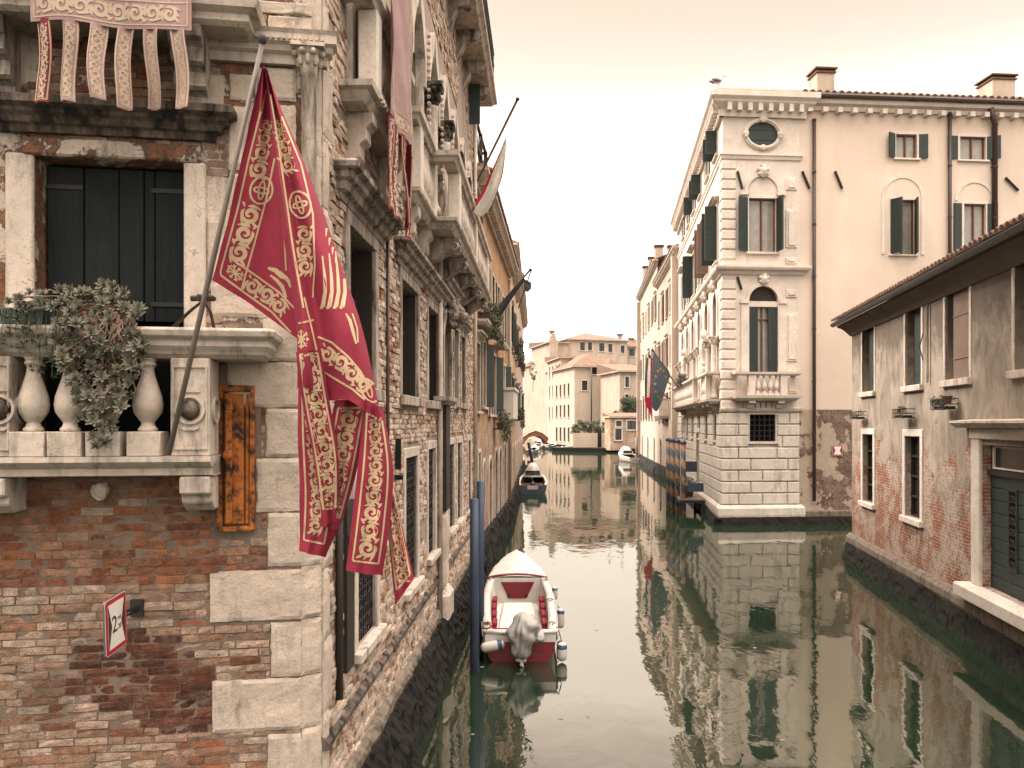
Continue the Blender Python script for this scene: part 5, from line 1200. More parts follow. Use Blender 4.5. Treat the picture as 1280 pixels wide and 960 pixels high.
# ------------------------------------------------------------------ ground and water
def flat(name, x0, x1, y0, y1, z, mat, nx=1, ny=1):
    m = MB(); m.face([(x0, y0, z), (x1, y0, z), (x1, y1, z), (x0, y1, z)]); return tag(m.build(name, mat), kind='structure')
def water():
    n = NT('canal_water')
    v = n.scl(n.pos, 1.0, .55, 1.0)
    w1 = n.noise(.55, 3, .5, v); w2 = n.noise(2.6, 3, .55, v, .4); w3 = n.noise(9, 2, .5, v)
    h = n.math('ADD', n.math('MULTIPLY', w1, 1.0), n.math('ADD', n.math('MULTIPLY', w2, .22), n.math('MULTIPLY', w3, .03)))
    nm = n.bump(h, .22, .06)
    n.done(n.mix(n.ramp(n.noise(.3, 4), (.35, 0), (.65, 1)), (.009, .018, .011), (.013, .023, .013)), .3, nm, spec=.0)
    gl = n.new('ShaderNodeBsdfGlossy'); gl.inputs['Color'].default_value = (1.0, .955, .91, 1); gl.inputs['Roughness'].default_value = .02; n.put(gl.inputs['Normal'], nm)
    lw = n.new('ShaderNodeLayerWeight'); lw.inputs[0].default_value = .5; n.put(lw.inputs['Normal'], nm)
    fac = n.math('ADD', n.math('MULTIPLY', n.math('POWER', lw.outputs['Facing'], 9.0), .42), .315)
    mx = n.new('ShaderNodeMixShader'); n.put(mx.inputs[0], fac); n.t.links.new(n.b.outputs[0], mx.inputs[1]); n.t.links.new(gl.outputs[0], mx.inputs[2]); n.t.links.new(mx.outputs[0], n.out.inputs[0])
    return n.m
flat('canal_water', -500, 700, -60, 1500, 0.0, water())
flat('ground', -600, 800, -100, 1600, -1.2, M_['algae'])
def litter():
    m = MB(); rnd = random.Random(5)
    for _ in range(34):
        Y = rnd.uniform(8, 40); x = rnd.uniform(-.8, min(.42*Y, 9)); s_ = rnd.uniform(.015, .05); a = rnd.uniform(0, 6.28)
        m.face([(x+s_*math.cos(a+t)*rnd.uniform(.6, 1), Y+s_*math.sin(a+t)*rnd.uniform(.6, 1), .004) for t in (0, 1.2, 2.6, 3.7, 5)])
    return tag(m.build('floating_leaves', M_['leaf_litter'], merge=False), 'scattered pale leaves and scraps floating on the dark water', 'litter', kind='stuff')
M_['leaf_litter'] = NT('leaf_litter').done((.16, .14, .09), .8)
litter()
# ------------------------------------------------------------------ flags and banners
M_['red_cloth'] = cloth('crimson_cloth', (.225, .021, .041), trans=.15)
M_['gold_thread'] = cloth('gold_thread', (.43, .32, .195))
M_['faded_cloth'] = cloth('faded_pink_cloth', (.33, .215, .20), trans=.15)
M_['faded_gold'] = cloth('faded_gold_thread', (.40, .315, .23))
M_['red_tail'] = cloth('dark_red_cloth', (.20, .025, .032), trans=.15)
M_['white_cloth'] = cloth('white_cloth', (.60, .55, .48), trans=.3)
M_['pole'] = paint('grey_pole', (.15, .125, .10), wear=(.06, .045, .03), amount=.35, rough=.5)
def catmull(pts, n):
    """sample n+1 points of a Catmull-Rom spline through pts (Vectors)."""
    m = len(pts)-1; out = []
    for i in range(n+1):
        t = i/n*m; k = min(int(t), m-1); f = t-k
        p0 = pts[max(k-1, 0)]; p1 = pts[k]; p2 = pts[k+1]; p3 = pts[min(k+2, m)]
        out.append(.5*((2*p1) + (p2-p0)*f + (2*p0-5*p1+4*p2-p3)*f*f + (3*p1-p0-3*p2+p3)*f*f*f))
    return out
def sheet(rows, nu, nv, amp=0.0, seed=0, hem=False):
    R1 = [catmull([Vector(p) for p in r], nu) for r in rows]; G = []
    for i in range(nu+1):
        G.append(catmull([R1[k][i] for k in range(len(rows))], nv))
    if amp:
        for i in range(nu+1):
            for j in range(nv+1):
                u, v = i/nu, j/nv; p = G[i][j]
                G[i][j] = p + Vector((0, amp*(math.sin(u*9+v*2.5+seed)*.6 + fbm(u*3, v*4, seed)), 0))
    return G
def scroll_ornament(center, half, cell=1.75, start=0.0, end=None, phase=1):
    """acanthus scrolls along a polyline (2-D points): list of (points, widths) ribbons."""
    pts = [Vector((p[0], p[1])) for p in center]; seg = [(pts[i+1]-pts[i]).length for i in range(len(pts)-1)]; tot = sum(seg)
    def at(t):
        t = min(max(t, 0), tot-1e-6)
        for i, L in enumerate(seg):
            if t <= L or i == len(seg)-1: break
            t -= L
        d = (pts[i+1]-pts[i]).normalized(); return pts[i]+d*t, d, Vector((-d.y, d.x))
    hf = half if callable(half) else (lambda f: half)
    out = []; t = start; s = phase
    end = end or tot
    while t < end:
        h = hf(t/tot); L = h*cell
        if t+L > end+.35*L: break
        def mp(a, b): p, d, n = at(t+a*L); return p + n*(b*h)
        # main volute
        sp = []; wd = []; N = 22
        for i in range(N+1):
            u = i/N; a = -math.pi*.62 + u*math.pi*2.75; r = (.62*(1-u)**.75+.07)
            sp.append(mp(.52+r*.62*math.cos(a), s*(.02+r*math.sin(a)*1.12))); wd.append(h*(.08+.32*max(0, math.sin(math.pi*min(1, .08+u*.95)))**.7))
        out.append((sp, wd))
        # stem to the next cell and leaves
        for (a0, b0, a1, b1, a2, b2, w) in ((.30, -.60, .75, -.80, 1.22, -.30, .15), (.12, -.3, .0, .25, .18, .82, .17), (.78, .30, 1.0, .55, 1.08, .92, .15), (.85, -.05, 1.02, .05, 1.14, .30, .12), (.2, -.62, .05, -.70, -.08, -.95, .12)):
            q = []; w_ = []
            for i in range(9):
                u = i/8; q.append(mp((1-u)**2*a0+2*u*(1-u)*a1+u*u*a2, s*((1-u)**2*b0+2*u*(1-u)*b1+u*u*b2))); w_.append(h*w*1.75*max(0, math.sin(math.pi*(.10+.88*u)))**.8)
            out.append((q, w_))
        t += L; s = -s
    return out
def ring2(cx, cy, rx, ry, n=28, rot=0): return [Vector((cx+rx*math.cos(2*math.pi*i/n)*math.cos(rot)-ry*math.sin(2*math.pi*i/n)*math.sin(rot), cy+rx*math.cos(2*math.pi*i/n)*math.sin(rot)+ry*math.sin(2*math.pi*i/n)*math.cos(rot))) for i in range(n+1)]
def stitched(mb, ribbons, project, sub=3.0):
    for pts, w in ribbons:
        pts = [Vector((p[0], p[1])) for p in pts]
        if not isinstance(w, (list, tuple)): w = [w]*len(pts)
        P2 = []; W2 = []
        for i in range(len(pts)-1):
            m = max(1, int((pts[i+1]-pts[i]).length/sub))
            for k in range(m): f = k/m; P2.append(pts[i].lerp(pts[i+1], f)); W2.append(w[i]+(w[i+1]-w[i])*f)
        P2.append(pts[-1]); W2.append(w[-1])
        A = []; 
        for i, p in enumerate(P2):
            d = P2[min(i+1, len(P2)-1)]-P2[max(i-1, 0)]
            if d.length < 1e-9: A.append(None); continue
            d.normalize(); n = Vector((-d.y, d.x)); a = project(p+n*W2[i]/2); b = project(p-n*W2[i]/2); A.append((a, b) if a is not None and b is not None else None)
        for i in range(len(A)-1):
            if A[i] and A[i+1] and (A[i][0]-A[i+1][0]).length < .08 and (A[i][0]-A[i][1]).length < .12: mb.face([A[i][0], A[i][1], A[i+1][1], A[i+1][0]])
CAMV = Vector((0, 0, CAMZ))
def surface_projector(G, off=.0022):
    verts = []; faces = []; nv = len(G[0])
    for row in G: verts += [Vector(p) for p in row]
    for i in range(len(G)-1):
        for j in range(nv-1): a = i*nv+j; faces.append((a, a+nv, a+nv+1, a+1))
    t = BVHTree.FromPolygons(verts, faces)
    def f(p):
        d = px_dir(p[0], p[1]).normalized(); h = t.ray_cast(CAMV, d)
        if h[0] is None: return None
        n = h[1] if h[1].dot(d) < 0 else -h[1]; return h[0] + n*off
    return f
def pt(x, y, Y): return P(x, y, Y)
def crimson_flag():
    # pole leaning out from the balcony
    b = F.pt(F.sx(213, -.55), -.55, F.sz(213, 568, -.55)[1]); base = P(211, 568, 5.62); top = P(328, 53, 4.95)
    pole = thing('flagpole', 'long grey flagpole leaning out from the stone balcony and carrying the crimson flag', 'flagpole', Matrix.Translation(base))
    MB().tube([base, base.lerp(top, .5), top], [.018, .018, .014], 12).build('pole', M_['pole'], pole, smooth=True)
    MB().ball(top+Vector((0, 0, .02)), .028, 10, 8, sc_=(1, 1, 1.3)).build('finial', M_['iron'], pole, smooth=True)
    c = P(252, 373, 5.37); d = (top-base).normalized(); cl = MB()
    cl.tube([c-d*.02, c+d*.02], .034, 10); cl.tube([c+Vector((-.075, .02, .0)), c+Vector((.085, .02, .0))], .014, 8); cl.tube([c+Vector((-.07, .0, -.0)), c+Vector((.08, .0, .0))], .02, 6)
    for e in (F.pt(F.sx(214, -.3), -.3, rz1), F.pt(F.sx(268, -.3), -.3, rz1)): cl.tube([c+Vector((0, .03, -.01)), c.lerp(e, .45)+Vector((0, .05, .02)), e], [.010, .012, .016], 6)
    cl.build('clamp', M_['iron'], pole)
    fl = thing('flag', 'crimson flag with gold scrollwork and long tails drooping beside the building corner', 'flag', Matrix.Translation(P(329, 90, 5.0)))
    yh = lambda y: 5.62-.67*(568-y)/515-.03
    # hoist half, fly half, four tails
    rowsH = []
    for (x0, y0, x1, y1, x2, y2, dz) in ((328, 82, 330, 83, 333, 85, 0), (317, 130, 328, 134, 341, 138, -.01), (303, 190, 324, 194, 346, 199, -.03), (290, 250, 319, 258, 353, 268, -.05), (277, 305, 312, 322, 364, 343, -.07), (265, 350, 310, 378, 374, 425, -.08)):
        rowsH.append([pt(x0, y0, yh(y0)), pt((x0+x1)/2, (y0+y1)/2, yh(y0)+.02), pt(x1, y1, yh(y1)-.01), pt((x1+x2)/2, (y1+y2)/2, yh(y1)+.03+dz), pt(x2, y2, yh(y2)-.10+dz)])
    rowsT = []
    for (x0, y0, x1, y1, Y) in ((331, 84, 334, 86, 4.97), (338, 136, 351, 134, 4.94), (343, 196, 376, 192, 4.90), (350, 262, 401, 256, 4.84), (361, 338, 426, 330, 4.78), (371, 410, 449, 398, 4.74), (372, 450, 462, 452, 4.73), (372, 485, 474, 515, 4.76)):
        xm, ym = (x0+x1)/2, (y0+y1)/2
        rowsT.append([pt(x0, y0, Y+.05), pt(x0+(x1-x0)*.13, y0, Y-.07), pt(x0+(x1-x0)*.34, ym, Y+.02), pt(x0+(x1-x0)*.62, ym, Y-.05), pt(x0+(x1-x0)*.86, y1, Y+.02), pt(x1, y1, Y+.17)])
    def tail(L, R_, Y0, Y1, fold=.03):
        rows = []
        n = len(L)
        for k in range(n):
            Y = Y0+(Y1-Y0)*k/(n-1); a, b_ = L[k], R_[k]
            rows.append([pt(*a, Y+.02), pt(a[0]*.75+b_[0]*.25, a[1]*.75+b_[1]*.25, Y-fold), pt((a[0]+b_[0])/2, (a[1]+b_[1])/2, Y), pt(a[0]*.25+b_[0]*.75, a[1]*.25+b_[1]*.75, Y-fold), pt(*b_, Y+.03)])
        return rows
    T0 = tail([(373, 452), (373, 540), (375, 620), (374, 689)], [(400, 456), (410, 545), (432, 625), (407, 697)], 4.90, 4.98)
    T1 = tail([(370, 440), (377, 500), (391, 575), (404, 656)], [(401, 437), (412, 500), (424, 575), (421, 652)], 4.68, 4.84)
    T2 = tail([(418, 500), (410, 545), (404, 600), (401, 658)], [(463, 500), (455, 545), (443, 600), (424, 662)], 4.82, 4.92)
    T3 = tail([(456, 498), (449, 570), (440, 650), (432, 714)], [(478, 512), (491, 585), (487, 655), (478, 720)], 4.76, 4.82)
    T4 = tail([(474, 540), (482, 620), (487, 690), (494, 757)], [(480, 545), (494, 620), (508, 680), (518, 722)], 4.90, 4.98)
    parts = [(rowsH, 26, 44, .012), (rowsT, 30, 54, .022), (T0, 14, 32, .02), (T1, 14, 32, .018), (T2, 14, 28, .02), (T3, 16, 32, .018), (T4, 12, 28, .018)]
    Gs = [sheet(r, a, b_, am, i*2.1) for i, (r, a, b_, am) in enumerate(parts)]
    mb = MB()
    for g in Gs: mb.grid(g)
    mb.build('flag_cloth', M_['red_cloth'], fl, smooth=True, merge=False)
    gd = MB()
    def lines(G, pls, w=2.6): stitched(gd, [(p, w) for p in pls], surface_projector(G))
    def lerp2(a, b_, f): return (a[0]+(b_[0]-a[0])*f, a[1]+(b_[1]-a[1])*f)
    # hoist half: inner and outer lines of the hoist border, cross square, lower border
    H = Gs[0]; pj = surface_projector(H)
    lo = [(333, 112), (311, 200), (297, 262), (276, 338)]; li = [(338, 130), (335, 205), (320, 300), (301, 362)]
    li = [(345, 192), (334, 245), (318, 305), (302, 362)]
    bo = [(276, 344), (306, 366), (340, 390), (368, 420)]; bi = [(287, 322), (318, 343), (350, 366), (368, 385)]
    rb = [(lo, 2.4), (li, 2.4), (bo, 2.4), (bi, 2.4), ([(276, 338), (276, 344)], 2.4)]
    rb += scroll_ornament([(335, 150), (326, 200), (321, 222)], lambda f: 8+8*f, 1.75)
    rb += scroll_ornament([(316, 256), (304, 300), (294, 330)], 14.5, 1.7, phase=-1)
    rb += scroll_ornament([(307, 352), (335, 370), (366, 396)], 12, 1.7)
    rb += [(ring2(327, 238, 14, 17, rot=.25), 2.6), (ring2(327, 238, 3.6, 11.5, rot=.18), 2.4), (ring2(327, 238, 9.5, 3.6, rot=.18), 2.4)]
    for k in range(8):
        a = 2*math.pi*k/8; c = Vector((294, 341)); d = Vector((math.cos(a)*1.05+.15*math.sin(a), math.sin(a)+.25*math.cos(a))); rb.append(([c, c+d*10.5], 2.0)); q = c+d*8; n = Vector((-d.y, d.x)); rb.append(([q-n*3, q+n*3], 1.6))
    # glimpse of the embroidered emblem inside the fold
    rb += [([(335, 335), (345, 338), (352, 345), (360, 348)], [3, 6, 6, 4]), ([(338, 344), (346, 350), (353, 358), (358, 372)], [2, 4, 5, 3]), ([(356, 300), (357, 320), (358, 338)], 2.0), ([(350, 340), (362, 352), (366, 366)], [4, 5, 2])]
    stitched(gd, rb, pj)
    # fly half
    Tg = Gs[1]; pj = surface_projector(Tg)
    rb = [([(338, 118), (346, 170), (356, 240), (366, 310), (379, 385)], 2.4), ([(352, 146), (376, 205), (391, 268), (394, 330), (391, 372)], 2.2)]
    rb += scroll_ornament([(346, 150), (358, 200), (367, 228)], lambda f: 8+6*f, 1.75)
    rb += scroll_ornament([(381, 282), (380, 320), (384, 350)], 12, 1.7)
    rb += [(ring2(375, 256, 13, 17, rot=-.3), 2.6), (ring2(375, 256, 3.4, 11.5, rot=-.3), 2.4), (ring2(375, 256, 9, 3.6, rot=-.3), 2.4)]
    for k, x in enumerate((405, 413, 421, 429)): rb.append(([(x-2, 320-3*k), (x+1, 345), (x+2, 365), (x-1, 382), (x-4, 386)], [1.5, 3.5, 4.5, 5.5, 3]))
    for k in range(4): rb.append(([(405+4*k, 270+12*k), (408+4*k, 282+12*k), (407+4*k, 296+11*k)], [2, 4, 1]))
    rb += [([(432, 392), (437, 400), (441, 415), (445, 430)], [2, 4, 4, 2]), ([(440, 392), (446, 410), (447, 428)], [2, 2, 2])]
    rb += [([(397, 421), (415, 428), (435, 446), (450, 464), (458, 480)], 2.6), ([(400, 462), (420, 474), (440, 486), (462, 505)], 2.6)]
    rb += scroll_ornament([(400, 438), (425, 452), (458, 486)], 12, 1.65)
    rb += [(ring2(461, 488, 9, 16, rot=-.5), 2.4), (ring2(461, 488, 3, 9, rot=-.3), 1.8)]
    stitched(gd, rb, pj)
    def tail_orn(G, L, R_, half, ph=1, top=.06, bot=.93, ins=.16):
        Lp = [Vector(p) for p in L]; Rp = [Vector(p) for p in R_]
        def pl(f): return [tuple(Lp[k].lerp(Rp[k], f)) for k in range(len(Lp))]
        a, b_, c = pl(ins), pl(1-ins), pl(.5)
        def cut(p, t0, t1): 
            v = catmull([Vector(q) for q in p], 30); return v[int(30*t0):int(30*t1)+1]
        a, b_, c = cut(a, top, bot), cut(b_, top, bot), cut(c, top, bot)
        stitched(gd, [(a, 2.4), (b_, 2.4), ([a[-1], b_[-1]], 2.4), ([a[0], b_[0]], 2.4)] + scroll_ornament(c, half, 1.7, 2, phase=ph), surface_projector(G))
    tail_orn(Gs[2], *[[(373, 452), (373, 540), (375, 620), (374, 689)], [(400, 456), (410, 545), (420, 625), (407, 697)]], 11)
    tail_orn(Gs[3], *[[(370, 440), (377, 500), (391, 575), (404, 656)], [(401, 437), (412, 500), (424, 575), (421, 652)]], 12.5, -1, .05)
    cs = MB()
    rb = []
    for k in range(8):
        a = 2*math.pi*k/8; c = Vector((377, 424)); d = Vector((math.cos(a)*.75, math.sin(a))); rb.append(([c, c+d*12], 2.2)); q = c+d*9; n = Vector((-d.y, d.x)); rb.append(([q-n*3.2, q+n*3.2], 1.8))
    rb += [([(370, 405), (392, 400)], 2.2), ([(371, 448), (396, 440)], 2.2), ([(380, 372), (388, 405), (396, 440)], 2.2)]
    stitched(gd, rb, surface_projector(Tg))
    tail_orn(Gs[4], *[[(418, 500), (410, 545), (404, 600), (401, 658)], [(463, 500), (455, 545), (443, 600), (424, 662)]], lambda f: 14-5*f, 1, .1)
    tail_orn(Gs[5], *[[(456, 498), (449, 570), (440, 650), (432, 714)], [(478, 512), (491, 585), (487, 655), (478, 720)]], lambda f: 9+6*f, 1, .12)
    tail_orn(Gs[6], *[[(474, 540), (482, 620), (487, 690), (494, 757)], [(480, 545), (494, 620), (508, 680), (518, 722)]], lambda f: 4+6*f, -1, .2)
    gd.build('gold_embroidery', M_['gold_thread'], fl, merge=False)
crimson_flag()
def tailed_banner(fr, x0, x1, ztop, zmid, zbot, y, ntail, name_label, cloth_m, gold_m, redends, seed=0, tailw=.58, lean=0.0):
    rnd = random.Random(seed); M = fr.at((x0+x1)/2, y, zbot)
    t = thing('banner', name_label, 'banner', M, None); w = x1-x0
    def loc(x, z, d=0): return Vector((x-(x0+x1)/2, d + .03*math.sin(x*7+seed) + .015*math.sin(z*5+x*11), z-zbot))
    mb = MB(); G = [[loc(x0+w*i/40, ztop+(zmid-ztop)*j/12) for j in range(13)] for i in range(41)]; mb.grid(G); mb.build('banner_cloth', M_[cloth_m], t, M, smooth=True, merge=False)
    gold = MB()
    def lay(d): 
        return lambda p: loc(p[0], p[1], -.004+d)
    rb = [([(x0+.03, zmid+.03), (x1-.03, zmid+.03)], .010), ([(x0+.02, zmid+.20), (x1-.02, zmid+.20)], .010), ([(x0+.03, zmid+.03), (x0+.03, ztop)], .010), ([(x1-.03, zmid+.03), (x1-.03, ztop)], .010), ([(x0+.16, zmid+.2), (x0+.16, ztop)], .01), ([(x1-.16, zmid+.2), (x1-.16, ztop)], .01)]
    rb += scroll_ornament([(x0+.05, zmid+.115), (x1-.05, zmid+.115)], .075, 1.6) + scroll_ornament([(x0+.095, zmid+.24), (x0+.095, ztop)], .055, 1.7) + scroll_ornament([(x1-.095, zmid+.24), (x1-.095, ztop)], .055, 1.7)
    nb = int(w/.17)
    for k in range(4, nb-4): cx = x0+w*(k+.5)/nb; rb.append(([(cx-.05, zmid+.27), (cx, zmid+.30), (cx+.06, zmid+.265)], [.02, .035, .015])); rb.append(([(cx-.04, zmid+.33), (cx+.05, zmid+.34)], [.012, .02]))
    stitched(gold, rb, lay(0), .03); gold.build('gold_embroidery', M_[gold_m], t, M, merge=False)
    for k in range(ntail):
        xc = x0+w*(k+.5)/ntail if ntail > 1 else (x0+x1)/2; tw_ = w/ntail*tailw; sw = rnd.uniform(-.02, .03)+lean; ln = rnd.uniform(.95, 1.03)
        def tl(u, v): x = xc+(u-.5)*tw_*(1-.08*v)+sw*v+.012*math.sin(v*5+k); return loc(x, zmid+.012-(zmid-zbot)*ln*v, .04*math.sin(v*2.6+k*1.3)*v+.02*math.cos(u*5+k))
        mb = MB(); mb.grid([[tl(i/8, j/20) for j in range(21)] for i in range(9)]); tm = mb.build('tail', M_['red_tail' if k in redends else cloth_m], t, M, smooth=True, merge=False)
        g = MB(); 
        def pj(p): q = tl(p[0]/tw_+.5, p[1]/(zmid-zbot)); return q+Vector((0, -.004, 0))
        hh = zmid-zbot
        rb = [([(-tw_*.43, .02), (-tw_*.43, hh*.97)], .008), ([(tw_*.43, .02), (tw_*.43, hh*.97)], .008), ([(-tw_*.43, hh*.97), (tw_*.43, hh*.97)], .008)] + scroll_ornament([(0, .04), (0, hh*.95)], tw_*.36, 1.7)
        stitched(g, rb, pj, .03); g.build('tail_embroidery', M_[gold_m], tm, M, merge=False)
    return t
zb0, zm0 = F.sz(130, 135, -.5)[1], F.sz(130, 33, -.5)[1]
tailed_banner(F, F.sx(36, -.52), F.sx(240, -.52), 8.2, zm0, zb0, -.52, 6, 'faded pink banner with six tails hanging over the ledge at the top left', 'faded_cloth', 'faded_gold', (0,), 3)
tailed_banner(S, .95, 2.35, 9.6, 6.95, 6.05, -.38, 5, 'faded banner with red tails hanging from the upper balcony on the canal side', 'faded_cloth', 'faded_gold', (0, 1, 2, 3, 4), 5, .7)
# white flag on the canal side, dark flag beyond, flags on the right bank
def simple_flag(label, pole_pts, rows, mats, r=.03, group=None, stars=None):
    p0 = Vector(pole_pts[0]); pl = thing('flagpole', 'thin flagpole ' + label[1], 'flagpole', Matrix.Translation(p0)); MB().tube(pole_pts, r, 8).build('pole', M_['pole'], pl, smooth=True)
    MB().ball(Vector(pole_pts[-1]), r*1.5, 8, 6).build('finial', M_['iron'], pl)
    f = thing('flag', label[0], 'flag', Matrix.Translation(Vector(rows[0][0])))
    G = sheet(rows, 12, 20, .03, 1.0); n = len(mats)
    for k, mt in enumerate(mats):
        i0, i1 = round(12*k/n), round(12*(k+1)/n); mb = MB(); mb.grid(G[i0:i1+1]); mb.build('flag_cloth' if n == 1 else 'stripe', M_[mt], f, smooth=True, merge=False)
    if stars: stars(f, G)
    return f
M_['flag_red'] = cloth('flag_red', (.40, .02, .05), trans=.2); M_['flag_green'] = cloth('flag_green', (.05, .10, .07), trans=.2); M_['flag_blue'] = cloth('flag_blue', (.085, .105, .125), trans=.25); M_['flag_dark'] = cloth('flag_dark', (.05, .06, .065), trans=.2); M_['flag_gold'] = cloth('flag_gold', (.55, .36, .10))
Y = 13.5
simple_flag(('white flag with a red corner hanging limply from a thin pole high on the palazzo', 'high on the palazzo holding the limp white flag'), [P(597, 226, 15.5), P(647, 124, 13.6)],
    [[P(632, 172, 14.2), P(633, 176, 14.2), P(633, 180, 14.25)], [P(618, 205, 14.3), P(625, 208, 14.2), P(629, 215, 14.35)], [P(602, 240, 14.4), P(615, 245, 14.2), P(622, 240, 14.5)], [P(588, 262, 14.4), P(600, 270, 14.3), P(614, 262, 14.6)]], ['flag_red', 'white_cloth', 'white_cloth', 'white_cloth', 'white_cloth', 'flag_dark'], .022)
simple_flag(('dark furled flag on a slanting pole over the flower boxes of the orange house', 'slanting out over the flower boxes of the orange house'), [P(607, 402, 24), P(663, 337, 21)],
    [[P(655, 347, 21.4), P(656, 349, 21.42), P(657, 350, 21.4)], [P(641, 364, 22.1), P(642, 366, 22.15), P(643, 369, 22.1)], [P(624, 384, 23), P(626, 388, 23.1), P(628, 392, 23)], [P(616, 393, 23.4), P(618, 397, 23.5), P(620, 402, 23.4)]], ['flag_dark'], .025)
simple_flag(('small dark flag at the end of the left row of houses', 'at the end of the left row of houses'), [P(648, 385, 36), P(664, 338, 34.5)],
    [[P(656, 349, 34.9), P(660, 351, 34.9), P(664, 353, 34.9)], [P(655, 356, 34.9), P(660, 358, 34.9), P(664, 360, 34.9)], [P(655, 362, 34.9), P(659, 365, 34.9), P(663, 362, 34.9)]], ['flag_dark'], .03)
def eu_stars(f, G):
    mb = MB(); pj = surface_projector(G, .02); c = Vector((825.5, 480))
    for k in range(12):
        a = 2*math.pi*k/12; p = c + Vector((7*math.cos(a), 19*math.sin(a))); v = []
        for i in range(10): r = 2.3 if i % 2 == 0 else 1.0; q = pj(p+Vector((r*math.sin(i*math.pi/5)*.8, -r*math.cos(i*math.pi/5)))); v.append(q)
        if all(q is not None for q in v): mb.face(v)
    mb.build('star_ring', M_['flag_gold'], f, merge=False)
simple_flag(('blue flag with a ring of gold stars hanging over the right bank', 'on the right bank holding the blue starred flag'), [P(858, 500, 52.5), P(816, 438, 47.5)],
    [[P(817, 440, 47.6), P(819, 443, 47.7), P(822, 447, 47.9)], [P(815, 460, 47.6), P(822, 462, 47.9), P(837, 466, 49.5)], [P(814, 485, 47.6), P(822, 487, 47.7), P(833, 483, 49.2)], [P(814, 508, 47.6), P(821, 514, 47.9), P(828, 500, 48.8)]], ['flag_blue'], .05, stars=eu_stars)
simple_flag(('tricolour flag showing red beside the blue starred flag', 'beside the blue starred flag'), [P(852, 500, 55), P(812, 445, 50)],
    [[P(808, 447, 50), P(812, 448, 50), P(815, 449, 50.1)], [P(806, 470, 50), P(811, 473, 50.1), P(816, 476, 50.3)], [P(806, 495, 50), P(810, 497, 50.2), P(815, 495, 50.3)]], ['flag_green', 'white_cloth', 'flag_red'], .05)
simple_flag(('crimson pennant hanging lowest beside the blue starred flag', 'holding the crimson pennant on the right bank'), [P(846, 505, 58), P(812, 480, 52)],
    [[P(806, 490, 52), P(810, 489, 52), P(814, 488, 52.1)], [P(806, 500, 52), P(811, 502, 52.2), P(815, 504, 52.2)], [P(809, 510, 52), P(812, 515, 52.2), P(815, 528, 52.2)]], ['flag_red'], .04)
# ------------------------------------------------------------------ iron box and signs
def iron_cabinet():
    a, b, c, d = fr_rect(F, 272, 319, 482, 662); M = F.at((a+b)/2, 0, c); w, h = b-a, d-c
    t = thing('iron_cabinet', 'rusty orange iron box with a latch bar set in the brick beside the balcony', 'cabinet', M)
    hw = w/2; m = MB(); m.box(-hw, -hw+.045, -.05, .05, 0, h); m.box(hw-.03, hw, -.05, .05, 0, h); m.box(-hw+.045, hw-.03, -.05, .05, h-.05, h); m.box(-hw+.045, hw-.03, -.05, .05, 0, .03); m.build('frame', M_['rust'], t, M, bevel=.006)
    m = MB(); m.box(-hw+.058, hw-.082, -.035, .02, .045, h-.065); m.box(hw-.072, hw-.040, -.03, .02, .045, h-.065); m.build('door', M_['rust'], t, M, bevel=.008)
    m = MB(); m.box(-hw+.075, -hw+.125, -.095, -.050, .06, h-.10); m.box(-hw+.068, -hw+.132, -.102, -.036, h-.20, h-.16); m.box(-hw+.08, -hw+.12, -.05, -.03, .08, .14); L = m.build('latch_bar', M_['rust'], t, M, bevel=.008)
    k = MB(); k.lathe([(.042, 0), (.042, .02), (.03, .028), (.03, .045), (.012, .05)], 0, 0, 0, 14, M=Matrix.Translation((-hw+.10, -.094, h*.52)) @ Matrix.Rotation(R(90), 4, 'X')); k.build('pivot_bolt', M_['rust'], L, M)
    MB().box(-hw-.03, hw+.02, .001, .03, -.04, h+.02).build('recess', M_['iron'], t, M)
iron_cabinet()
M_['sign_white'] = paint('sign_white', (.62, .58, .53), wear=(.3, .25, .2), amount=.05, rough=.4); M_['sign_red'] = paint('sign_red', (.33, .015, .03), amount=.05, rough=.4); M_['sign_black'] = NT('sign_black').done((.02, .018, .017), .5); M_['sign_back'] = paint('sign_back', (.08, .10, .10), amount=.2, rough=.5, metal=.4)
def text_part(s, size, name, par, M, T, mat, ext=.0008):
    cu = bpy.data.curves.new('txt', 'FONT'); cu.body = s; cu.size = size; cu.align_x = 'CENTER'; cu.align_y = 'CENTER'; cu.extrude = ext
    o = bpy.data.objects.new('txt', cu); COL.objects.link(o); dg = bpy.context.evaluated_depsgraph_get(); me = bpy.data.meshes.new_from_object(o.evaluated_get(dg)); bpy.data.objects.remove(o)
    me.transform(T); me.materials.clear(); me.materials.append(mat); p = bpy.data.objects.new(name, me); COL.objects.link(p); WM[p.name] = M.copy(); p.parent = par; p.matrix_local = WM[par.name].inverted() @ M
    return p
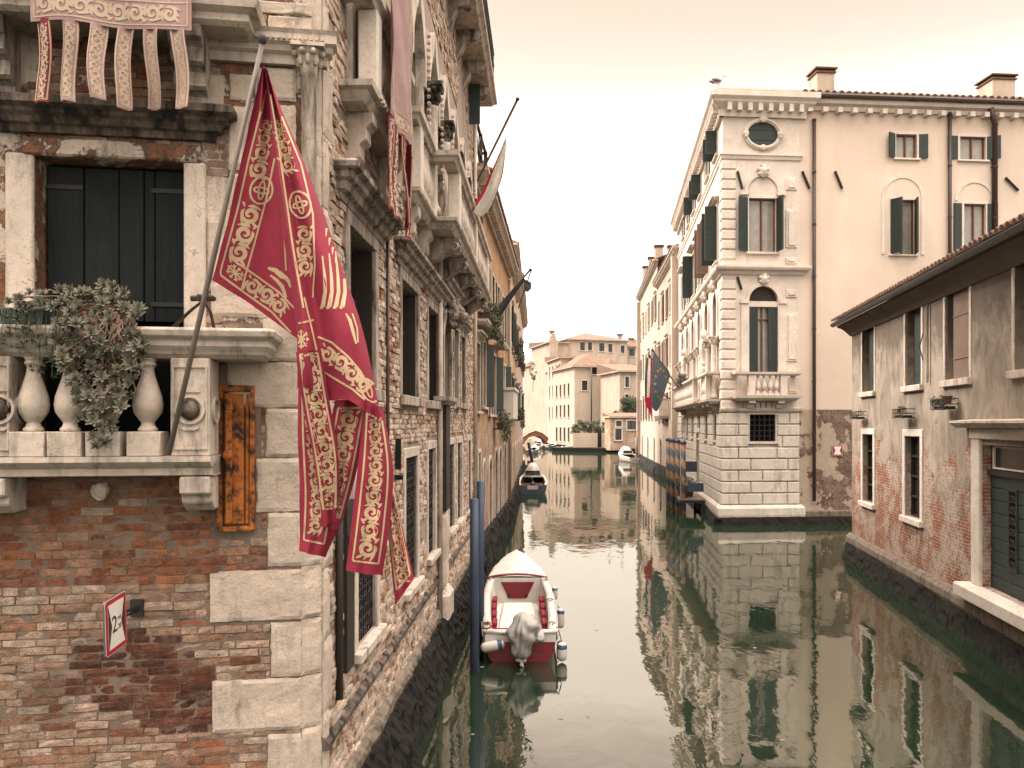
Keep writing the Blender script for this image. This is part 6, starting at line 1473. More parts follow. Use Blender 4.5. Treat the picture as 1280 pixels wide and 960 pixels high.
def narrow_sign(M, w, h, label, txt=True, name='sign', tilt=None):
    """plate in the local xz plane facing -y: white with red border and black pinched sides."""
    t = thing(name, label, 'sign', M)
    def rr(m, a, b, y0, y1, c=.02): m.prism([(-a+c, -b), (a-c, -b), (a, -b+c), (a, b-c), (a-c, b), (-a+c, b), (-a, b-c), (-a, -b+c)], y0, y1)
    m = MB(); rr(m, w/2, h/2, 0, .012, w*.06); m.build('back_plate', M_['sign_back'], t, M)
    m = MB(); rr(m, w/2-.004, h/2-.004, -.002, -.0004, w*.06); m.build('white_rim', M_['sign_white'], t, M)
    m = MB(); rr(m, w*.47, h/2-w*.03, -.004, -.0024, w*.05); m.build('red_border', M_['sign_red'], t, M)
    m = MB(); m.box(-w*.37, w*.37, -.006, -.0044, -h/2+w*.13, h/2-w*.13); m.build('white_field', M_['sign_white'], t, M)
    for s_ in (-1, 1):
        m = MB(); b_ = h/2-w*.14; m.prism([(s_*w*.368, -b_), (s_*w*.368, b_), (s_*w*.22, 0)] if s_ < 0 else [(s_*w*.368, b_), (s_*w*.368, -b_), (s_*w*.22, 0)], -.0078, -.0064); m.build('black_pinch', M_['sign_black'], t, M)
    RX = Matrix.Rotation(R(90), 4, 'X')
    if txt:
        text_part('2', h*.42, 'numeral', t, M, Matrix.Translation((-w*.10, -.0075, -.0)) @ RX, M_['sign_black']); text_part('mt', h*.12, 'lettering', t, M, Matrix.Translation((w*.13, -.0075, h*.09)) @ RX, M_['sign_black']); text_part('20', h*.13, 'lettering', t, M, Matrix.Translation((w*.13, -.0075, -h*.07)) @ RX, M_['sign_black'])
    return t
A = P(131, 787, 5.62); Bp = P(158, 772, 5.95); dx = Bp-A; dx.z = 0; ctr = (P(131, 786, 5.62)+P(158, 773, 5.95))/2
ex = dx.normalized(); ey = Vector((-ex.y, ex.x, 0)); Ms = Matrix(((ex.x, ey.x, 0, ctr.x), (ex.y, ey.y, 0, ctr.y), (0, 0, 1, ctr.z), (0, 0, 0, 1))) @ Matrix.Rotation(R(-4), 4, 'Y')
sg = narrow_sign(Ms, dx.length, .41, 'white canal sign with red border reading 2 mt on an arm beside the brick wall')
MI_ = Ms.inverted(); w0 = F.pt(F.sx(172), -.005, F.sz(172, 760)[1])
m = MB(); wl = MI_ @ w0; m.tube([(dx.length*.3, .03, .04), wl], .014, 6); m.tube([(dx.length*.3, .03, -.0), wl+Vector((0, 0, -.02))], .010, 6); m.box(wl.x-.015, wl.x+.015, wl.y-.05, wl.y+.05, wl.z-.07, wl.z+.07); m.box(-.03, .03, .012, .05, -.12, .12); m.build('mounting_arm', M_['iron'], sg, Ms)
x, z = PF.sz(1046, 563); narrow_sign(PF.at(x, -.06, z), .44, .44, 'small square canal sign with red border on the dark brick of the corner palace', False)
# ------------------------------------------------------------------ boats
M_['gelcoat'] = paint('white_gelcoat', (.47, .445, .40), wear=(.20, .17, .13), amount=.25, rough=.35, spec=.45, bumps=.03)
M_['boat_red'] = paint('boat_red', (.13, .006, .010), amount=.08, rough=.4)
M_['seat_red'] = cloth('seat_red', (.16, .008, .016))
M_['floor_white'] = paint('boat_floor', (.52, .48, .43), wear=(.3, .26, .22), amount=.25, rough=.6)
M_['tarp'] = cloth('grey_tarp', (.30, .29, .265), rough=.6)
M_['fender'] = paint('fender_white', (.52, .48, .42), amount=.25, rough=.5); M_['fender_blue'] = paint('fender_blue', (.03, .05, .11), amount=.1, rough=.45)
M_['rope'] = cloth('rope', (.10, .085, .07)); M_['boat_blue'] = paint('boat_blue', (.045, .065, .09), amount=.25, rough=.4); M_['boat_dark'] = paint('boat_dark', (.02, .022, .025), amount=.15, rough=.4); M_['wood_trim'] = paint('varnished_wood', (.16, .07, .03), amount=.2, rough=.35)
def interp(tab, t):
    for (a, u), (b, v) in zip(tab, tab[1:]):
        if t <= b: f = (t-a)/(b-a); f = f*f*(3-2*f)*.35+f*.65; return u+(v-u)*f
    return tab[-1][1]
def hull_shell(L, beam, sheer, n=28, keel=-.22):
    G = []
    for i in range(n+1):
        t = i/n; b = interp(beam, t); s_ = interp(sheer, t); y = L*t; fl = 1-.12*t
        prof = [(b, s_), (b*1.015, s_-.05), (b*1.0, s_-.11), (b*.965*fl, s_*.45), (b*.86*fl, .05), (b*.55*fl, keel*.6), (0, keel)]
        ya = [0, 0, 0, -.10*t*t, -.22*t**3, -.4*t**3, -.6*t**3]
        right = [Vector((x, y+q, z)) for (x, z), q in zip(prof, ya)]
        G.append(right + [Vector((-p.x, p.y, p.z)) for p in reversed(right[:-1])])
    return G
def small_boat(name, label, M, L, beam, sheer, deck_t, mats, cabin=None, group=None, floor=.12):
    """open boat: hull, gunwale, foredeck, floor, inner sides, transom."""
    t = thing(name, label, 'boat', M, group)
    G = hull_shell(L, beam, sheer); MB().grid(G).build('hull', M_[mats['hull']], t, M, smooth=True)
    m = MB(); m.face([p + Vector((0, .003, 0)) for p in G[0]]); m.build('transom', M_[mats['transom']], t, M)
    n = 28; rim = .13
    m = MB(); inn = MB()
    for sd in (1, -1):
        A = []; B_ = []; C = []
        for i in range(n+1):
            tt = i/n
            if tt > deck_t+.02: break
            b, s_ = interp(beam, tt), interp(sheer, tt); y = L*tt
            A.append([Vector((sd*b*1.03, y, s_-.035)), Vector((sd*(b*1.03), y, s_+.005)), Vector((sd*(b-.01), y, s_+.03)), Vector((sd*(b-rim*.5), y, s_+.035)), Vector((sd*(b-rim), y, s_+.02)), Vector((sd*(b-rim), y, s_-.05))])
            C.append([Vector((sd*(b-rim), y, s_-.04)), Vector((sd*(b-rim-.03), y, floor+.15)), Vector((sd*(b-rim-.10), y, floor))])
        m.grid(A); inn.grid(C)
    m.build('gunwale', M_[mats['rim']], t, M, smooth=True); inn.build('inner_side', M_[mats['inner']], t, M, smooth=True)
    # foredeck
    D = []
    for i in range(15):
        tt = deck_t + (1-deck_t)*i/14; b, s_ = interp(beam, tt)*1.03, interp(sheer, tt); D.append([Vector((b*q, L*tt, s_+.02+.04*(1-q*q)*(1-.3*i/14))) for q in (-1, -.92, -.6, -.25, 0, .25, .6, .92, 1)])
    m = MB(); m.grid(D); m.grid([[p, Vector((p.x, p.y, p.z-.07))] for p in [D[i][0] for i in range(15)]]); m.grid([[p, Vector((p.x, p.y, p.z-.07))] for p in [D[i][-1] for i in range(15)]])
    m.build('foredeck', M_[mats['deck']], t, M, smooth=True)
    fl = []
    for i in range(20):
        tt = deck_t*i/19; b = interp(beam, tt)-rim-.05; fl.append([Vector((-b, L*tt, floor)), Vector((b, L*tt, floor))])
    MB().grid(fl).build('floor', M_[mats['floor']], t, M)
    return t
BEAM = [(0, .60), (.2, .66), (.42, .69), (.62, .635), (.76, .53), (.87, .37), (.94, .22), (.985, .09), (1.0, .03)]
SHEER = [(0, .50), (.3, .53), (.6, .62), (.8, .72), (1.0, .86)]
def motorboat():
    M = Matrix.Translation((.14, 13.45, 0)) @ Matrix.Rotation(R(.3), 4, 'Z'); L = 6.3; dt = .63
    t = small_boat('motorboat', 'small white motorboat with red seats and a grey covered outboard moored beside the blue posts', M, L, BEAM, SHEER, dt, dict(hull='gelcoat', transom='boat_red', rim='gelcoat', inner='gelcoat', deck='gelcoat', floor='floor_white'))
    b, s_ = interp(BEAM, dt), interp(SHEER, dt); y = L*dt; w = b-.13
    m = MB(); m.prism([(-w, .12), (w, .12), (w+.0, s_+.03), (-w, s_+.03)], y-.06, y-.02); bk = m.build('bulkhead', M_['gelcoat'], t, M)
    m = MB(); m.prism([(-w*.38, .22), (w*.38, .22), (w*.72, s_-.06), (-w*.72, s_-.06)], y-.085, y-.061); m.build('red_panel', M_['boat_red'], bk, M)
    m = MB(); m.box(-.22, -.16, y-.11, y-.085, .25, .31); m.box(.16, .22, y-.11, y-.085, .25, .31); m.build('latch', M_['iron'], bk, M)
    m = MB(); D0 = [Vector((b*1.03*q, y-.015, s_+.03+.075*(1-q*q))) for q in (-1, -.7, -.35, 0, .35, .7, 1)]; m.tube(D0, .026, 6); m.build('red_edge', M_['boat_red'], t, M)
    m = MB(); m.tube([p+Vector((0, -.02, -.05)) for p in D0], .018, 6); m.build('rub_strip', M_['boat_dark'], t, M)
    # raised pale deck of the cockpit, side cushions with grey gussets
    m = MB(); m.prism([(-.30, 3.5), (-.42, .55), (.42, .55), (.30, 3.5)][::-1], .125, .22, 'z'); m.build('cockpit_deck', M_['floor_white'], t, M, bevel=.02)
    for sd in (-1, 1):
        for k in range(4):
            y0 = .8+.62*k; bb = interp(BEAM, (y0+.3)/L)-.16; cu = MB(); cu.prism([(sd*.44, .14), (sd*bb, .14), (sd*bb, .46), (sd*(bb-.10), .46)] if sd > 0 else [(sd*.44, .14), (sd*(bb-.10), .46), (sd*bb, .46), (sd*bb, .14)], y0, y0+.40); cu.build('side_cushion', M_['seat_red'], t, M, bevel=.02)
            cu = MB(); cu.box(min(sd*.44, sd*bb), max(sd*.44, sd*bb), y0+.44, y0+.58, .13, .40); cu.build('side_locker', M_['tarp'], t, M, bevel=.015)
    m = MB(); m.box(-.56, .56, .05, .34, .33, .47); m.build('stern_bench', M_['gelcoat'], t, M, bevel=.03)
    m = MB(); m.box(-.50, -.10, .345, .40, .30, .475); m.box(.14, .50, .345, .40, .30, .475); m.build('stern_cushion', M_['seat_red'], t, M, bevel=.02)
    m = MB(); m.box(-.60, .60, -.012, .05, .33, .515); m.build('stern_coaming', M_['gelcoat'], t, M, bevel=.008)
    m = MB(); m.tube([(-.63, .0, .515), (-.3, -.015, .50), (.3, -.015, .50), (.63, .0, .515)], .035, 8); m.build('stern_rim', M_['gelcoat'], t, M, smooth=True)
    m = MB(); m.tube([Vector((sd*interp(BEAM, tt)*1.045, L*tt, interp(SHEER, tt)-.06)) for sd, tt in [(1, i/24) for i in range(24)]], .018, 6); m.tube([Vector((-interp(BEAM, i/24)*1.045, L*i/24, interp(SHEER, i/24)-.06)) for i in range(24)], .018, 6); m.build('rubbing_strake', M_['tarp'], t, M)
    # covered outboard
    ob = MB(); G_ = []; N = 64
    prof = [(.13, .05), (.17, .08), (.20, .16), (.225, .26), (.25, .36), (.275, .46), (.295, .56), (.30, .65), (.285, .74), (.25, .82), (.19, .89), (.10, .93), (.01, .94)]
    for i in range(N):
        a = 2*math.pi*i/N; row = []
        for k, (r, z) in enumerate(prof):
            v = k/12; q = Vector((math.cos(a), math.sin(a), v*2.4)); rg = abs(mnoise.noise(q*1.5+Vector((3, 1, 7)))); rg2 = abs(mnoise.noise(q*3.1+Vector((8, 2, 1))))
            fold = .86+.75*rg+.28*rg2*(1-v*.4)+.25*mnoise.noise(q*.8+Vector((5, 5, 2)))
            row.append(Vector((r*fold*math.cos(a)*.92+.05*v, -.12+r*fold*math.sin(a)*1.15, z+.06*mnoise.noise(q*1.1)*(1-v*.5))))
        G_.append(row)
    M2 = M @ Matrix.Translation((.02, -.05, .10)) @ Matrix.Diagonal((.80, .80, .80, 1))
    o = thing('outboard_motor', 'outboard motor under a crumpled grey cover on the stern of the white motorboat', 'outboard motor', M2)
    ob.grid(G_, closeu=True); ob.build('cover', M_['tarp'], o, M2, smooth=True)
    m = MB(); m.prism([(-.35, .38), (-.35, .50), (-.10, .66), (.05, .40)], .28, .46, 'x') ; m.v = [(p[0]+.02*fbm(p[1]*9, p[2]*9), p[1], p[2]) for p in m.v]; m.build('cover_flap', M_['tarp'], o, M2, bevel=.05)
    m = MB(); m.box(-.05, .05, -.2, -.06, -.25, .08); m.ball((.0, -.12, -.02), .09, 10, 8, sc_=(.7, 1.5, .7)); m.build('motor_leg', M_['gutter'], o, M2, bevel=.01)
    m = MB()
    for k in range(3): a = 2*math.pi*k/3+.4; m.tube([(.0, -.27, -.02), (.06*math.cos(a), -.28, -.02+.06*math.sin(a)), (.12*math.cos(a+.4), -.26, -.02+.12*math.sin(a+.4))], [.02, .045, .02], 6)
    m.build('propeller', M_['fender'], o, M2)
    # fenders and ropes
    def fender(x, y, z0, z1, r, label, tilt=0, both=True):
        T = M @ Matrix.Translation((x, y, z0)); f = thing('fender', label, 'fender', T); h = z1-z0
        MB().lathe([(r*.3, 0), (r*.85, r*.35), (r, r), (r, h-r), (r*.85, h-r*.35), (r*.3, h)], n=14, M=Matrix.Rotation(R(tilt), 4, 'Y')).build('body', M_['fender'], f, T, smooth=True)
        MB().lathe([(r*.3, h-.02), (r*.9, h-r*.35-.01), (r*1.02, h-r*1.1), (r*1.02, h-r*1.3)], n=14, cap=False, M=Matrix.Rotation(R(tilt), 4, 'Y')).build('end_cap', M_['fender_blue'], f, T, smooth=True)
        MB().tube([(0, 0, h-.02), (-.06*(1 if x > 0 else -1), 0, .52-z0+.03)] if not tilt else [(0, 0, 0), (.1, .1, .3)], .009, 5).build('rope', M_['rope'], f, T)
    fender(.79, 1.75, .12, .50, .075, 'white fender with blue top on the right side of the motorboat')
    fender(.70, -.02, .02, .34, .085, 'scuffed white fender at the right corner of the motorboat stern')
    fender(-.66, -.10, .26, .66, .085, 'white fender lying across the left corner of the motorboat stern', 80)
    fender(.78, 3.4, .30, .58, .06, 'small blue topped fender near the bow of the motorboat')
    cl = MB()
    for tt, sd in ((.60, -1), (.58, 1), (.33, 1), (.06, 1), (.06, -1)):
        b, s_ = interp(BEAM, tt), interp(SHEER, tt); x = sd*(b-.06); y = L*tt
        cl.tube([(x-.06, y, s_+.05), (x, y+.04, s_+.075), (x+.06, y, s_+.05)], .010, 5); cl.tube([(x, y-.08, s_+.045), (x+.02*sd, y, s_+.07), (x+.03*sd, y+.09, s_+.045), (x+.10*sd, y+.05, s_-.05)], .010, 5)
    cl.build('mooring_line', M_['rope'], t, M)
    m = MB(); m.tube([(-.62, .4, .56), (-.55, .3, .58), (-.48, .15, .56), (-.56, .05, .55), (-.66, .12, .54)], .014, 5); m.build('red_rope', M_['seat_red'], t, M)
motorboat()
def pole_post(x, y, h, label, mat, r=.075, lean=(0, 0), cap=None, group=None, name='mooring_post'):
    T = Matrix.Translation((x, y, 0)); t = thing(name, label, 'mooring post', T, group)
    MB().tube([(0, 0, -.6), (lean[0]*.5, lean[1]*.5, h*.5), (lean[0], lean[1], h)], [r*1.05, r, r*.95], 16).build('shaft', M_[mat], t, T, smooth=True)
    if cap: MB().lathe([(r*.95, h), (r*1.25, h+.02), (r*1.25, h+.07), (r*.9, h+.12), (r*.3, h+.17)], lean[0], lean[1], 0, 12).build('cap', M_[cap], t, T, smooth=True)
    else: MB().lathe([(r*.95, h), (r*.7, h+.02)], lean[0], lean[1], 0, 14).build('top', M_[mat], t, T)
    return t
M_['post_blue'] = paint('post_blue', (.026, .040, .068), wear=(.08, .08, .08), amount=.3, rough=.6)
pole_post(-.60, 12.9, 2.78, 'thicker nearer blue mooring post left of the white motorboat', 'post_blue', .072, (-.01, 0))
pole_post(-.575, 14.4, 2.95, 'taller blue mooring post standing just behind the nearer blue post', 'post_blue', .07, (.01, 0))
def stripes():
    n = NT('barber_stripes'); sp = n.new('ShaderNodeSeparateXYZ'); n.put(sp.inputs[0], n.obj)
    a = n.math('DIVIDE', n.math('ARCTAN2', sp.outputs[1], sp.outputs[0]), 2*math.pi); k = n.math('FRACT', n.math('ADD', n.math('ADD', a, n.math('MULTIPLY', sp.outputs[2], 1.35)), 50.0))
    c = n.mix(n.math('GREATER_THAN', k, .5), (.032, .045, .070), (.26, .145, .08)); c = n.mix(n.math('MULTIPLY', n.ramp(n.noise(7, 6, .7), (.45, 0), (.75, 1)), .6), c, (.07, .06, .05)); return n.done(c, .6)
M_['stripes'] = stripes()
for k, (px, Y, top, lb) in enumerate(((835.5, 39.5, 551, 'leftmost of the blue and orange striped mooring posts by the corner palace'), (840.5, 38.2, 552, 'blue and orange striped mooring post second from the left by the corner palace'), (847, 37.0, 553, 'blue and orange striped mooring post third from the left by the corner palace'), (854, 35.6, 555, 'nearest blue and orange striped mooring post beside the landing stage'))):
    pole_post((px-640)/1000*Y, Y, zz(top, Y), lb, 'stripes', .12, (0, 0), 'post_blue', 'striped mooring posts by the corner palace')
pole_post((668-640)/1000*62, 60, 2.6, 'dark leaning mooring post far down the left bank', 'dark_wood', .12, (-.5, 0)); pole_post(.95, 50, 1.4, 'short dark mooring post behind the covered boat', 'dark_wood', .12, (0, 0)); pole_post(1.15, 54, 1.5, 'second short dark mooring post farther behind the covered boat', 'dark_wood', .12)
pole_post(14.2-1.1, 84, 2.6, 'grey mooring post at the far end of the right bank', 'pole', .14)
# ---- landing stage with flower boxes
def landing():
    T = PS.at(-4.9, -.85, 0); t = thing('landing_stage', 'wooden landing stage with dark blue screens at the foot of the corner palace', 'landing stage', T)
    m = MB()
    for k in range(9): m.box(-1.6+.36*k, -1.6+.36*k+.34, -.55, .55, .62, .68)
    m.build('deck', M_['pole'], t, T)
    for x in (-1.5, 1.5):
        for y in (-.5, .45): MB().box(x-.06, x+.06, y-.06, y+.06, -.5, .62).build('pile', M_['dark_wood'], t, T)
    for x in (-1.5, 1.5): MB().box(x-.03, x+.03, -.52, -.46, .68, 1.7).build('rail_post', M_['pole'], t, T)
    MB().box(-1.6, 1.6, -.56, .56, .50, .615).build('beam', M_['dark_wood'], t, T)
    m = MB(); m.box(1.52, 1.56, -.2, .50, 1.0, 1.38); m.build('blue_screen', M_['post_blue'], t, T); m = MB(); m.box(-1.58, -1.54, -.1, .55, 1.7, 2.2); m.build('blue_screen', M_['post_blue'], t, T)
    for k, (x, y) in enumerate(((.9, -.3), (.2, .0), (-.6, -.2))):
        TT = PS.at(-4.9+x, -.85+y, .69); p = thing('potted_flowers', ('pot of white flowers nearest the dark blue screen on the landing stage', 'pot of white flowers in the middle of the landing stage', 'pot of white flowers at the far end of the landing stage')[k], 'potted plant', TT, 'flower pots on the landing stage')
        MB().lathe([(.16, 0), (.22, .3), (.24, .32)], n=12).build('pot', M_['tile'], p, TT, smooth=True)
        leaf_mass(p, TT, [((random.uniform(-.25, .25), random.uniform(-.25, .25), random.uniform(.35, .75)), .22) for _ in range(10)], 40, .07, 'leaf_dark'); leaf_mass(p, TT, [((random.uniform(-.3, .3), random.uniform(-.3, .3), random.uniform(.45, .95)), .08) for _ in range(12)], 8, .045, 'blossom', 'blossom')
M_['blossom'] = leafmat('blossom', (.55, .50, .46), (.60, .50, .45)); landing()
flower_box(PS, -10.5, b0[2]+1.0, 3.0, -.6, 'long green flower box on the canal balcony of the corner palace', None, drop=.1)
# ---- second boat, far boats
B2 = [(0, .78), (.3, .86), (.6, .80), (.8, .55), (.93, .25), (1, .03)]; S2 = [(0, .50), (.5, .62), (1, .95)]
def covered_boat(M, label, L=6.2, hullm='boat_blue', cabin=True, k=1.0):
    t = small_boat('moored_boat', label, M, L, [(a, b*k) for a, b in B2], S2, .66, dict(hull=hullm, transom=hullm, rim='gelcoat', inner='wood_trim', deck='gelcoat', floor='wood_trim'))
    if cabin:
        m = MB(); G_ = []
        for i in range(9):
            y = L*(.56+.34*i/8); w = (.62-.03*i)*k; h = .95+.42*math.sin(math.pi*(.18+.80*i/8)); G_.append([Vector((w*q, y, .72+(h-.5)*(1-abs(q)**3))) for q in (-1, -.8, -.4, 0, .4, .8, 1)])
        m.grid(G_); m.face(G_[0]); m.build('cabin_cover', M_['gelcoat'], t, M, smooth=True)
        m = MB(); m.box(-.45*k, .45*k, L*.56-.03, L*.56-.01, .85, 1.12); m.build('windscreen', M_['glass'], t, M)
    m = MB()
    for y in (1.2, 2.4): m.box(-.62*k, .62*k, y, y+.3, .38, .43)
    m.build('thwart', M_['wood_trim'], t, M); m = MB(); m.box(-.3, .3, -.04, -.01, .28, .50); m.build('stern_plate', M_['floor_white'], t, M)
    m = MB(); m.ball((0, .35, .5), .2, 10, 8, sc_=(.8, 1, 1)); m.build('engine_box', M_['boat_dark'], t, M)
    return t
covered_boat(Matrix.Translation((1.18, 45.5, 0)) @ Matrix.Rotation(R(-1.5), 4, 'Z'), 'blue hulled boat with a white bow cover moored along the left bank', 7.0)
covered_boat(Matrix.Translation((*G2(797, 83), 0)) @ Matrix.Rotation(R(8), 4, 'Z'), 'white boat with a bundled cover moored at the far right bank', 6.5, 'gelcoat', True, 1.1)
for k, (px, Y, a, lb, hm) in enumerate(((670, 128, 12, 'pale boat moored nearest the brick bridge', 'gelcoat'), (684, 128, 20, 'long pale boat moored in front of the cream house corner', 'boat_dark'), (703, 124, 60, 'dark blue boat moored under the arched ground floor of the white house', 'boat_blue'), (664, 108, 10, 'blue covered boat half hidden at the end of the left bank', 'boat_blue'))):
    covered_boat(Matrix.Translation((*G2(px, Y), 0)) @ Matrix.Rotation(R(-a), 4, 'Z'), lb, 4.6, hm, k % 2 == 0, .8)
# ---- brick bridge over the side canal
T = Matrix.Translation((*G2(655, 150), 0)) @ Matrix.Rotation(R(30), 4, 'Z') @ Matrix.Scale(.62, 4); bt = thing('footbridge', 'small brick arched footbridge over the side canal at the far left', 'bridge', T)
A_ = arc(4, -.6, 4.2, 165, 15, 16, 3.4); B_ = [(-1.5, 1.8)] + [(4+5.5*math.cos(R(a)), 4.1*math.sin(R(a))) for a in ()]
top_ = [(8.8, 2.0), (6.5, 3.6), (4, 4.4), (1.5, 3.6), (-1.2, 2.0)]
m = MB(); m.prism(A_ + top_, 0, 2.4); m.build('arch', M_['bridge_brick'], bt, T); m = MB(); m.tube([(x, -.05, z+.08) for x, z in top_], .16, 6); m.build('coping', M_['istrian_clean'], bt, T)
# ------------------------------------------------------------------ plants
M_['succulent'] = leafmat('succulent_leaf', (.032, .044, .028), (.175, .185, .135), (.21, .145, .11)); M_['stem'] = paint('woody_stem', (.20, .135, .095), amount=.3, rough=.8); M_['trough_teal'] = paint('teal_trough', (.03, .05, .05), amount=.2, rough=.5)
def rosette(mb, c, r, nrm, rnd, n=22):
    nrm = nrm.normalized(); a = nrm.orthogonal().normalized(); b = nrm.cross(a); tone = rnd.random()
    for k in range(n):
        ring = k/n; th = k*2.39996+rnd.uniform(-.2, .2); L = r*(1.05-.62*ring)*rnd.uniform(.9, 1.08); el = .05+1.15*ring
        d = (a*math.cos(th)+b*math.sin(th)); s_ = nrm.cross(d); w = L*.20
        def q(u, v, h=0): return c + d*(L*u*math.cos(el)) + nrm*(L*u*math.sin(el)+L*.22*u*u+h) + s_*(w*v)
        mb.col = (min(1, max(0, .25+.5*tone+.25*ring+rnd.uniform(-.1, .1))), 0, 0); i0 = mb.vert(q(.05, .35)); i1 = mb.vert(q(.05, -.35)); 
        mb.col = (min(1, .35+.5*tone+.3*rnd.random()), .1, 0); i2 = mb.vert(q(.62, 1.0, w*.35)); i3 = mb.vert(q(.62, -1.0, w*.35)); i4 = mb.vert(q(.6, 0, -w*.12)); mb.col = (.8, .65, 0); i5 = mb.vert(q(1.0, 0, w*.1))
        for f in ((i0, i1, i4), (i0, i4, i2), (i1, i3, i4), (i4, i3, i5), (i4, i5, i2)): mb.f.append(list(f))
def succulent():
    rnd = random.Random(11); x0 = F.sx(120, By-.1); z0 = rz1; T = F.at(x0, By-.05, z0)
    t = thing('succulent_plant', 'large grey green rosette succulent cascading over the balcony balustrade', 'plant', T)
    ML = T.inverted(); mb = MB(); st = MB(); root = ML @ F.pt(x0+.02, By+.10, rz1+.12)
    spots = []
    for py in range(362, 566, 12):
        f = (py-360)/200; xl = 66+(42*f**1.3) + (10 if py < 380 else 0); xr = 172+8*math.sin(f*5)-(22*max(0, f-.55)/.45) - (8 if py < 375 else 0)
        if py > 520: xl += 12; xr -= 8
        px = xl
        while px < xr: spots.append((px+rnd.uniform(-5, 5), py+rnd.uniform(-6, 6), rnd.uniform(-.12, .10), 1)); px += rnd.uniform(10, 14)
    for _ in range(16): spots.append((rnd.uniform(10, 70), rnd.uniform(366, 384), rnd.uniform(-.05, .1), .8))
    for (px, py, dd, sc_) in spots:
        out = By-.13+dd*.9; p = ML @ F.pt(F.sx(px, out), out, F.sz(px, py, out)[1])
        nr = Vector((rnd.uniform(-.5, .5), -1, rnd.uniform(-.1, 1.0))); r = rnd.uniform(.048, .068)*sc_; rosette(mb, p, r, nr, rnd)
        back = p-nr.normalized()*.01; mid = (p+root)/2+Vector((rnd.uniform(-.08, .08), .03, rnd.uniform(-.03, .08)))
        if rnd.random() < .75: st.tube([back, back+Vector((rnd.uniform(-.03, .03), .06, rnd.uniform(.0, .06))), p.lerp(mid, .5)+Vector((0, .07, .02)), mid+Vector((0, .06, 0))], .007, 5)
    for _ in range(26):   # bare hanging stems
        px = rnd.uniform(105, 150); py = rnd.uniform(385, 400); o = By-.16
        q = [ML @ F.pt(F.sx(px+rnd.uniform(-6, 6)+k*rnd.uniform(-3, 3), o), o-.02*k, F.sz(px, py+k*11, o)[1]) for k in range(4)]; st.tube(q, .006, 5)
    mb.build('rosettes', M_['succulent'], t, T, merge=False); st.build('stems', M_['stem'], t, T, smooth=True)
    px0, px1 = F.sx(82, By+.1)-x0, F.sx(165, By+.1)-x0
    MB().box(px0, px1, .04, .24, rz1-z0+.002, rz1-z0+.16).build('pot', M_['tile'], t, T, bevel=.01)
    T2 = F.at(F.sx(36, By+.1), By+.12, rz1+.002); t2 = thing('trailing_plant', 'spiky trailing plant in a teal trough at the left end of the balcony rail', 'plant', T2)
    MB().prism([(-.16, 0), (.12, 0), (.14, .13), (-.18, .13)], -.09, .09).build('trough', M_['trough_teal'], t2, T2, bevel=.006)
    sp = MB(); rnd = random.Random(2)
    for _ in range(70):
        x = rnd.uniform(-.2, .35); drop = rnd.uniform(.02, .30) if x < .1 else rnd.uniform(.1, .5); c = Vector((x, -.12-rnd.uniform(.02, .16), .12-drop)); sp.tube([(x*.8, -.05, .12), (x, -.16, .10), c], .003, 4)
        for k in range(9):
            d = Vector((rnd.gauss(0, 1), rnd.gauss(0, 1)-.4, rnd.gauss(.1, .7))).normalized(); s_ = d.orthogonal().normalized()*.005; sp.col = (rnd.random()*.6, 0, 0); sp.face([c-s_, c+d*rnd.uniform(.03, .055), c+s_])
    sp.build('foliage', M_['leaf_dusty'], t2, T2, merge=False)
succulent()
def shrub(px0, px1, py0, py1, Y, label, name='bush', cat='bush', group=None, dense=1.0, mat='leaf_dark', trunk=True):
    x0, x1 = (px0-640)/1000*Y, (px1-640)/1000*Y; z0, z1 = zz(py1, Y), zz(py0, Y); w, h = x1-x0, z1-z0; T = Matrix.Translation(((x0+x1)/2, Y, z0)); t = thing(name, label, cat, T, group); rnd = random.Random(int(px0*7))
    bl = []
    for _ in range(int(16*dense)):
        a = rnd.uniform(0, 6.28); q = rnd.random()**.5; zq = rnd.uniform(.25, .9); bl.append(((w*.40*q*math.cos(a), w*.32*q*math.sin(a), h*zq), min(w, h)*rnd.uniform(.14, .24)))
    leaf_mass(t, T, bl, 90, min(w, h)*.055, mat, 'crown')
    if trunk: MB().tube([(0, 0, -.8), (.1, 0, h*.3), (-.05, 0, h*.7)], [w*.04, w*.03, w*.015], 7).build('trunk', M_['stem'], t, T)
    return t
for k, (a, b, c, d) in enumerate(((713, 727, 530, 546), (722, 738, 525, 546), (734, 752, 524, 546), (750, 762, 527, 547))): shrub(a, b, c, d, 119.5, ('small rounded bush at the left end of the garden wall', 'taller dark bush left of the garden gate', 'broad dark bush above the garden gate', 'dark bush between the garden gate and the brick outbuilding')[k], group='bushes along the garden wall', dense=1.3)
shrub(774, 801, 496, 524, 119, 'spreading green tree above the roof of the brick outbuilding', 'garden_tree', 'tree', dense=2.0); shrub(765, 776, 513, 523, 117, 'small bush on the left edge of the brick outbuilding roof', dense=.8, trunk=False)
shrub(660, 672, 450, 482, 100, 'scraggly tree poking out behind the end of the left row of houses', 'small_tree', 'tree', dense=.9, mat='leaf_dusty')
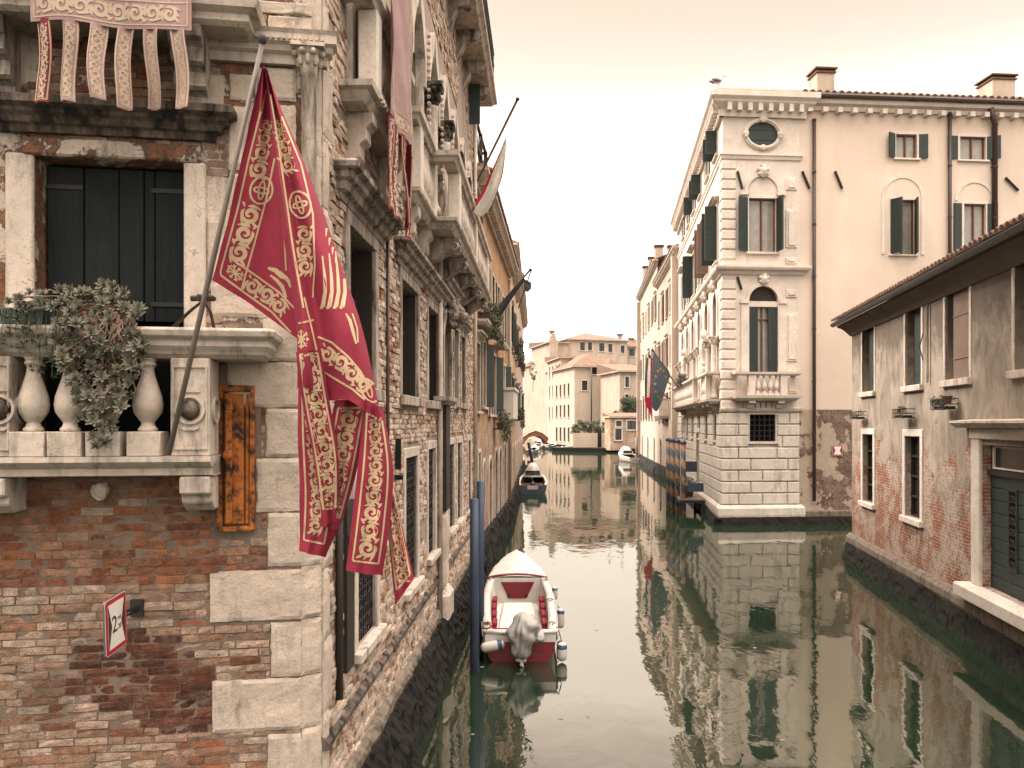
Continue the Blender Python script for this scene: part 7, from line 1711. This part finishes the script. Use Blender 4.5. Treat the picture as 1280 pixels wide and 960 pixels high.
for k, (x, z) in enumerate(((u[0][0]+.1, zu0-.75), (u[1][0]+.3, zu0-.75), (u[2][0]+.3, zu0-.6))):
    T = H_.at(x+.15, -.20, z); t = thing('wire_planter', ('nearly empty wire planter under the farthest upper window of the canal house', 'wire planter with dry stalks under the middle upper window of the canal house', 'wire planter with greenery and a terracotta pot under the brown shuttered window')[k], 'planter', T, 'wire planters on the canal house')
    m = MB(); 
    for z_ in (.0, .10, .2): m.tube([(-.36, .16, z_), (-.36, -.12, z_), (.36, -.12, z_), (.36, .16, z_)], .010, 5)
    for q in range(9): xx = -.36+.09*q; m.tube([(xx, -.12, 0), (xx, -.12, .2)], .007, 4)
    m.build('wire_basket', M_['iron'], t, T); MB().box(-.30, .30, -.08, .12, .005, .055).build('trough', M_['dark_wood'], t, T)
    leaf_mass(t, T, [((random.uniform(-.3, .3), random.uniform(-.1, .1), random.uniform(.08, .2)), .10) for _ in range((3, 5, 9)[k])], 26, .035, 'leaf_dusty')
    if k == 2: MB().lathe([(.07, .10), (.10, .24), (.11, .26)], .2, 0, 0, 10).build('pot', M_['tile'], t, T)
# ---- seagull on the palace corner
def gull():
    T = PF.at(-.30, -.35, ze+1.03) @ Matrix.Rotation(R(20), 4, 'Z'); t = thing('seagull', 'grey seagull standing on the roof corner of the palace', 'bird', T)
    m = MB(); G_ = []
    sp = [(-.34, .20, .012, .01), (-.26, .21, .03, .025), (-.12, .22, .075, .07), (.0, .24, .10, .10), (.10, .28, .09, .095), (.17, .35, .055, .06), (.20, .42, .045, .05), (.23, .48, .055, .055), (.28, .50, .04, .04), (.32, .495, .012, .012)]
    for i in range(12): a = 2*math.pi*i/12; G_.append([Vector((x, rw*math.cos(a), z+rh*math.sin(a))) for x, z, rw, rh in sp])
    m.grid(G_, closeu=True); m.build('body', M_['tarp'], t, T, smooth=True)
    for s_ in (-1, 1):
        w = MB(); w.grid([[Vector((-.40+.5*i/8, s_*(.085+.02*math.sin(math.pi*i/8)), .22+.07*math.sin(math.pi*i/8)*q+.03*(i/8))) for q in (-1, 0, 1)] for i in range(9)]); w.build('wing', M_['gutter'], t, T, smooth=True, solid=.012); MB().tube([(.02, s_*.035, .16), (.03, s_*.035, .0), (.07, s_*.035, .0)], .008, 5).build('leg', M_['rust'], t, T)
    MB().tube([(.31, 0, .495), (.36, 0, .485), (.385, 0, .47)], [.014, .011, .004], 6).build('beak', M_['rust'], t, T)
gull()

# ---- aerials and chimneys of the far roofs
def far_chimney(px, py0, py1, Y, par, w=.9):
    x = (px-640)/1000*Y; m = MB(); m.box(x-w/2, x+w/2, Y, Y+w, zz(py1, Y), zz(py0, Y)); c = m.build('chimney', M_['beige'], par); m = MB(); m.box(x-w/2-.2, x+w/2+.2, Y-.2, Y+w+.2, zz(py0, Y)+.003, zz(py0, Y)+.3); m.build('chimney_cap', M_['far_tile'], c)
def aerial(px, py0, py1, Y, par):
    x = (px-640)/1000*Y; m = MB(); m.tube([(x, Y, zz(py1, Y)), (x, Y, zz(py0, Y))], .05, 5)
    for k in range(5): m.tube([(x-.5+.06*k, Y, zz(py0, Y)-.15*k), (x+.5-.06*k, Y, zz(py0, Y)-.15*k)], .03, 4)
    m.build('aerial', M_['gutter'], par)
ob = bpy.data.objects
far_chimney(775, 419, 430, 176, ob['upper_house']); far_chimney(789, 424, 434, 178, ob['upper_house.001']); aerial(762, 402, 425, 176, ob['upper_house']); aerial(777, 398, 425, 178, ob['upper_house.001']); far_chimney(690, 415, 430, 170, ob['upper_house.002'], .8)
for px in (739, 770): x = (px-640)/1000*140; MB().tube([(x, 139.6, .6), (x, 139.6, zz(458, 140))], .12, 6).build('drainpipe', M_['gutter'], ob['white_house'], smooth=True)
